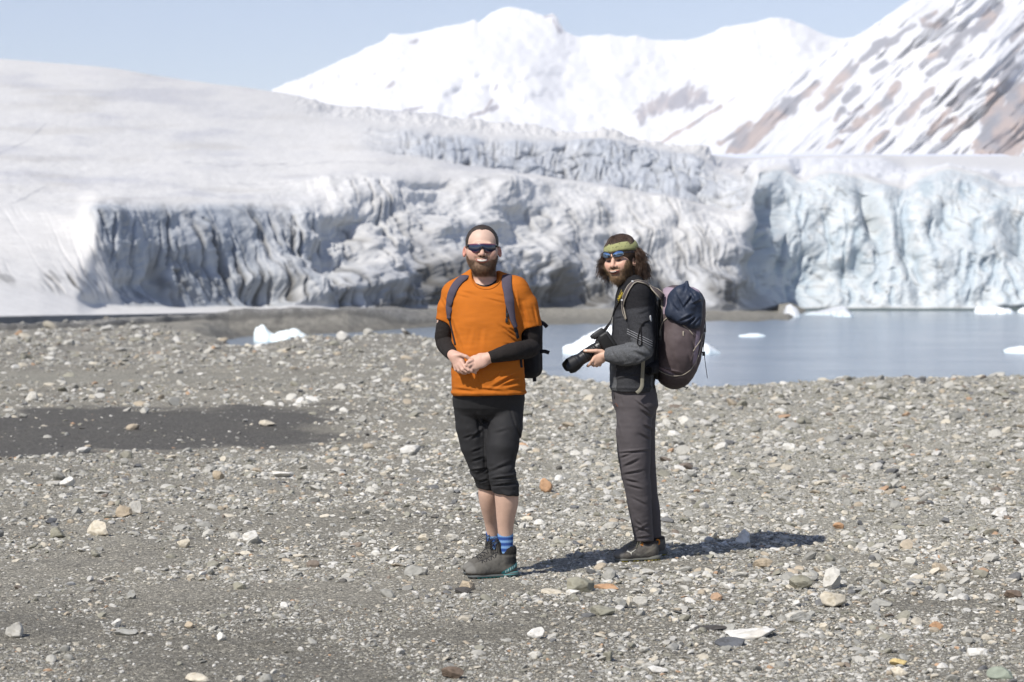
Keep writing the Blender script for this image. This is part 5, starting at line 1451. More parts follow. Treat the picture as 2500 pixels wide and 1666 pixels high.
    t.disp(folds([(1108, 706, 1164, 722, 4, 5), (1118, 722, 1150, 730, 3, 4), (1182, 728, 1232, 741, 3, 5), (1200, 716, 1240, 727, 3, 4), (1217, 793, 1262, 826, 3.5, 8), (1226, 808, 1264, 840, 3, 7), (1236, 800, 1262, 812, 3, 6), (1230, 840, 1266, 846, 3, 5),
                  (1202, 948, 1266, 912, 4, 11), (1222, 945, 1276, 926, 3.5, 10), (1240, 952, 1280, 944, 3, 8), (1205, 928, 1225, 905, 3, 6), (1104, 784, 1120, 850, 3, 7), (1112, 800, 1128, 856, 3, 5), (1150, 800, 1140, 850, 5, 3), (1175, 800, 1172, 850, 6, 3), (1110, 950, 1160, 957, 3, 5), (1165, 950, 1230, 956, 3, 5),
                  (1272, 735, 1290, 800, 4, 5), (1300, 745, 1312, 795, 3, 5), (1078, 735, 1098, 775, 3, 6), (1084, 725, 1100, 752, 3, 5), (1255, 705, 1264, 760, 3, 4)]))
    Pt, Ft = t.mesh(); Pt = relax(Pt, Ft, 1, .5)
    shirt = part('t_shirt', mesh_np('t_shirt', Pt, Ft), cloth('orange_jersey', (.43, .124, .012), .85, .2, 700, .05, 14), root)
    shirt_t = bvh(Pt, Ft)
    # stitched collar and hems
    cb = []
    for a, b in catmull([(1150, 671), (1152, 684), (1160, 697), (1172, 704.5), (1187, 707), (1203, 704), (1216, 694), (1224, 680), (1226, 669)], 6)[:, :2] if False else catmull([(1150, 671, 0), (1152, 684, 0), (1160, 697, 0), (1172, 704.5, 0), (1187, 707, 0), (1203, 704, 0), (1216, 694, 0), (1224, 680, 0), (1226, 669, 0)], 5)[:, :2]:
        h = cam_hit(shirt_t, a, b, .0008)
        if h is not None: cb.append(h[0])
    if len(cb) > 4:
        cb = np.array(cb); cb[1:-1] = .25 * cb[:-2] + .5 * cb[1:-1] + .25 * cb[2:]
        V, Fl = tube(cb, .0032, 6); part('collar', mesh_np('collar', V, Fl), cloth('orange_rib', (.40, .115, .012)), shirt)
    us = []
    for a, b in catmull([(1163, 694, 0), (1175, 699, 0), (1190, 700, 0), (1206, 694, 0), (1217, 683, 0), (1222, 672, 0)], 5)[:, :2]:
        h = cam_hit(body_t, a, b, .001)
        if h is not None: us.append(h)
    if len(us) > 4:
        V, Fl = ribbon([u_[0] for u_ in us], [u_[1] for u_ in us], np.linspace(.008, .020, len(us)), .003)
        part('undershirt', mesh_np('undershirt', V, Fl), cloth('black_undershirt', (.022, .022, .022)), root)
    # ---- black arm sleeves
    for pts in ([(M1(1097, 748, .015), .046), (M1(1085, 808, .02), .047), (M1(1085, 833, .03), .047), (M1(1092, 849, -.03), .043), (M1(1102, 865, -.145), .031)],
                [(M1(1288, 770, .02), .052), (M1(1297, 820, .03), .051), (M1(1297, 845, .04), .049), (M1(1290, 852, -.03), .048), (M1(1264, 857, -.13), .047), (M1(1238, 862, -.18), .043), (M1(1199, 872, -.205), .031)]):
        a = np.array([p for p, r in pts]); g = Field(axis((a[:, 0].min() - .09, a[:, 0].max() + .09, .004)), axis((a[:, 1].min() - .09, a[:, 1].max() + .09, .004)), axis((a[:, 2].min() - .09, a[:, 2].max() + .09, .004)))
        g.limb(pts); e = a[-1] - a[-2]; e /= np.linalg.norm(e); g.plane(a[-1] + e * .012, e)
        g.disp(lambda x, y, z: .002 * fbm(x * 30, y * 30, z * 30, 2, 15))
        Pg, Fg = g.mesh(); part('arm_sleeve', mesh_np('arm_sleeve', Pg, Fg), cloth('black_knit', (.020, .017, .016), .95, .5, 420, .5, 260), root)
    # ---- rolled trousers
    q = Field(axis((-.36, .13, .004)), axis((10.82, 11.35, .004)), axis((zz(1225), zz(940), .004)))
    rows = [(942, 1106, 1281, .125, -.01), (975, 1106, 1281, .13, 0), (995, 1114, 1273, .115, 0), (1012, 1135, 1252, .09, 0), (1024, 1160, 1225, .055, 0)]
    q.loft([(zz(y), xx((a + b) / 2, y), D1 + dy, (xx(b, y) - xx(a, y)) / 2, h) for y, a, b, h, dy in rows], 2.4)
    q.chain([(M1(1149, 985, .02), .091), (M1(1151, 1040, .03), .081), (M1(1157, 1090, .04), .069), (M1(1172, 1140, .05), .056), (M1(1184, 1170, .07), .051), (M1(1187, 1200, .09), .052), (M1(1187, 1215, .10), .050)], .03, .006)
    s = Field(q.x, q.y, q.z)
    s.chain([(M1(1237, 985, 0), .092), (M1(1234, 1040, -.02), .089), (M1(1228, 1090, -.04), .083), (M1(1224, 1130, -.045), .071), (M1(1226, 1160, -.045), .070), (M1(1234, 1195, -.03), .070), (M1(1236, 1225, -.03), .066)], 0, .006)
    q.D = smin(q.D, s.D, .016)
    q.cone(M1(1184, 1010, .02), M1(1186, 1110, .01), .05, .03, .015)
    q.plane(M1(1216, 1204), (-.14, 0, -1), .004)
    def tw(x, y, z):
        k = sstep(zz(1120), zz(1150), z)
        return .0035 * fbm(x * 10, y * 10, z * 10, 3, 25) * (1 + k) + k * .0085 * perlin(x * 9, y * 9, z * 46 + 2 * perlin(x * 12, y * 12, 0.0, 4), 26)
    q.disp(tw)
    q.disp(folds([(1165, 1016, 1172, 1060, 4, 10), (1160, 1012, 1180, 1050, 3, 8), (1172, 1020, 1195, 1035, 4, 8), (1150, 1075, 1178, 1052, 3.5, 8), (1130, 1072, 1160, 1062, 3, 5), (1182, 1050, 1184, 1150, 3, 6), (1150, 1128, 1180, 1118, 3, 6), (1150, 1105, 1178, 1095, 3, 5), (1245, 1000, 1262, 1052, 3, 5), (1200, 1152, 1250, 1130, 4, 7), (1262, 1040, 1270, 1080, 3, 6), (1205, 1060, 1240, 1050, 4, 3), (1150, 1150, 1186, 1146, 2.5, 7), (1166, 1178, 1192, 1172, 2.5, 7), (1196, 1172, 1262, 1164, 3, 9), (1200, 1188, 1264, 1180, 2.5, 9), (1238, 940, 1240, 985, 3, 4)]))
    Pq, Fq2 = q.mesh(); Pq = relax(Pq, Fq2, 1, .4)
    part('trousers', mesh_np('trousers', Pq, Fq2), cloth('charcoal_softshell', (.0195, .0195, .021), .75, .25, 300, .05, 20, .3), root)
    # ---- socks
    for px, y0, y1, dy, r in ((1202, 1298, 1352, .208, .035), (1234, 1302, 1362, .026, .041)):
        a, b = M1(px, y0, dy), M1(px, y1, dy)
        g = Field(axis((a[0] - .06, a[0] + .06, .003)), axis((a[1] - .06, a[1] + .06, .003)), axis((b[2] - .02, a[2] + .02, .003)))
        g.cone(a, b, r, r * .93); g.plane(a, (0, 0, 1), .003)
        g.disp(lambda x, y, z: .0007 * np.sin(np.arctan2(y - a[1], x - a[0]) * 26))
        Pg, Fg = g.mesh(); w = .5 * fbm(Pg[:, 2] * 55, Pg[:, 0] * 6, 0.0, 3, 33) + .7 * np.sin(Pg[:, 2] * 2 * np.pi / .030)
        cc = np.array([.045, .12, .32]) + sstep(-.1, .6, w)[:, None] * np.array([.13, .19, .20]) - sstep(.1, .6, -w)[:, None] * np.array([.02, .06, .10])
        part('sock', mesh_np('sock', Pg, Fg, cc), cloth('blue_wool', None, .95, .4, 380), root)
    # ---- hiking shoes
    def up_c(x, y, z):
        n = fbm(x * 50, y * 50, z * 50, 3, 41)
        c = np.tile(np.array([.105, .10, .088]), (len(x), 1)) * (1 + .25 * n[:, None])
        toe_k = (sstep(.235, .250, x - .2 * (z - .03)) * .9)[:, None]
        c = c * (1 - toe_k) + np.array([.165, .16, .145]) * toe_k
        rim = (sstep(.034, .026, z) * sstep(.06, .10, x))[:, None]; c = c * (1 - rim) + np.array([.085, .075, .062]) * rim
        dk = (sstep(.10, .06, x) * sstep(.062, .075, z) * sstep(.115, .10, z))[:, None]; c = c * (1 - dk) + np.array([.030, .030, .030]) * dk
        pad = (sstep(.112, .122, z) * sstep(.13, .10, x))[:, None]; c = c * (1 - pad) + np.array([.022, .021, .02]) * pad
        ln = .022 + (.095 - x) * .52
        tl = ((x < .10) & (np.abs(z - ln) < .010))[:, None]; c = np.where(tl, np.array([.045, .24, .25]), c)
        wh = ((x < .085) & (x > .015) & (np.abs(z - ln) < .0055) & (np.sin(x * 2 * np.pi / .0125) > .1) & (y * 1 > 0))[:, None]
        return np.where(wh, np.array([.62, .70, .68]), c)
    def so_c(x, y, z):
        c = np.tile(np.array([.085, .092, .090]), (len(x), 1)); tl = ((z < .010) & (x > .09) & (x < .24))[:, None]
        c = np.where(tl, np.array([.05, .22, .21]), c); st = ((x < .09) & (np.sin(z * 2 * np.pi / .012) > .3))[:, None]
        return np.where(st, np.array([.07, .20, .20]), c)
    SM = mat_col('suede', .9, bump=.3, bscale=300, spec=.15)
    h1, t1 = M1(1262, 1400), M1(1133, 1400)
    shoe(root, (h1[0], 11.10, 0.0), (t1[0], 10.985, 0), .295, up_c, so_c, True, LACE_M, SM)
    h2, t2 = W(1226, 1400, 11.31), W(1131, 1400, 11.10)
    shoe(root, (h2[0], 11.31, 0.0), (t2[0], 11.105, 0), .290, up_c, so_c, True, LACE_M, SM)
    return shirt_t, body_t
SHIRT_T, _bt = build_man1()

def build_pack1():
    fr = Frame(M1(1260, 846, .245), rot(-14, 0, 0))
    g = Field(axis((fr.c[0] - .25, fr.c[0] + .25, .005)), axis((fr.c[1] - .2, fr.c[1] + .2, .005)), axis((fr.c[2] - .28, fr.c[2] + .28, .005)))
    g.rbox((0, 0, 0), (.135, .085, .168), .05, fr); g.rbox((0, .08, -.05), (.10, .05, .12), .04, fr, .02)
    g.disp(lambda x, y, z: .003 * fbm(x * 14, y * 14, z * 14, 3, 51))
    P, F = g.mesh()
    root = root_mesh('backpack', P, F, np.array([.016, .016, .018]), cloth('black_pack_cloth', None, .8, .3, 400), fr.c)
    tag(root, 'small black backpack on the back of the man in orange, with purple grey shoulder straps', 'backpack')
    PS = cloth('purple_grey_strap', (.075, .065, .088), .9, .4, 600)
    up = np.array([0, -.3, 1.0])
    for path, pre, w0 in (([(1137, 676), (1126, 684), (1117, 693), (1109, 705), (1103, 719.5), (1099, 735), (1097, 748), (1097, 764), (1098, 778)], [(M1(1152, 690, .16), np.array([0, .6, .8])), (M1(1146, 673, .09), np.array([0, .3, 1])), (M1(1142, 671, .05), up)], .044),
                          ([(1238, 674), (1237, 690), (1238, 705), (1241, 720), (1243, 735), (1245, 749), (1248, 766), (1252, 785), (1258, 800)], [(M1(1240, 690, .16), np.array([0, .6, .8])), (M1(1238, 672, .09), np.array([0, .3, 1])), (M1(1238, 669, .05), up)], .052)):
        p, n = drape(SHIRT_T, path, pre)
        V, Fl = ribbon(p, n, np.interp(np.linspace(0, 1, len(p)), [0, .55, 1], [w0, w0, .026]), .009)
        part('shoulder_strap', mesh_np('shoulder_strap', V, Fl), PS, root)
    for path, w in (([(1098, 776), (1100, 790), (1104, 806), (1108, 824), (1112, 842)], .012), ([(1256, 798), (1261, 812), (1264, 826)], .022), ([(1272, 868), (1271, 880), (1273, 898)], .022), ([(1236, 748), (1236, 765), (1237, 782)], .006), ([(1099, 748), (1098, 766), (1098, 778)], .005)):
        p, n = drape(SHIRT_T, path)
        if len(p) > 3:
            V, Fl = ribbon(p, n, w, .0035); part('webbing', mesh_np('webbing', V, Fl), BLACK_WEB, root)
    for px, py in ((1098, 777), (1236, 783), (1237, 770)):
        h = cam_hit(SHIRT_T, px, py, .004)
        if h is not None:
            V, Fl = bevel_box((0, 0, 0), (.006, .005, .011), Frame(h[0]), .002); part('buckle', mesh_np('buckle', V, Fl), BUCKLE_M, root)
    for a, b in (((1316, 786, .2), (1336, 799, .17)), ((1316, 860, .2), (1341, 862, .19)), ((1304, 908, .2), (1305, 932, .2))):
        p0, p1 = M1(*a), M1(*b); c = catmull([p0, (p0 + p1) / 2 + np.array([.0, 0, .006]), p1], 5)
        V, Fl = ribbon(c, np.tile([0, -1, .2], (len(c), 1)), .020, .004); part('webbing', mesh_np('webbing', V, Fl), BLACK_WEB, root)
build_pack1()

# ------------------------------------------------------------------ the man with the camera
D2 = 11.72
def M2(px, py, dy=0.0): return W(px, py, D2 + dy)
ORG2 = np.array([M2(1570, 1360)[0], 11.80, 0.0])
zz2 = lambda py: M2(1250, py)[2]
xx2 = lambda px, py: M2(px, py)[0]
H2 = Frame(M2(1514, 634, -.01), rot(-27, 3, -5))

# the camera stands in its own frame: local z runs down the lens, local y is up, local x is to the side
CM_A, CM_B = M2(1466, 845, -.125), M2(1384.5, 899, -.165)
_cz = (CM_B - CM_A) / np.linalg.norm(CM_B - CM_A)
_cx = np.cross(_cz, [-.55, 0, .83]); _cx /= np.linalg.norm(_cx); _cy = np.cross(_cx, _cz) * 1.0
if _cy[2] < 0: _cy = -_cy
_cx = np.cross(_cy, _cz)
CMF = Frame(CM_A, np.stack([_cx, _cy, _cz], 1))

def build_man2():
    rng = np.random.default_rng(77)
    H = H2
    f = Field(axis((.36, .44, .003), (.44, .56, .003), (.56, .70, .0026), (.70, .88, .006)), axis((11.28, 11.52, .006), (11.52, 11.84, .003), (11.84, 12.08, .006)),
              axis((.02, .95, .006), (.95, 1.02, .005), (1.02, 1.18, .0028), (1.18, 1.42, .006), (1.42, 1.84, .0025)))
    head(f, H, .94, .87)
    f.cone(H.pt((0, .02, -.06)), M2(1545, 715, .02), .055, .060, .03)
    rows = [(700, 1516, 1572, .08, .01), (715, 1512, 1585, .12, 0), (740, 1510, 1592, .15, 0), (860, 1500, 1590, .165, 0), (960, 1502, 1590, .16, 0), (990, 1512, 1592, .12, 0), (1010, 1525, 1585, .08, 0)]
    f.loft([(zz2(y), xx2((a + b) / 2, y), D2 + dy, (xx2(b, y) - xx2(a, y)) / 2, h) for y, a, b, h, dy in rows], 2.3, .03)
    LA = [(M2(1556, 728, -.17), .052), (M2(1562, 790, -.22), .045), (M2(1571, 850, -.235), .042), (M2(1540, 864, -.225), .040), (M2(1505, 867, -.20), .032), (M2(1478, 868, -.175), .026), (M2(1470, 869, -.172), .025)]
    RA = [(M2(1552, 728, .17), .05), (M2(1560, 790, .21), .045), (M2(1562, 850, .21), .042), (M2(1520, 850, .13), .038), (M2(1494, 846, .02), .028), (M2(1484, 843, -.02), .026)]
    f.limb(LA, .03); f.limb(RA, .03)
    # left hand under the lens: thumb along the near side, fingers curling below
    cn = np.array([.1, -1, .1])
    hand_palm(f, M2(1474, 869, -.172), M2(1466, 872, -.170), M2(1459, 877, -.160), .024, .034, cn)
    finger(f, [M2(1469, 858, -.178), M2(1456, 857, -.186), M2(1442, 857.5, -.184), M2(1428, 857, -.176)], .0112, .0088)
    finger(f, [M2(1454, 872, -.172), M2(1446, 882, -.172), M2(1440, 890, -.160), M2(1435, 894, -.142)], .0100, .0080)
    finger(f, [M2(1456, 880, -.170), M2(1453, 889, -.164), M2(1450, 893, -.145), M2(1444, 890, -.125)], .0098, .0078)
    finger(f, [M2(1460, 885, -.166), M2(1459, 892, -.158), M2(1457, 894, -.140), M2(1451, 890, -.12)], .0092)
    finger(f, [M2(1466, 886, -.160), M2(1465, 892, -.152), M2(1462, 892, -.136)], .0082)
    # right hand round the grip, on the far side of the camera body
    hand_palm(f, M2(1484, 843, -.02), M2(1478, 840, -.035), M2(1470, 836, -.05), .024, .032, np.array([0, 1, 0.]))
    for i in range(4):
        finger(f, [M2(1468 - i * 1.5, 828 + i * 6, -.055), M2(1459 - i, 830 + i * 6, -.066), M2(1455 - i, 834 + i * 6, -.085)], .0088)
    finger(f, [M2(1482, 830, -.04), M2(1480, 822, -.065), M2(1478, 820, -.085)], .0100, .008)
    NL = [(M2(1552, 985, -.08), .075), (M2(1548, 1085, -.08), .058), (M2(1552, 1170, -.07), .046), (M2(1562, 1230, -.05), .048), (M2(1572, 1300, .0), .032), (M2(1583, 1345, .025), .030)]
    FL = [(M2(1560, 985, .09), .075), (M2(1566, 1085, .12), .058), (M2(1574, 1170, .16), .046), (M2(1582, 1230, .19), .046), (M2(1594, 1300, .22), .032), (M2(1600, 1338, .235), .030)]
    f.limb(NL, .03); f.limb(FL, .03)
    P, F = f.mesh(); P = relax(P, F, 1, .4)
    lx, ly, lz = H.loc(P[:, 0], P[:, 1], P[:, 2])
    C = np.tile(np.array([.585, .37, .27]), (len(P), 1)).astype(float)
    hd = (lz > -.15) & (np.hypot(lx, ly) < .14)
    def mixc(c, k):
        nonlocal C
        C = C * (1 - k[:, None]) + np.asarray(c) * k[:, None]
    nz = fbm(P[:, 0] * 60, P[:, 1] * 60, P[:, 2] * 60, 3, 4)
    mixc(np.array([.56, .27, .20]), hd * np.exp(-(((np.abs(lx) - .045) / .022) ** 2 + ((lz + .028) / .018) ** 2)) * (ly < 0) * .5)
    mixc(np.array([.55, .26, .20]), hd * np.exp(-((lx / .015) ** 2 + ((lz + .024) / .016) ** 2)) * (ly < -.09) * .4)
    # eyes narrowed against the light, brows
    ex = np.abs(lx) - .031
    fc = hd & (ly < -.05)
    mixc(np.array([.16, .07, .055]), fc * np.exp(-((ex / .019) ** 2 + ((lz + .003) / .0085) ** 2)) * .75)
    mixc(np.array([.03, .017, .014]), fc * (np.exp(-((ex / .014) ** 2 + ((lz + .003) / .0036) ** 2)) > .45))
    mixc(np.array([.06, .035, .02]), fc * np.exp(-((ex / .022) ** 2 + ((lz - .015 - .1 * ex) / .0055) ** 2)) * .85)
    mixc(np.array([.07, .03, .025]), fc * (np.exp(-(((np.abs(lx) - .009) / .005) ** 2 + ((lz + .042) / .004) ** 2)) > .4) * (ly < -.085))
    top = -.060 + .006 * (np.abs(lx) / .06) ** 2 + .045 * sstep(.050, .066, np.abs(lx)) + nz * .005
    bd = sstep(.006, -.004, lz - top) * sstep(-.16, -.14, lz) * (ly < .025) * (np.abs(lx) < .077)
    bd = bd * (1 - .30 * np.exp(-((lx / .016) ** 2 + ((lz + .082) / .006) ** 2)))
    mus = np.exp(-((lz + .050 - 4 * lx * lx) / .0068) ** 2) * sstep(.040, .030, np.abs(lx)) * (ly < -.05)
    bk = np.clip(np.maximum(bd, mus) * (.85 + .25 * nz), 0, 1)
    bcol = np.array([.165, .108, .058]) * (1 - sstep(.02, .055, np.abs(lx))[:, None]) + np.array([.12, .078, .045]) * sstep(.02, .055, np.abs(lx))[:, None]
    C = C * (1 - (bk * hd)[:, None]) + bcol * (bk * hd)[:, None]
    zc = -.0648 + 7.0 * lx * lx
    lip = fc * sstep(.032, .026, np.abs(lx))
    mixc(np.array([.42, .16, .13]), lip * (np.abs(lz - zc + .003) < .0110 - .005 * np.abs(lx) / .03))
    mixc(np.array([.05, .016, .015]), lip * (np.abs(lz - zc + .0015) < .0070 * np.sqrt(np.clip(1 - (lx / .027) ** 2, 0, 1))))
    mixc(np.array([.46, .42, .37]), fc * (np.abs(lz - zc - .0020) < .0027 * np.sqrt(np.clip(1 - (lx / .018) ** 2, 0, 1))) * (np.abs(lx) < .018))
    nail = np.exp(-(((P - (M2(1430, 856, -.187))) / .009) ** 2).sum(1)); mixc(np.array([.72, .58, .50]), (nail > .5) * .8)
    root = root_mesh('person', P, F, C, SKIN_M, ORG2)
    tag(root, 'long haired man with an olive headband holding a camera, looking over at the photographer', 'person')
    body_t = bvh(P, F)
    N = vnormals(P, F); cand = np.nonzero((bk > .55) & hd & (np.abs(lx) < .08) & ((np.abs(lz - zc + .002) > .0125) | (np.abs(lx) > .034)))[0]
    pick = rng.choice(cand, 5200); dd = N[pick] * .7 + np.array([0, -.1, -.8]); dd /= np.linalg.norm(dd, axis=1)[:, None]
    bl = .011 * (.30 + .70 * np.maximum(sstep(-.078, -.095, lz[pick]), sstep(.036, .050, np.abs(lx[pick])) * .8))
    Vs, Fs = strands(P[pick] - N[pick] * .001, dd, bl, .0005, rng, .4)
    part('beard', mesh_np('beard', Vs, Fs, np.repeat(np.array([.20, .132, .07])[None] * rng.uniform(.5, 1.6, 5200)[:, None], 9, 0)), HAIR_M, root)
    # ---- hair: a cap under long wavy locks
    g = Field(axis((H.c[0] - .16, H.c[0] + .18, .0035)), axis((H.c[1] - .16, H.c[1] + .18, .0035)), axis((H.c[2] - .16, H.c[2] + .17, .0035)))
    g.ell((0, .027, .035), (.0925, .109, .107), H)
    g.ell((0, -.135, -.030), (.064, .112, .098), H, .006, 's')
    g.ell((0, .075, -.055), (.080, .055, .075), H, .03)
    g.ell((.060, .045, -.05), (.035, .05, .065), H, .02); g.ell((-.062, .040, -.05), (.034, .045, .065), H, .02)
    g.ell((.088, .006, -.018), (.02, .018, .022), H, .01, 's')
    def hd_(x, y, z):
        a, b, c = H.loc(x, y, z); th = np.arctan2(a, b + .03)
        return .0035 * fbm(th * 9, c * 8, 0.0, 3, 61) + .006 * fbm(th * 4, c * 26, 1.0, 2, 62) * sstep(.04, -.03, c)
    g.disp(hd_)
    P2, F2 = g.mesh(); hx, hy, hz = H.loc(P2[:, 0], P2[:, 1], P2[:, 2]); th = np.arctan2(hx, hy + .03)
    base = np.array([.040, .0235, .015])
    cc = base * (1 + .55 * fbm(th * 22, hz * 12, 0.0, 3, 63))[:, None]
    pieces = [(P2, [F2])]; cols_ = [cc]
    for k in range(250):
        right = rng.random() < .58
        phi = rng.uniform(0, math.radians(99)) if right else -rng.uniform(0, math.radians(126))   # 0 is the back of the head
        z0 = rng.uniform(-.040, .058); rr = rng.uniform(.94, 1.12)
        L = rng.uniform(.060, .125) * (1 - .2 * (abs(phi) > 1.9)); wv = rng.uniform(.007, .015); ph = rng.uniform(0, 6.3); fq = rng.uniform(1.0, 1.9)
        t = np.linspace(0, 1, 13); o0 = rng.uniform(.008, .048); cf = rng.uniform(-.4, 1.2) * .026; tone = rng.uniform(.6, 1.8)
        for j in range(13):
            e1, e2, e3 = rng.normal(0, .007, 3); dL = rng.uniform(.75, 1.12); dp = rng.normal(0, .55)
            out = (o0 + e1) * np.sin(t * math.pi * .75) + cf * t ** 3 + .012 * (t ** 2) * rng.normal()
            ph2 = phi + e2 * 9 * t ** .5 + .08 * np.sin(t * 4 + ph) + wv * 7 * np.sin(2 * math.pi * fq * t * dL + ph + dp * .5)
            ra, rb = .080 * rr + out, .096 * rr + out
            x = np.sin(ph2) * ra; y = .024 + np.cos(ph2) * rb
            z = z0 + e3 - L * dL * t + wv * np.cos(2 * math.pi * fq * t * dL + ph + dp * .5) * t
            V, Fl = tube(H.pt(np.stack([x, y, z], 1)), rng.uniform(.0007, .0015) * (1 - .75 * t ** 2), 4)
            pieces.append((V, Fl)); cols_.append(np.tile(base * tone * rng.uniform(.7, 1.4) * np.array([1.05, 1, .95]), (len(V), 1)))
    for k in range(420):                                             # combed strands on the crown
        phi = rng.uniform(-math.pi, math.pi); el = np.linspace(rng.uniform(.5, 1.2), .30, 8) if True else 0
        x = np.sin(phi) * .0940 * np.cos(el); y = .027 + np.cos(phi) * .1105 * np.cos(el); z = .035 + .1085 * np.sin(el)
        x = x + .003 * np.sin(el * 9 + phi * 5); V, Fl = tube(H.pt(np.stack([x, y, z], 1)), .0010, 4); pieces.append((V, Fl)); cols_.append(np.tile(base * rng.uniform(.8, 1.5), (len(V), 1)))
    V, Fl = merge(pieces); part('hair', mesh_np('hair', V, Fl, np.vstack(cols_)), HAIR_M, root)
    # ---- headband
    ph = np.linspace(0, 2 * np.pi, 65)[:-1]; ring = []
    for q, zq in ((0, .044), (.0035, .0445), (.006, .056), (.0065, .070), (.005, .083), (.0015, .092), (-.004, .092)):
        e = np.sqrt(np.clip(1 - ((zq - .034) / .108) ** 2, .2, 1))
        wob = .0016 * fbm(np.cos(ph) * 3, np.sin(ph) * 3, zq * 60, 2, 5)
        ring.append(np.stack([np.sin(ph) * (.0905 * e + q + wob), .026 - np.cos(ph) * (.1070 * e + q + wob), zq + .004 * (1 - np.cos(ph)) + .002 * np.sin(3 * ph)], 1))
    m = len(ph); a = np.arange(m); b = (a + 1) % m
    Fb = np.vstack([np.stack([k * m + a, k * m + b, (k + 1) * m + b, (k + 1) * m + a], 1) for k in range(len(ring) - 1)])
    Vb = np.vstack(ring); w = fbm(Vb[:, 0] * 70, Vb[:, 1] * 70, Vb[:, 2] * 70, 3, 66)
    cb = np.tile(np.array([.275, .285, .125]), (len(Vb), 1)) * (1 + .22 * w[:, None])
    bm_ = mat_col('olive_printed_band', .9, bump=.4, bscale=160)
    nt = bm_.node_tree; nn, l = nt.nodes, nt.links; bs = nn['Principled BSDF']
    v = nn.new('ShaderNodeTexNoise'); v.inputs['Scale'].default_value = 85; v.inputs['Detail'].default_value = 3
    tcn = nn.new('ShaderNodeTexCoord'); l.new(tcn.outputs['Object'], v.inputs['Vector'])
    mr = nn.new('ShaderNodeMapRange'); mr.inputs[1].default_value = .60; mr.inputs[2].default_value = .66; mr.inputs[3].default_value = 1; mr.inputs[4].default_value = .42; l.new(v.outputs['Fac'], mr.inputs[0])
    sc_ = nn.new('ShaderNodeVectorMath'); sc_.operation = 'SCALE'; l.new(bs.inputs['Base Color'].links[0].from_socket, sc_.inputs[0]); l.new(mr.outputs[0], sc_.inputs['Scale']); l.new(sc_.outputs[0], bs.inputs['Base Color'])
    part('headband', mesh_np('headband', H.pt(Vb), Fb, cb), bm_, root)
    # ---- sunglasses pushed up on the brow
    gl = []
    for s in (-1, 1):
        u = np.linspace(0, 2 * np.pi, 33)[:-1]; L = []
        for rr in (1.0, .97, .7, .35, .02):
            x = .0345 * s + .0295 * rr * np.cos(u); z = .0315 + .0165 * rr * np.sin(u) * (1 + .18 * s * np.cos(u)) + .003 * np.cos(u) * s
            y = -.1075 + 8.5 * np.maximum(np.abs(x) - .010, 0) ** 2 - .004 * (1 - rr * rr)
            L.append(np.stack([x, y, z], 1))
        m = 32; a = np.arange(m); b = (a + 1) % m; Fb = np.vstack([np.stack([k * m + a, k * m + b, (k + 1) * m + b, (k + 1) * m + a], 1) for k in range(4)])
        gl.append((H.pt(np.vstack(L)), [Fb]))
    V, Fl = tube(catmull([H.pt((-.008, -.1085, .034)), H.pt((0, -.111, .037)), H.pt((.008, -.1085, .034))], 5), .0028, 6)
    FM = mat_col('dark_glasses_frame', .3, (.012, .013, .018)); GM = mat_col('blue_lens', .06, (.20, .33, .55), spec=1.0, metallic=.92, coat=.6)
    sg = part('sunglasses', mesh_np('sunglasses', V, Fl), FM, root)
    for s, (V, Fl) in zip((-1, 1), gl):
        part('lens', mesh_np('lens', V, Fl), GM, sg)
        u = np.linspace(0, 2 * np.pi, 25)
        x = .0345 * s + .0295 * np.cos(u); z = .0315 + .0165 * np.sin(u) * (1 + .18 * s * np.cos(u)) + .003 * np.cos(u) * s; y = -.1085 + 8.5 * np.maximum(np.abs(x) - .010, 0) ** 2
        V, Fl = tube(H.pt(np.stack([x, y, z], 1)), .0022, 6); part('rim', mesh_np('rim', V, Fl), FM, sg)
        V, Fl = tube(catmull([H.pt((.064 * s, -.086, .034)), H.pt((.082 * s, -.05, .034)), H.pt((.092 * s, 0, .030)), H.pt((.090 * s, .05, .012))], 6), .0030, 6); part('temple', mesh_np('temple', V, Fl), FM, sg)
    # ---- fleece jacket
    ax = (axis((.46, .86, .0038)), axis((11.36, 12.04, .0042)), axis((zz2(985), zz2(665), .0038)))
    t = Field(*ax)
    rows = [(684, 1520, 1566, .062, .01), (694, 1513, 1576, .082, .01), (704, 1508, 1590, .112, 0), (718, 1504, 1600, .150, 0), (740, 1501, 1605, .175, 0), (770, 1498, 1606, .186, 0), (810, 1494, 1606, .190, 0), (860, 1489, 1604, .190, 0), (920, 1489, 1599, .188, 0), (956, 1491, 1596, .186, 0), (962, 1494, 1592, .18, 0)]
    t.loft([(zz2(y), xx2((a + b) / 2, y), D2 + dy, (xx2(b, y) - xx2(a, y)) / 2, h) for y, a, b, h, dy in rows], 2.5)
    for sgn in (-1, 1): t.cone(M2(1548, 694, .04 * sgn), M2(1556, 722, .165 * sgn), .055, .066, .04)
    s = Field(*ax)
    s.limb([(M2(1556, 724, -.168), .068), (M2(1560, 770, -.205), .064), (M2(1567, 815, -.228), .062), (M2(1572, 846, -.238), .061), (M2(1556, 862, -.238), .060), (M2(1530, 866, -.222), .058), (M2(1504, 867, -.198), .050), (M2(1480, 867, -.178), .037)])
    e = M2(1480, 867, -.178) - M2(1504, 867, -.198); e /= np.linalg.norm(e); s.plane(M2(1479, 867, -.178), e, .006)
    s2 = Field(*ax); s2.limb([(M2(1552, 724, .168), .068), (M2(1558, 780, .21), .062), (M2(1560, 848, .21), .058), (M2(1522, 850, .13), .052), (M2(1496, 846, .03), .038)])
    def arm_w(x, y, z): return None
    tor = t.D.copy()
    t.D = smin(t.D, s.D, .028); t.D = smin(t.D, s2.D, .03)
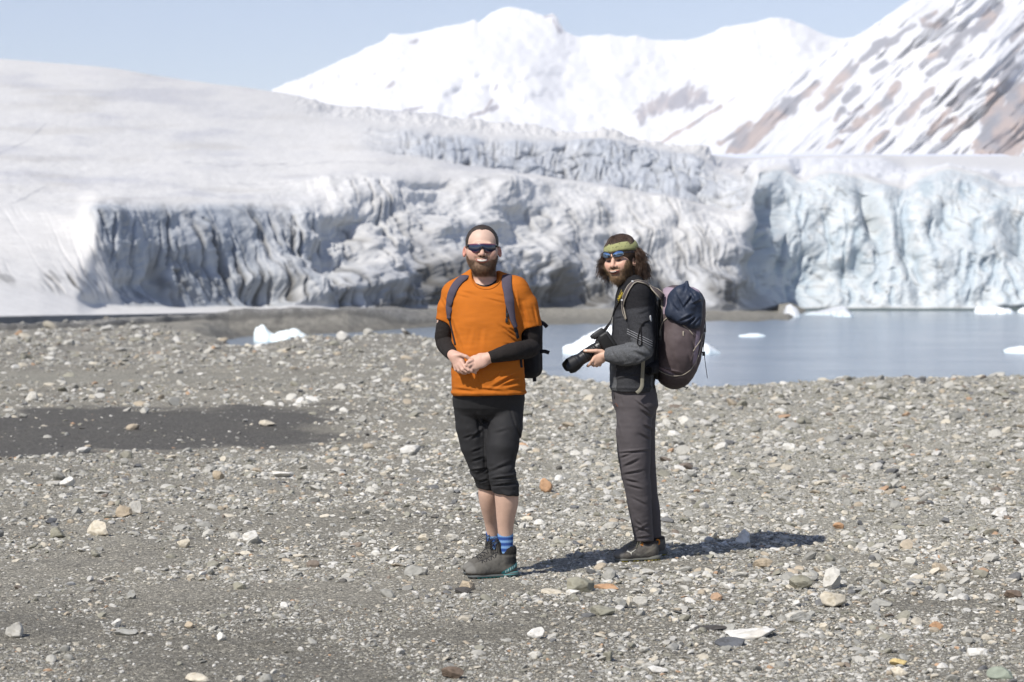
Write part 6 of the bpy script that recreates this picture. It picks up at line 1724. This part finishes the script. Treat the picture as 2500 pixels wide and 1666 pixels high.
    t.ell(M2(1532, 674, -.0), (.062, .066, .058), None, .006, 's', R=rot(0, 0, -30))
    t.plane(M2(1540, 954), (-.02, 0, -1), .004)
    t.disp(lambda x, y, z: .0030 * fbm(x * 8, y * 8, z * 20, 3, 71) + .0012 * fbm(x * 40, y * 40, z * 40, 2, 72) - .005 * np.exp(-((z - zz2(944)) / .008) ** 2))
    t.disp(folds([(1540, 856, 1575, 872, 5, 9), (1528, 846, 1560, 852, 4, 6), (1560, 836, 1588, 862, 4, 7), (1495, 905, 1560, 890, 4, 7), (1500, 930, 1570, 915, 3.5, 6), (1550, 900, 1580, 880, 4, 8), (1500, 780, 1525, 775, 3, 4), (1548, 790, 1580, 800, 4, 4), (1515, 855, 1530, 880, 4, 5), (1492, 855, 1505, 878, 3, 5), (1560, 770, 1585, 760, 4, 4)]))
    Pt, Ft = t.mesh(); Pt = relax(Pt, Ft, 1, .4)
    px, py = pxy(Pt[:, 0], Pt[:, 1], Pt[:, 2])
    near = Pt[:, 1] < D2 - .14
    black = np.array([.018, .018, .020]); char = np.array([.040, .041, .045]); grey = np.array([.098, .102, .108])
    n1 = fbm(Pt[:, 0] * 120, Pt[:, 1] * 120, Pt[:, 2] * 120, 3, 73)[:, None]
    C = np.tile(char, (len(Pt), 1))
    yoke = sstep(756, 750, py + .12 * (px - 1550) + 4 * np.sin(px * .2) * 0)[:, None]
    C = C * (1 - yoke) + black * yoke
    lowt = sstep(872, 876, py)[:, None] * (~near)[:, None]
    C = C * (1 - lowt) + grey * lowt
    q = py - .50 * (px - 1540)                                       # distance down the sleeve
    al = catmull([M2(1556, 724, -.168), M2(1560, 770, -.205), M2(1567, 815, -.228), M2(1572, 846, -.238), M2(1556, 862, -.238), M2(1530, 866, -.222), M2(1504, 867, -.198), M2(1480, 867, -.178)], 6)
    da = np.full(len(Pt), 9.0)
    for a_ in al: da = np.minimum(da, np.linalg.norm(Pt - a_, axis=1))
    slv = (da < .074) & near
    fore = np.full(len(Pt), 9.0)
    for a_ in al[22:]: fore = np.minimum(fore, np.linalg.norm(Pt - a_, axis=1))
    lows = (sstep(822, 824, q)[:, None]) * slv[:, None]
    lows = np.maximum(lows * (px > 1526)[:, None], ((px < 1534) & (fore < np.interp(px, [1480, 1504, 1530], [.05, .062, .068])))[:, None] * 1.0)
    C = C * (1 - lows) + grey * lows
    back = sstep(1590, 1598, px)[:, None]; C = C * (1 - back) + black * back  # shade beside the pack, painted black along the jacket's back
    C = C * (1 + .28 * n1)
    jacket = part('fleece_jacket', mesh_np('fleece_jacket', Pt, Ft, C), cloth('wool_fleece', None, 1.0, .9, 330, .25, 240, .1, bdist=.002), root)
    jt = bvh(Pt, Ft)
    for q0 in (808.0, 813.5, 819.0):
        c = [cam_hit(jt, x, q0 + .50 * (x - 1540), -.0006) for x in np.arange(1531, 1594, 2.0)]; c = [k[0] for k in c if k is not None and k[0][1] < D2 - .16]
        if len(c) > 6:
            V, Fl = tube(np.array(c), .0026, 6); part('stripe', mesh_np('stripe', V, Fl), cloth('pale_grey_knit', (.19, .195, .205), 1.0, .6, 400), jacket)
    # stand-up collar
    cc = []
    for k in range(33):
        a = 2 * np.pi * k / 32
        base_p = M2(1541, 692, .0) + np.array([.072 * np.cos(a), .078 * np.sin(a), .020 * np.cos(a)])
        cc.append(base_p)
    cc = np.array(cc); ctr = cc[:-1].mean(0); V = []
    for r_, h_ in ((1.02, -.035), (.98, .0), (.92, .030), (.86, .032), (.88, .0)):
        V.append(ctr + (cc[:-1] - ctr) * np.array([r_, r_, 1]) + np.array([-.25 * h_, 0, h_]))
    m = 32; a = np.arange(m); b = (a + 1) % m
    part('collar', mesh_np('collar', np.vstack(V), np.vstack([np.stack([k * m + a, k * m + b, (k + 1) * m + b, (k + 1) * m + a], 1) for k in range(4)])), cloth('black_collar', (.020, .020, .022), 1.0, .6, 330), jacket)
    # round badge and looped cord on the sleeve
    h = cam_hit(jt, 1588, 778, .002)
    if h is not None:
        n = h[1]; u = np.cross(n, [0, 0, 1.]); u /= np.linalg.norm(u); w_ = np.cross(u, n)
        bf = Frame(h[0], np.stack([u, w_, n], 1)); th = np.linspace(0, 2 * np.pi, 25)
        ring_ = np.stack([.0085 * np.cos(th), .015 * np.sin(th), 0 * th], 1)
        V, Fl = tube(bf.pt(ring_), .0032, 6); part('badge', mesh_np('badge', V, Fl), mat_col('pale_print', .7, (.42, .43, .44)), jacket)
        V, Fl = tube(bf.pt(np.array([(-.002, .006, .001), (.002, .001, .001), (.001, -.007, .001)])), .0026, 6); part('badge', mesh_np('badge', V, Fl), mat_col('pale_print_mark', .7, (.30, .31, .32)), jacket)
    cord = []
    for x, y in catmull([(1583, 783, 0), (1572, 788, 0), (1565, 798, 0), (1566, 820, 0), (1567, 838, 0), (1562, 845, 0), (1557, 838, 0), (1560, 815, 0), (1563, 800, 0)], 6)[:, :2]:
        h = cam_hit(jt, x, y, .004)
        if h is not None: cord.append(h[0])
    if len(cord) > 6:
        V, Fl = tube(np.array(cord), .0034, 6); part('cord', mesh_np('cord', V, Fl), cloth('black_cord', (.012, .012, .013)), jacket)
    # ---- trousers
    q = Field(axis((.50, .86, .004)), axis((11.44, 12.10, .0045)), axis((zz2(1336), zz2(930), .004)))
    rows = [(935, 1494, 1597, .168, 0), (965, 1493, 1604, .172, 0), (990, 1496, 1607, .168, 0), (1012, 1506, 1598, .14, 0), (1030, 1525, 1580, .09, .01)]
    q.loft([(zz2(y), xx2((a + b) / 2, y), D2 + dy, (xx2(b, y) - xx2(a, y)) / 2, h) for y, a, b, h, dy in rows], 2.4)
    s = Field(q.x, q.y, q.z)
    s.limb([(M2(1551, 985, -.075), .100), (M2(1547, 1050, -.078), .096), (M2(1548, 1104, -.075), .090), (M2(1551, 1150, -.068), .080), (M2(1558, 1200, -.055), .071), (M2(1564, 1250, -.04), .062), (M2(1571, 1308, .0), .054), (M2(1574, 1345, .012), .054)])
    s2 = Field(q.x, q.y, q.z)
    s2.limb([(M2(1560, 985, .085), .098), (M2(1560, 1050, .11), .090), (M2(1566, 1104, .13), .078), (M2(1570, 1150, .155), .072), (M2(1575, 1200, .18), .069), (M2(1585, 1250, .20), .062), (M2(1591, 1308, .215), .055), (M2(1593, 1340, .22), .055)])
    q.D = smin(q.D, s.D, .02); q.D = smin(q.D, s2.D, .012)
    q.plane(M2(1572, 1322), (.02, -.03, -1), .004)
    q.disp(lambda x, y, z: .0035 * fbm(x * 10, y * 10, z * 13, 3, 81))
    q.disp(folds([(1508, 1108, 1585, 1101, 2.6, 8), (1513, 1120, 1545, 1108, 3, 6), (1520, 1142, 1562, 1122, 3.5, 8), (1520, 1160, 1570, 1150, 3, 8), (1525, 1172, 1560, 1180, 3, 7), (1530, 1186, 1570, 1196, 3, 6), (1560, 1000, 1592, 1022, 4, 9), (1570, 1040, 1592, 1052, 4, 8), (1545, 975, 1590, 1010, 3, 6), (1550, 1288, 1585, 1300, 3, 7), (1552, 1300, 1588, 1280, 3, 6), (1548, 1270, 1572, 1292, 3, 5), (1500, 1010, 1512, 1060, 3, 4), (1558, 1060, 1586, 1075, 4, 6), (1540, 1215, 1580, 1235, 3, 4), (1553, 1316, 1594, 1310, 2.5, 7), (1515, 960, 1518, 990, 2.5, 3)]))
    Pq, Fq = q.mesh(); Pq = relax(Pq, Fq, 1, .4)
    tr = part('trousers', mesh_np('trousers', Pq, Fq), cloth('grey_brown_softshell', (.078, .070, .074), .8, .25, 300, .05, 18, .25), root)
    qt = bvh(Pq, Fq)
    LG = mat_col('rust_embroidery', .8, (.20, .065, .03))
    for pts in (((1499, 990), (1503, 985), (1508, 990)), ((1503, 993), (1507, 990), (1510, 994)), ((1498, 997), (1505, 999), (1510, 997))):
        c = [cam_hit(qt, x, y, .0012) for x, y in pts]
        if all(k is not None for k in c):
            V, Fl = tube(np.array([k[0] for k in c]), .0012, 5); part('logo', mesh_np('logo', V, Fl), LG, tr)
    c = [cam_hit(qt, 1499 + i * .2, 953 + i * 3.5, .001) for i in range(7)]
    c = [k for k in c if k is not None]
    if len(c) > 3:
        V, Fl = ribbon([k[0] for k in c], [k[1] for k in c], .006, .002); part('pocket_zip', mesh_np('pocket_zip', V, Fl), BLACK_WEB, tr)
    # ---- trail shoes
    def up_c(x, y, z):
        n = fbm(x * 60, y * 60, z * 60, 3, 91)
        c = np.tile(np.array([.115, .105, .092]), (len(x), 1)) * (1 + .28 * n[:, None])
        d = (np.abs(z - .030 - .5 * np.abs(x - .13)) < .006)[:, None] * (x < .20)[:, None]; c = np.where(d, np.array([.16, .15, .125]), c)
        toe_k = (sstep(.235, .255, x))[:, None] * .7; c = c * (1 - toe_k) + np.array([.16, .155, .145]) * toe_k
        op = (sstep(.088, .096, z) * sstep(.10, .08, x))[:, None] * .9; c = c * (1 - op) + np.array([.03, .025, .025]) * op
        t_ = (np.exp(-((x - .120) / .010) ** 2 - ((z - .098) / .014) ** 2) > .4)[:, None]; c = np.where(t_, np.array([.50, .19, .04]), c)
        return c
    def so_c(x, y, z):
        c = np.tile(np.array([.12, .12, .105]), (len(x), 1)); yl = ((z < .007) & ((np.sin(x * 2 * np.pi / .075 + .6) > -.1) | (x < .07)))[:, None]
        return np.where(yl, np.array([.50, .42, .06]), c)
    SM = mat_col('mesh_fabric', .85, bump=.5, bscale=420, spec=.2)
    a_, b_ = M2(1608, 1365), M2(1494, 1365)
    so, sf, sT = shoe(root, (a_[0], 11.76, 0), (b_[0], 11.66, 0), .275, up_c, so_c, False, cloth('olive_lace', (.16, .15, .11)), SM, collar_r=.040)
    MK = mat_col('pale_logo', .6, (.62, .60, .52))
    for pts, w in ((((1530, 1346), (1535, 1348), (1540.5, 1350), (1546, 1346), (1552, 1342)), .007), (((1540, 1349.5), (1541, 1353), (1541.5, 1356)), .006), (((1531, 1344), (1536, 1345)), .004)):
        c = [cam_hit(sT, x, y, .0008) for x, y in pts]; c = [k for k in c if k is not None]
        if len(c) > 1:
            if len(c) == 2: c = [c[0], ((c[0][0] + c[1][0]) / 2, c[0][1]), c[1]]
            V, Fl = ribbon([k[0] for k in c], [k[1] for k in c], np.linspace(w, w * .45, len(c)), .0014); part('logo', mesh_np('logo', V, Fl), MK, so)
    OT = cloth('orange_webbing', (.55, .20, .03))
    th = np.linspace(-.6, 3.9, 14)
    V, Fl = tube(sf.pt(np.stack([.006 - .012 * np.sin(th), .004 + 0 * th, .098 + .014 * np.cos(th)], 1)), .0042, 6); part('heel_loop', mesh_np('heel_loop', V, Fl), OT, so)
    a_, b_ = W(1624, 1365, 11.98), W(1518, 1365, 11.90)
    so2, sf2, _ = shoe(root, (a_[0], 11.98, 0), (b_[0], 11.90, 0), .27, up_c, so_c, False, cloth('olive_lace', (.16, .15, .11)), SM, collar_r=.040)
    for (x0, y0, d0), (x1, y1, d1) in (((1575, 1308, .0), (1584, 1342, .026)), ((1592, 1308, .22), (1600, 1340, .24))):
        V, Fl = tube([M2(x0, y0, d0), M2(x1, y1, d1)], [.039, .034], 14); part('sock', mesh_np('sock', V, Fl), cloth('dark_brown_sock', (.025, .02, .02)), root)
    return jt, qt, body_t
JT, QT, BT2 = build_man2()

# ------------------------------------------------------------------ his camera
def build_camera():
    C = CMF
    BM = mat_col('camera_body_plastic', .55, (.022, .022, .022), bump=.25, bscale=500, spec=.5)
    LM = mat_col('lens_barrel', .38, (.014, .014, .0145), bump=.05, bscale=300, spec=.5)
    V, Fl = lathe([(-.002, .0), (-.002, .030), (.004, .033), (.030, .033), (.034, .0345), (.075, .0345), (.076, .0355), (.115, .0355), (.117, .0345), (.135, .0345), (.150, .0385), (.164, .0395), (.164, .034), (.150, .0)], C, 60)
    L = root_mesh('camera', *merge([bevel_box((-.006, .004, -.040), (.068, .048, .030), C, .012)]), None, BM, C.c, smooth=True)
    tag(L, 'black camera with a long lens and hood in the hands of the long haired man', 'camera')
    lens = part('lens', mesh_np('lens', V, Fl, smooth=False), LM, L)
    # pentaprism hump with flash overhang, grip, dials
    V, Fl = merge([bevel_box((.0, .062, -.026), (.026, .018, .036), C, .010), bevel_box((.0, .066, .002), (.023, .012, .016), C, .008)]); part('viewfinder', mesh_np('viewfinder', V, Fl), BM, L)
    V, Fl = bevel_box((.056, -.002, -.022), (.016, .046, .030), C, .010); part('grip', mesh_np('grip', V, Fl), cloth('rubber_grip', (.016, .016, .016), .85, .6, 500), L)
    V, Fl = bevel_box((-.002, .0, -.071), (.042, .030, .003), C, .002); part('screen', mesh_np('screen', V, Fl), mat_col('camera_screen', .15, (.03, .032, .036)), L)
    V, Fl = bevel_box((-.0755, -.004, -.040), (.002, .030, .020), C, .0015); part('port_cover', mesh_np('port_cover', V, Fl), cloth('grey_rubber', (.06, .06, .06), .7), L)
    V, Fl = lathe([(0, .0), (0, .010), (.008, .010), (.008, .0)], Frame(C.pt((-.045, .050, -.040)), np.stack([C.R[:, 0], -C.R[:, 2], C.R[:, 1]], 1)), 20); part('dial', mesh_np('dial', V, Fl), BM, L)
    V, Fl = lathe([(.0, .0312), (.0, .0334), (.0025, .0334), (.0025, .0312)], C, 44); part('mount_ring', mesh_np('mount_ring', V, Fl), mat_col('bright_metal_ring', .25, (.55, .55, .55), metallic=1.0), lens)
    for t0 in (.036, .047, .058, .069, .081, .092, .103):
        V, Fl = lathe([(t0 - .0035, .0340), (t0 - .0025, .0358 + (.001 if t0 > .075 else 0)), (t0 + .0025, .0358 + (.001 if t0 > .075 else 0)), (t0 + .0035, .0340)], C, 44); part('grip_ring', mesh_np('grip_ring', V, Fl), cloth('lens_rubber', (.012, .012, .012), .8, .4, 900), lens)
    # petal hood
    n = 72; a = np.linspace(0, 2 * np.pi, n, endpoint=False); Vh = []
    pet = .056 + .017 * np.tanh(2.2 * np.cos(2 * a + .5))
    for r_, tt in ((.0400, 0), (.0425, .06), (.0455, 1), (.0435, 1), (.0395, .06), (.0380, 0)):
        z = .158 + pet * tt; Vh.append(np.stack([r_ * np.cos(a), r_ * np.sin(a), z], 1))
    i = np.arange(n); j = (i + 1) % n
    part('lens_hood', mesh_np('lens_hood', C.pt(np.vstack(Vh)), np.vstack([np.stack([k * n + i, k * n + j, (k + 1) * n + j, (k + 1) * n + i], 1) for k in range(5)]), smooth=False), mat_col('hood_plastic', .5, (.010, .010, .0105), spec=.4), lens)
    V, Fl = lathe([(.1535, 0.0), (.155, .031), (.150, .033)], C, 40); part('front_glass', mesh_np('front_glass', V, Fl), mat_col('coated_glass', .05, (.01, .012, .02), spec=.8), lens)
    # small white figures on the barrel, on the side turned to the camera
    side = -C.R[:, 0] * 0 + np.array([0, -1., 0]); side -= C.R[:, 2] * (side @ C.R[:, 2]); side /= np.linalg.norm(side)
    side = side * .86 + C.R[:, 1] * .5; side -= C.R[:, 2] * (side @ C.R[:, 2]); side /= np.linalg.norm(side)
    WM = mat_col('white_print', .7, (.52, .52, .50))
    for txt, t0, sz in (('VR', .020, .013), ('1:4', .024, .006)):
        tf = Frame(C.pt((0, 0, t0)) + side * (.0352 if t0 > .1 else .0338), np.stack([-np.cross(C.R[:, 2], side) * 1.0, C.R[:, 2] * -1.0, side], 1))
        up_ = np.cross(side, -C.R[:, 2])
        tf = Frame(tf.c + (up_ * .008 if txt == '1:4' else 0) * -1, np.stack([-C.R[:, 2], np.cross(side, -C.R[:, 2]), side], 1))
        text_mesh(txt, sz, tf, WM, 'lettering', lens)
    # neck strap: up along his chest and round the collar, the other end falling behind the chest
    SB = cloth('camera_strap_cloth', (.014, .014, .015), .9, .5, 500)
    lug = C.pt((-.072, .046, -.045))
    pre = [(lug, np.array([-.4, -.9, 0])), (M2(1486, 804, -.155), np.array([-.6, -.8, 0])), (M2(1490, 788, -.15), np.array([-.7, -.7, 0]))]
    path = [(1497, 776), (1500, 764), (1504, 750), (1510, 737), (1517, 724), (1525, 711), (1534, 700)]
    p, nrm = drape(JT, path, pre, [(M2(1546, 692, -.085), np.array([0, -.5, .8])), (M2(1566, 694, -.06), np.array([.5, -.2, .8])), (M2(1578, 700, .0), np.array([.8, 0, .6]))], lift=.004)
    V, Fl = ribbon(p, nrm, np.interp(np.linspace(0, 1, len(p)), [0, .22, .4, 1], [.020, .024, .034, .036]), .003)
    st = part('neck_strap', mesh_np('neck_strap', V, Fl), SB, L)
    a0, a1 = cam_hit(JT, 1512, 736, .008), cam_hit(JT, 1525, 712, .008)
    if a0 is not None and a1 is not None:
        x = a1[0] - a0[0]; x /= np.linalg.norm(x); n_ = a0[1] + a1[1] + np.array([-.25, -.9, .1]); n_ -= x * (n_ @ x); n_ /= np.linalg.norm(n_); y = np.cross(n_, x)
        text_mesh('Nikon', .026, Frame((a0[0] + a1[0]) / 2 + n_ * .003, np.stack([x, y, n_], 1)), mat_col('yellow_strap_lettering', .7, (.48, .36, .03)), 'lettering', st)
        for s in (-1, 1):
            c_ = (a0[0] + a1[0]) / 2 + n_ * .003 + y * .0145 * s
            V, Fl = tube([c_ - x * .040, c_, c_ + x * .034], .0012, 5); part('stitching', mesh_np('stitching', V, Fl), mat_col('yellow_stitching', .8, (.40, .30, .03)), st)
build_camera()

# ------------------------------------------------------------------ his backpack
def build_pack2():
    ax = (axis((.72, 1.10, .004)), axis((11.44, 11.98, .0045)), axis((zz2(965), zz2(680), .004)))
    g = Field(*ax)
    rows = [(697, 1642, 1668, .05), (701, 1630, 1692, .09), (708, 1618, 1706, .12), (718, 1611, 1716, .14), (734, 1608, 1722, .152), (764, 1607, 1723, .162), (807, 1606, 1720, .166), (857, 1601, 1715, .166), (880, 1598, 1711, .162), (905, 1599, 1702, .150), (925, 1604, 1691, .130), (938, 1614, 1681, .105), (946, 1626, 1668, .07), (950, 1636, 1656, .04)]
    cdy = .03
    g.loft([(zz2(y), xx2((a + b) / 2, y), D2 + cdy, (xx2(b, y) - xx2(a, y)) / 2, h) for y, a, b, h in rows], 2.7)
    g.ell(M2(1658, 846, -.105), (.088, .055, .130), None, .02)
    g.disp(lambda x, y, z: .004 * fbm(x * 12, y * 12, z * 12, 3, 141))
    g.disp(folds([(1690, 835, 1700, 865, 3, 7), (1655, 785, 1690, 812, 3, 6), (1680, 865, 1690, 900, 3, 5), (1620, 905, 1670, 918, 3, 8), (1598, 893, 1640, 912, 2.5, 5), (1690, 890, 1706, 850, 3, 6), (1615, 800, 1616, 840, 3, 5), (1640, 860, 1655, 900, 5, 4), (1665, 800, 1695, 830, 4, 4)]))
    P, F = g.mesh(); P = relax(P, F, 1, .4)
    px, py = pxy(P[:, 0], P[:, 1], P[:, 2])
    brown = np.array([.078, .060, .062]); lil = np.array([.30, .235, .285]); dk = np.array([.034, .026, .027])
    C = np.tile(brown, (len(P), 1)) * (1 + .10 * fbm(P[:, 0] * 20, P[:, 1] * 20, P[:, 2] * 20, 3, 142))[:, None]
    def put(c, k):
        nonlocal C
        k = np.asarray(k, float)[:, None]; C = C * (1 - k) + np.asarray(c) * k
    put(lil, sstep(768, 764, py + .25 * (px - 1625)) * sstep(1617, 1620, px) * sstep(702, 706, py + .12 * np.abs(px - 1655)))
    put(lil, sstep(1690, 1695, px) * sstep(705, 712, py + .5 * (1700 - px)) * sstep(760, 750, py) * sstep(1717, 1713, px))
    put(lil * .85, (np.abs(px - (1703 - .12 * (py - 830))) < 5) * sstep(806, 812, py) * sstep(900, 880, py))
    put(lil * .75, (np.abs(py - (893 + .42 * (px - 1598))) < 2.6) * sstep(1645, 1635, px) * (px > 1597))
    put(brown, sstep(708, 704, py + .22 * np.abs(px - 1660)) ); put(brown * .8, sstep(1712, 1716, px + .12 * np.abs(py - 770)) * sstep(830, 800, py))
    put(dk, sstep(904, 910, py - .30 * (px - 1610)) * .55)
    put(np.array([.14, .135, .115]), sstep(1620, 1616, px + .03 * (py - 760)) * sstep(840, 815, py) * sstep(712, 716, py))
    put(dk, sstep(1606, 1602, px) * .6)  # shade between pack and jacket painted on the pack's edge
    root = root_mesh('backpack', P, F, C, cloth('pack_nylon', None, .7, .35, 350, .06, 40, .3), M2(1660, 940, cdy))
    tag(root, 'big plum brown and lilac hiking backpack carried by the man with the camera', 'backpack')
    T = bvh(P, F)
    PIP = cloth('tan_piping', (.30, .27, .22), .8)
    for pts, r in ((((1612, 820), (1613, 803), (1619, 787), (1629, 777), (1640, 774), (1648, 777), (1655, 783)), .0042), (((1655, 783), (1668, 795), (1682, 806), (1692, 818)), .0024), (((1692, 858), (1700, 846), (1709, 832), (1714, 815)), .0026), (((1684, 905), (1698, 885), (1707, 862), (1713, 835)), .0024), (((1617, 716), (1616, 735), (1617, 760), (1613, 790)), .003), (((1598, 896), (1618, 910), (1642, 918), (1668, 915), (1690, 900)), .0022)):
        c = [cam_hit(T, x, y, .0015) for x, y in catmull([(*p, 0) for p in pts], 6)[:, :2]]; c = [k[0] for k in c if k is not None]
        if len(c) > 3:
            V, Fl = tube(np.array(c), r, 6); part('piping', mesh_np('piping', V, Fl), PIP, root)
    for px_, py_, h_ in ((1668, 815, .010), (1612, 830, .006)):
        h = cam_hit(T, px_, py_, .003)
        if h is not None:
            V, Fl = bevel_box((0, 0, 0), (.004, .003, h_ * 1.3), Frame(h[0]), .0015); part('zip_pull', mesh_np('zip_pull', V, Fl), PIP if h_ > .008 else BUCKLE_M, root)
    # shoulder strap over the near shoulder
    SP = cloth('plum_strap', (.068, .056, .056), .85, .4, 500)
    path = [(1590, 704), (1579, 697), (1567, 692), (1556, 690), (1548, 693), (1541, 699), (1534, 710), (1528, 723), (1524, 738), (1524, 752), (1527, 766), (1532, 780)]
    pre = [(M2(1618, 728, -.10), np.array([-.2, -.6, .8])), (M2(1606, 714, -.115), np.array([0, -.6, .8])), (M2(1597, 707, -.125), np.array([0, -.6, .8]))]
    p, n = drape(JT, path, pre, n=6, lift=.002)
    V, Fl = ribbon(p, n, np.interp(np.linspace(0, 1, len(p)), [0, .2, .5, .8, 1], [.040, .034, .030, .026, .010]), .008); part('shoulder_strap', mesh_np('shoulder_strap', V, Fl), SP, root)
    S = np.cross(np.gradient(p, axis=0), n); S /= np.linalg.norm(S, axis=1)[:, None]
    w_ = np.interp(np.linspace(0, 1, len(p)), [0, .2, .5, .8, 1], [.040, .034, .030, .026, .010])[:, None] / 2
    nn_ = n / np.linalg.norm(n, axis=1)[:, None]
    for s in (-1, 1):
        V, Fl = tube(p + S * w_ * s + nn_ * .006, .0034, 6); part('strap_edge', mesh_np('strap_edge', V, Fl), PIP, root)
    for k in (len(p) * 2 // 5, len(p) * 7 // 10):
        V, Fl = bevel_box((0, 0, 0), (.006, .004, .005), Frame(p[k] + nn_[k] * .014), .002); part('strap_slider', mesh_np('strap_slider', V, Fl), mat_col('pale_plastic', .4, (.5, .5, .5)), root)
    # hip strap hanging beside the jacket, padded side panel
    a = [M2(1571, 868, -.262), M2(1570, 885, -.25), M2(1569, 905, -.215), M2(1568, 930, -.205), M2(1567, 943, -.205), M2(1562, 953, -.208), M2(1554, 960, -.215)]
    c = catmull(a, 5); V, Fl = ribbon(c, np.tile([.05, -1, .1], (len(c), 1)), .020, .004); part('hip_strap', mesh_np('hip_strap', V, Fl), cloth('khaki_webbing', (.20, .19, .15), .9, .5, 700), root)
    gg = Field(axis((.66, .80, .005)), axis((11.5, 11.95, .005)), axis((zz2(945), zz2(715), .005)))
    gg.rbox(M2(1604, 830, .03), (.035, .15, .215), .03); gg.cone(M2(1606, 895, -.11), M2(1584, 905, -.20), .035, .028, .02)
    Pg, Fg = gg.mesh(); part('back_panel', mesh_np('back_panel', Pg, Fg), cloth('black_mesh_pad', (.013, .013, .014), .95, .5, 300), root)
    # loose cords and buckles on the far edge
    for pts, r in (((M2(1719, 765, -.02), M2(1722, 800, -.03), M2(1717, 848, -.03)), .0030), ((M2(1717, 848, -.03), M2(1721, 880, -.035), M2(1727, 924, -.03)), .0018)):
        V, Fl = tube(catmull(pts, 6), r, 6); part('cord', mesh_np('cord', V, Fl), BLACK_WEB, root)
    for b in ((1720, 806, -.03), (1718, 864, -.03)):
        V, Fl = bevel_box((0, 0, 0), (.008, .006, .012), Frame(M2(*b)), .003); part('buckle', mesh_np('buckle', V, Fl), BUCKLE_M, root)
    V, Fl = tube(catmull([M2(1668, 944, -.03), M2(1676, 947, -.035), M2(1680, 945, -.03), M2(1674, 952, -.035)], 5), .0022, 5); part('cord', mesh_np('cord', V, Fl), BLACK_WEB, root)
    # ---- navy jacket bundled on top
    j = Field(axis((.80, 1.08, .0038)), axis((11.40, 11.90, .0042)), axis((zz2(815), zz2(670), .0038)))
    j.rbox(M2(1668, 746, -.10), (.080, .075, .100), .045, None, 0, R=rot(-8, 0, 24))
    j.rbox(M2(1692, 768, -.09), (.046, .065, .078), .035, None, .02, R=rot(0, 0, 4))
    j.ell(M2(1654, 735, -.09), (.055, .06, .066), None, .03)
    j.cone(M2(1668, 725, -.10), M2(1676, 690, -.085), .060, .009, .02); j.cone(M2(1685, 735, -.09), M2(1701, 735, -.07), .055, .030, .03)
    j.cone(M2(1690, 780, -.09), M2(1700, 797, -.075), .05, .022, .02); j.cone(M2(1668, 770, -.10), M2(1670, 790, -.09), .05, .032, .02)
    j.disp(lambda x, y, z: .005 * fbm(x * 14, y * 14, z * 14, 3, 151) + .004 * ridged(x * 16 + z * 10, y * 10, z * 7, 2, 152) - .003)
    j.disp(folds([(1682, 702, 1698, 724, 3, 6), (1684, 716, 1690, 740, 3, 10), (1670, 752, 1694, 718, 3, 8), (1650, 720, 1672, 762, 3.5, 7), (1690, 745, 1712, 735, 3, 8), (1660, 785, 1690, 770, 3, 9), (1672, 795, 1700, 776, 3, 9), (1688, 800, 1708, 778, 3, 8), (1640, 742, 1655, 762, 3, 6), (1676, 690, 1670, 715, 3, 6)]))
    Pj, Fj = j.mesh(); Pj = relax(Pj, Fj, 1, .2)
    o = root_mesh('rolled_jacket', Pj, Fj, np.array([.020, .029, .052]), cloth('navy_shell', None, .6, .2, 300, .06, 30, .35), M2(1672, 800, -.1))
    tag(o, 'dark navy jacket bundled under the lid straps of the big backpack', 'jacket')
build_pack2()

# ------------------------------------------------------------------ thin haze that pales the far mountains
def build_haze():
    lo, hi = (-4200, -60, -4.0), (4200, 4600, 900.0)
    bm = bmesh.new(); bmesh.ops.create_cube(bm, size=1)
    for v in bm.verts: v.co = Vector([(lo[i] + hi[i]) / 2 + v.co[i] * (hi[i] - lo[i]) for i in range(3)])
    me = bpy.data.meshes.new('haze'); bm.to_mesh(me); bm.free()
    m = bpy.data.materials.new('haze_air'); m.use_nodes = True
    nt = m.node_tree; nt.nodes.clear()
    out = nt.nodes.new('ShaderNodeOutputMaterial'); v = nt.nodes.new('ShaderNodeVolumePrincipled')
    v.inputs['Color'].default_value = (.93, .95, 1, 1); v.inputs['Density'].default_value = 1.0e-4
    v.inputs['Anisotropy'].default_value = 0.0
    nt.links.new(v.outputs[0], out.inputs['Volume'])
    o = obj('haze', me, m); tag(o, kind='stuff')
build_haze()
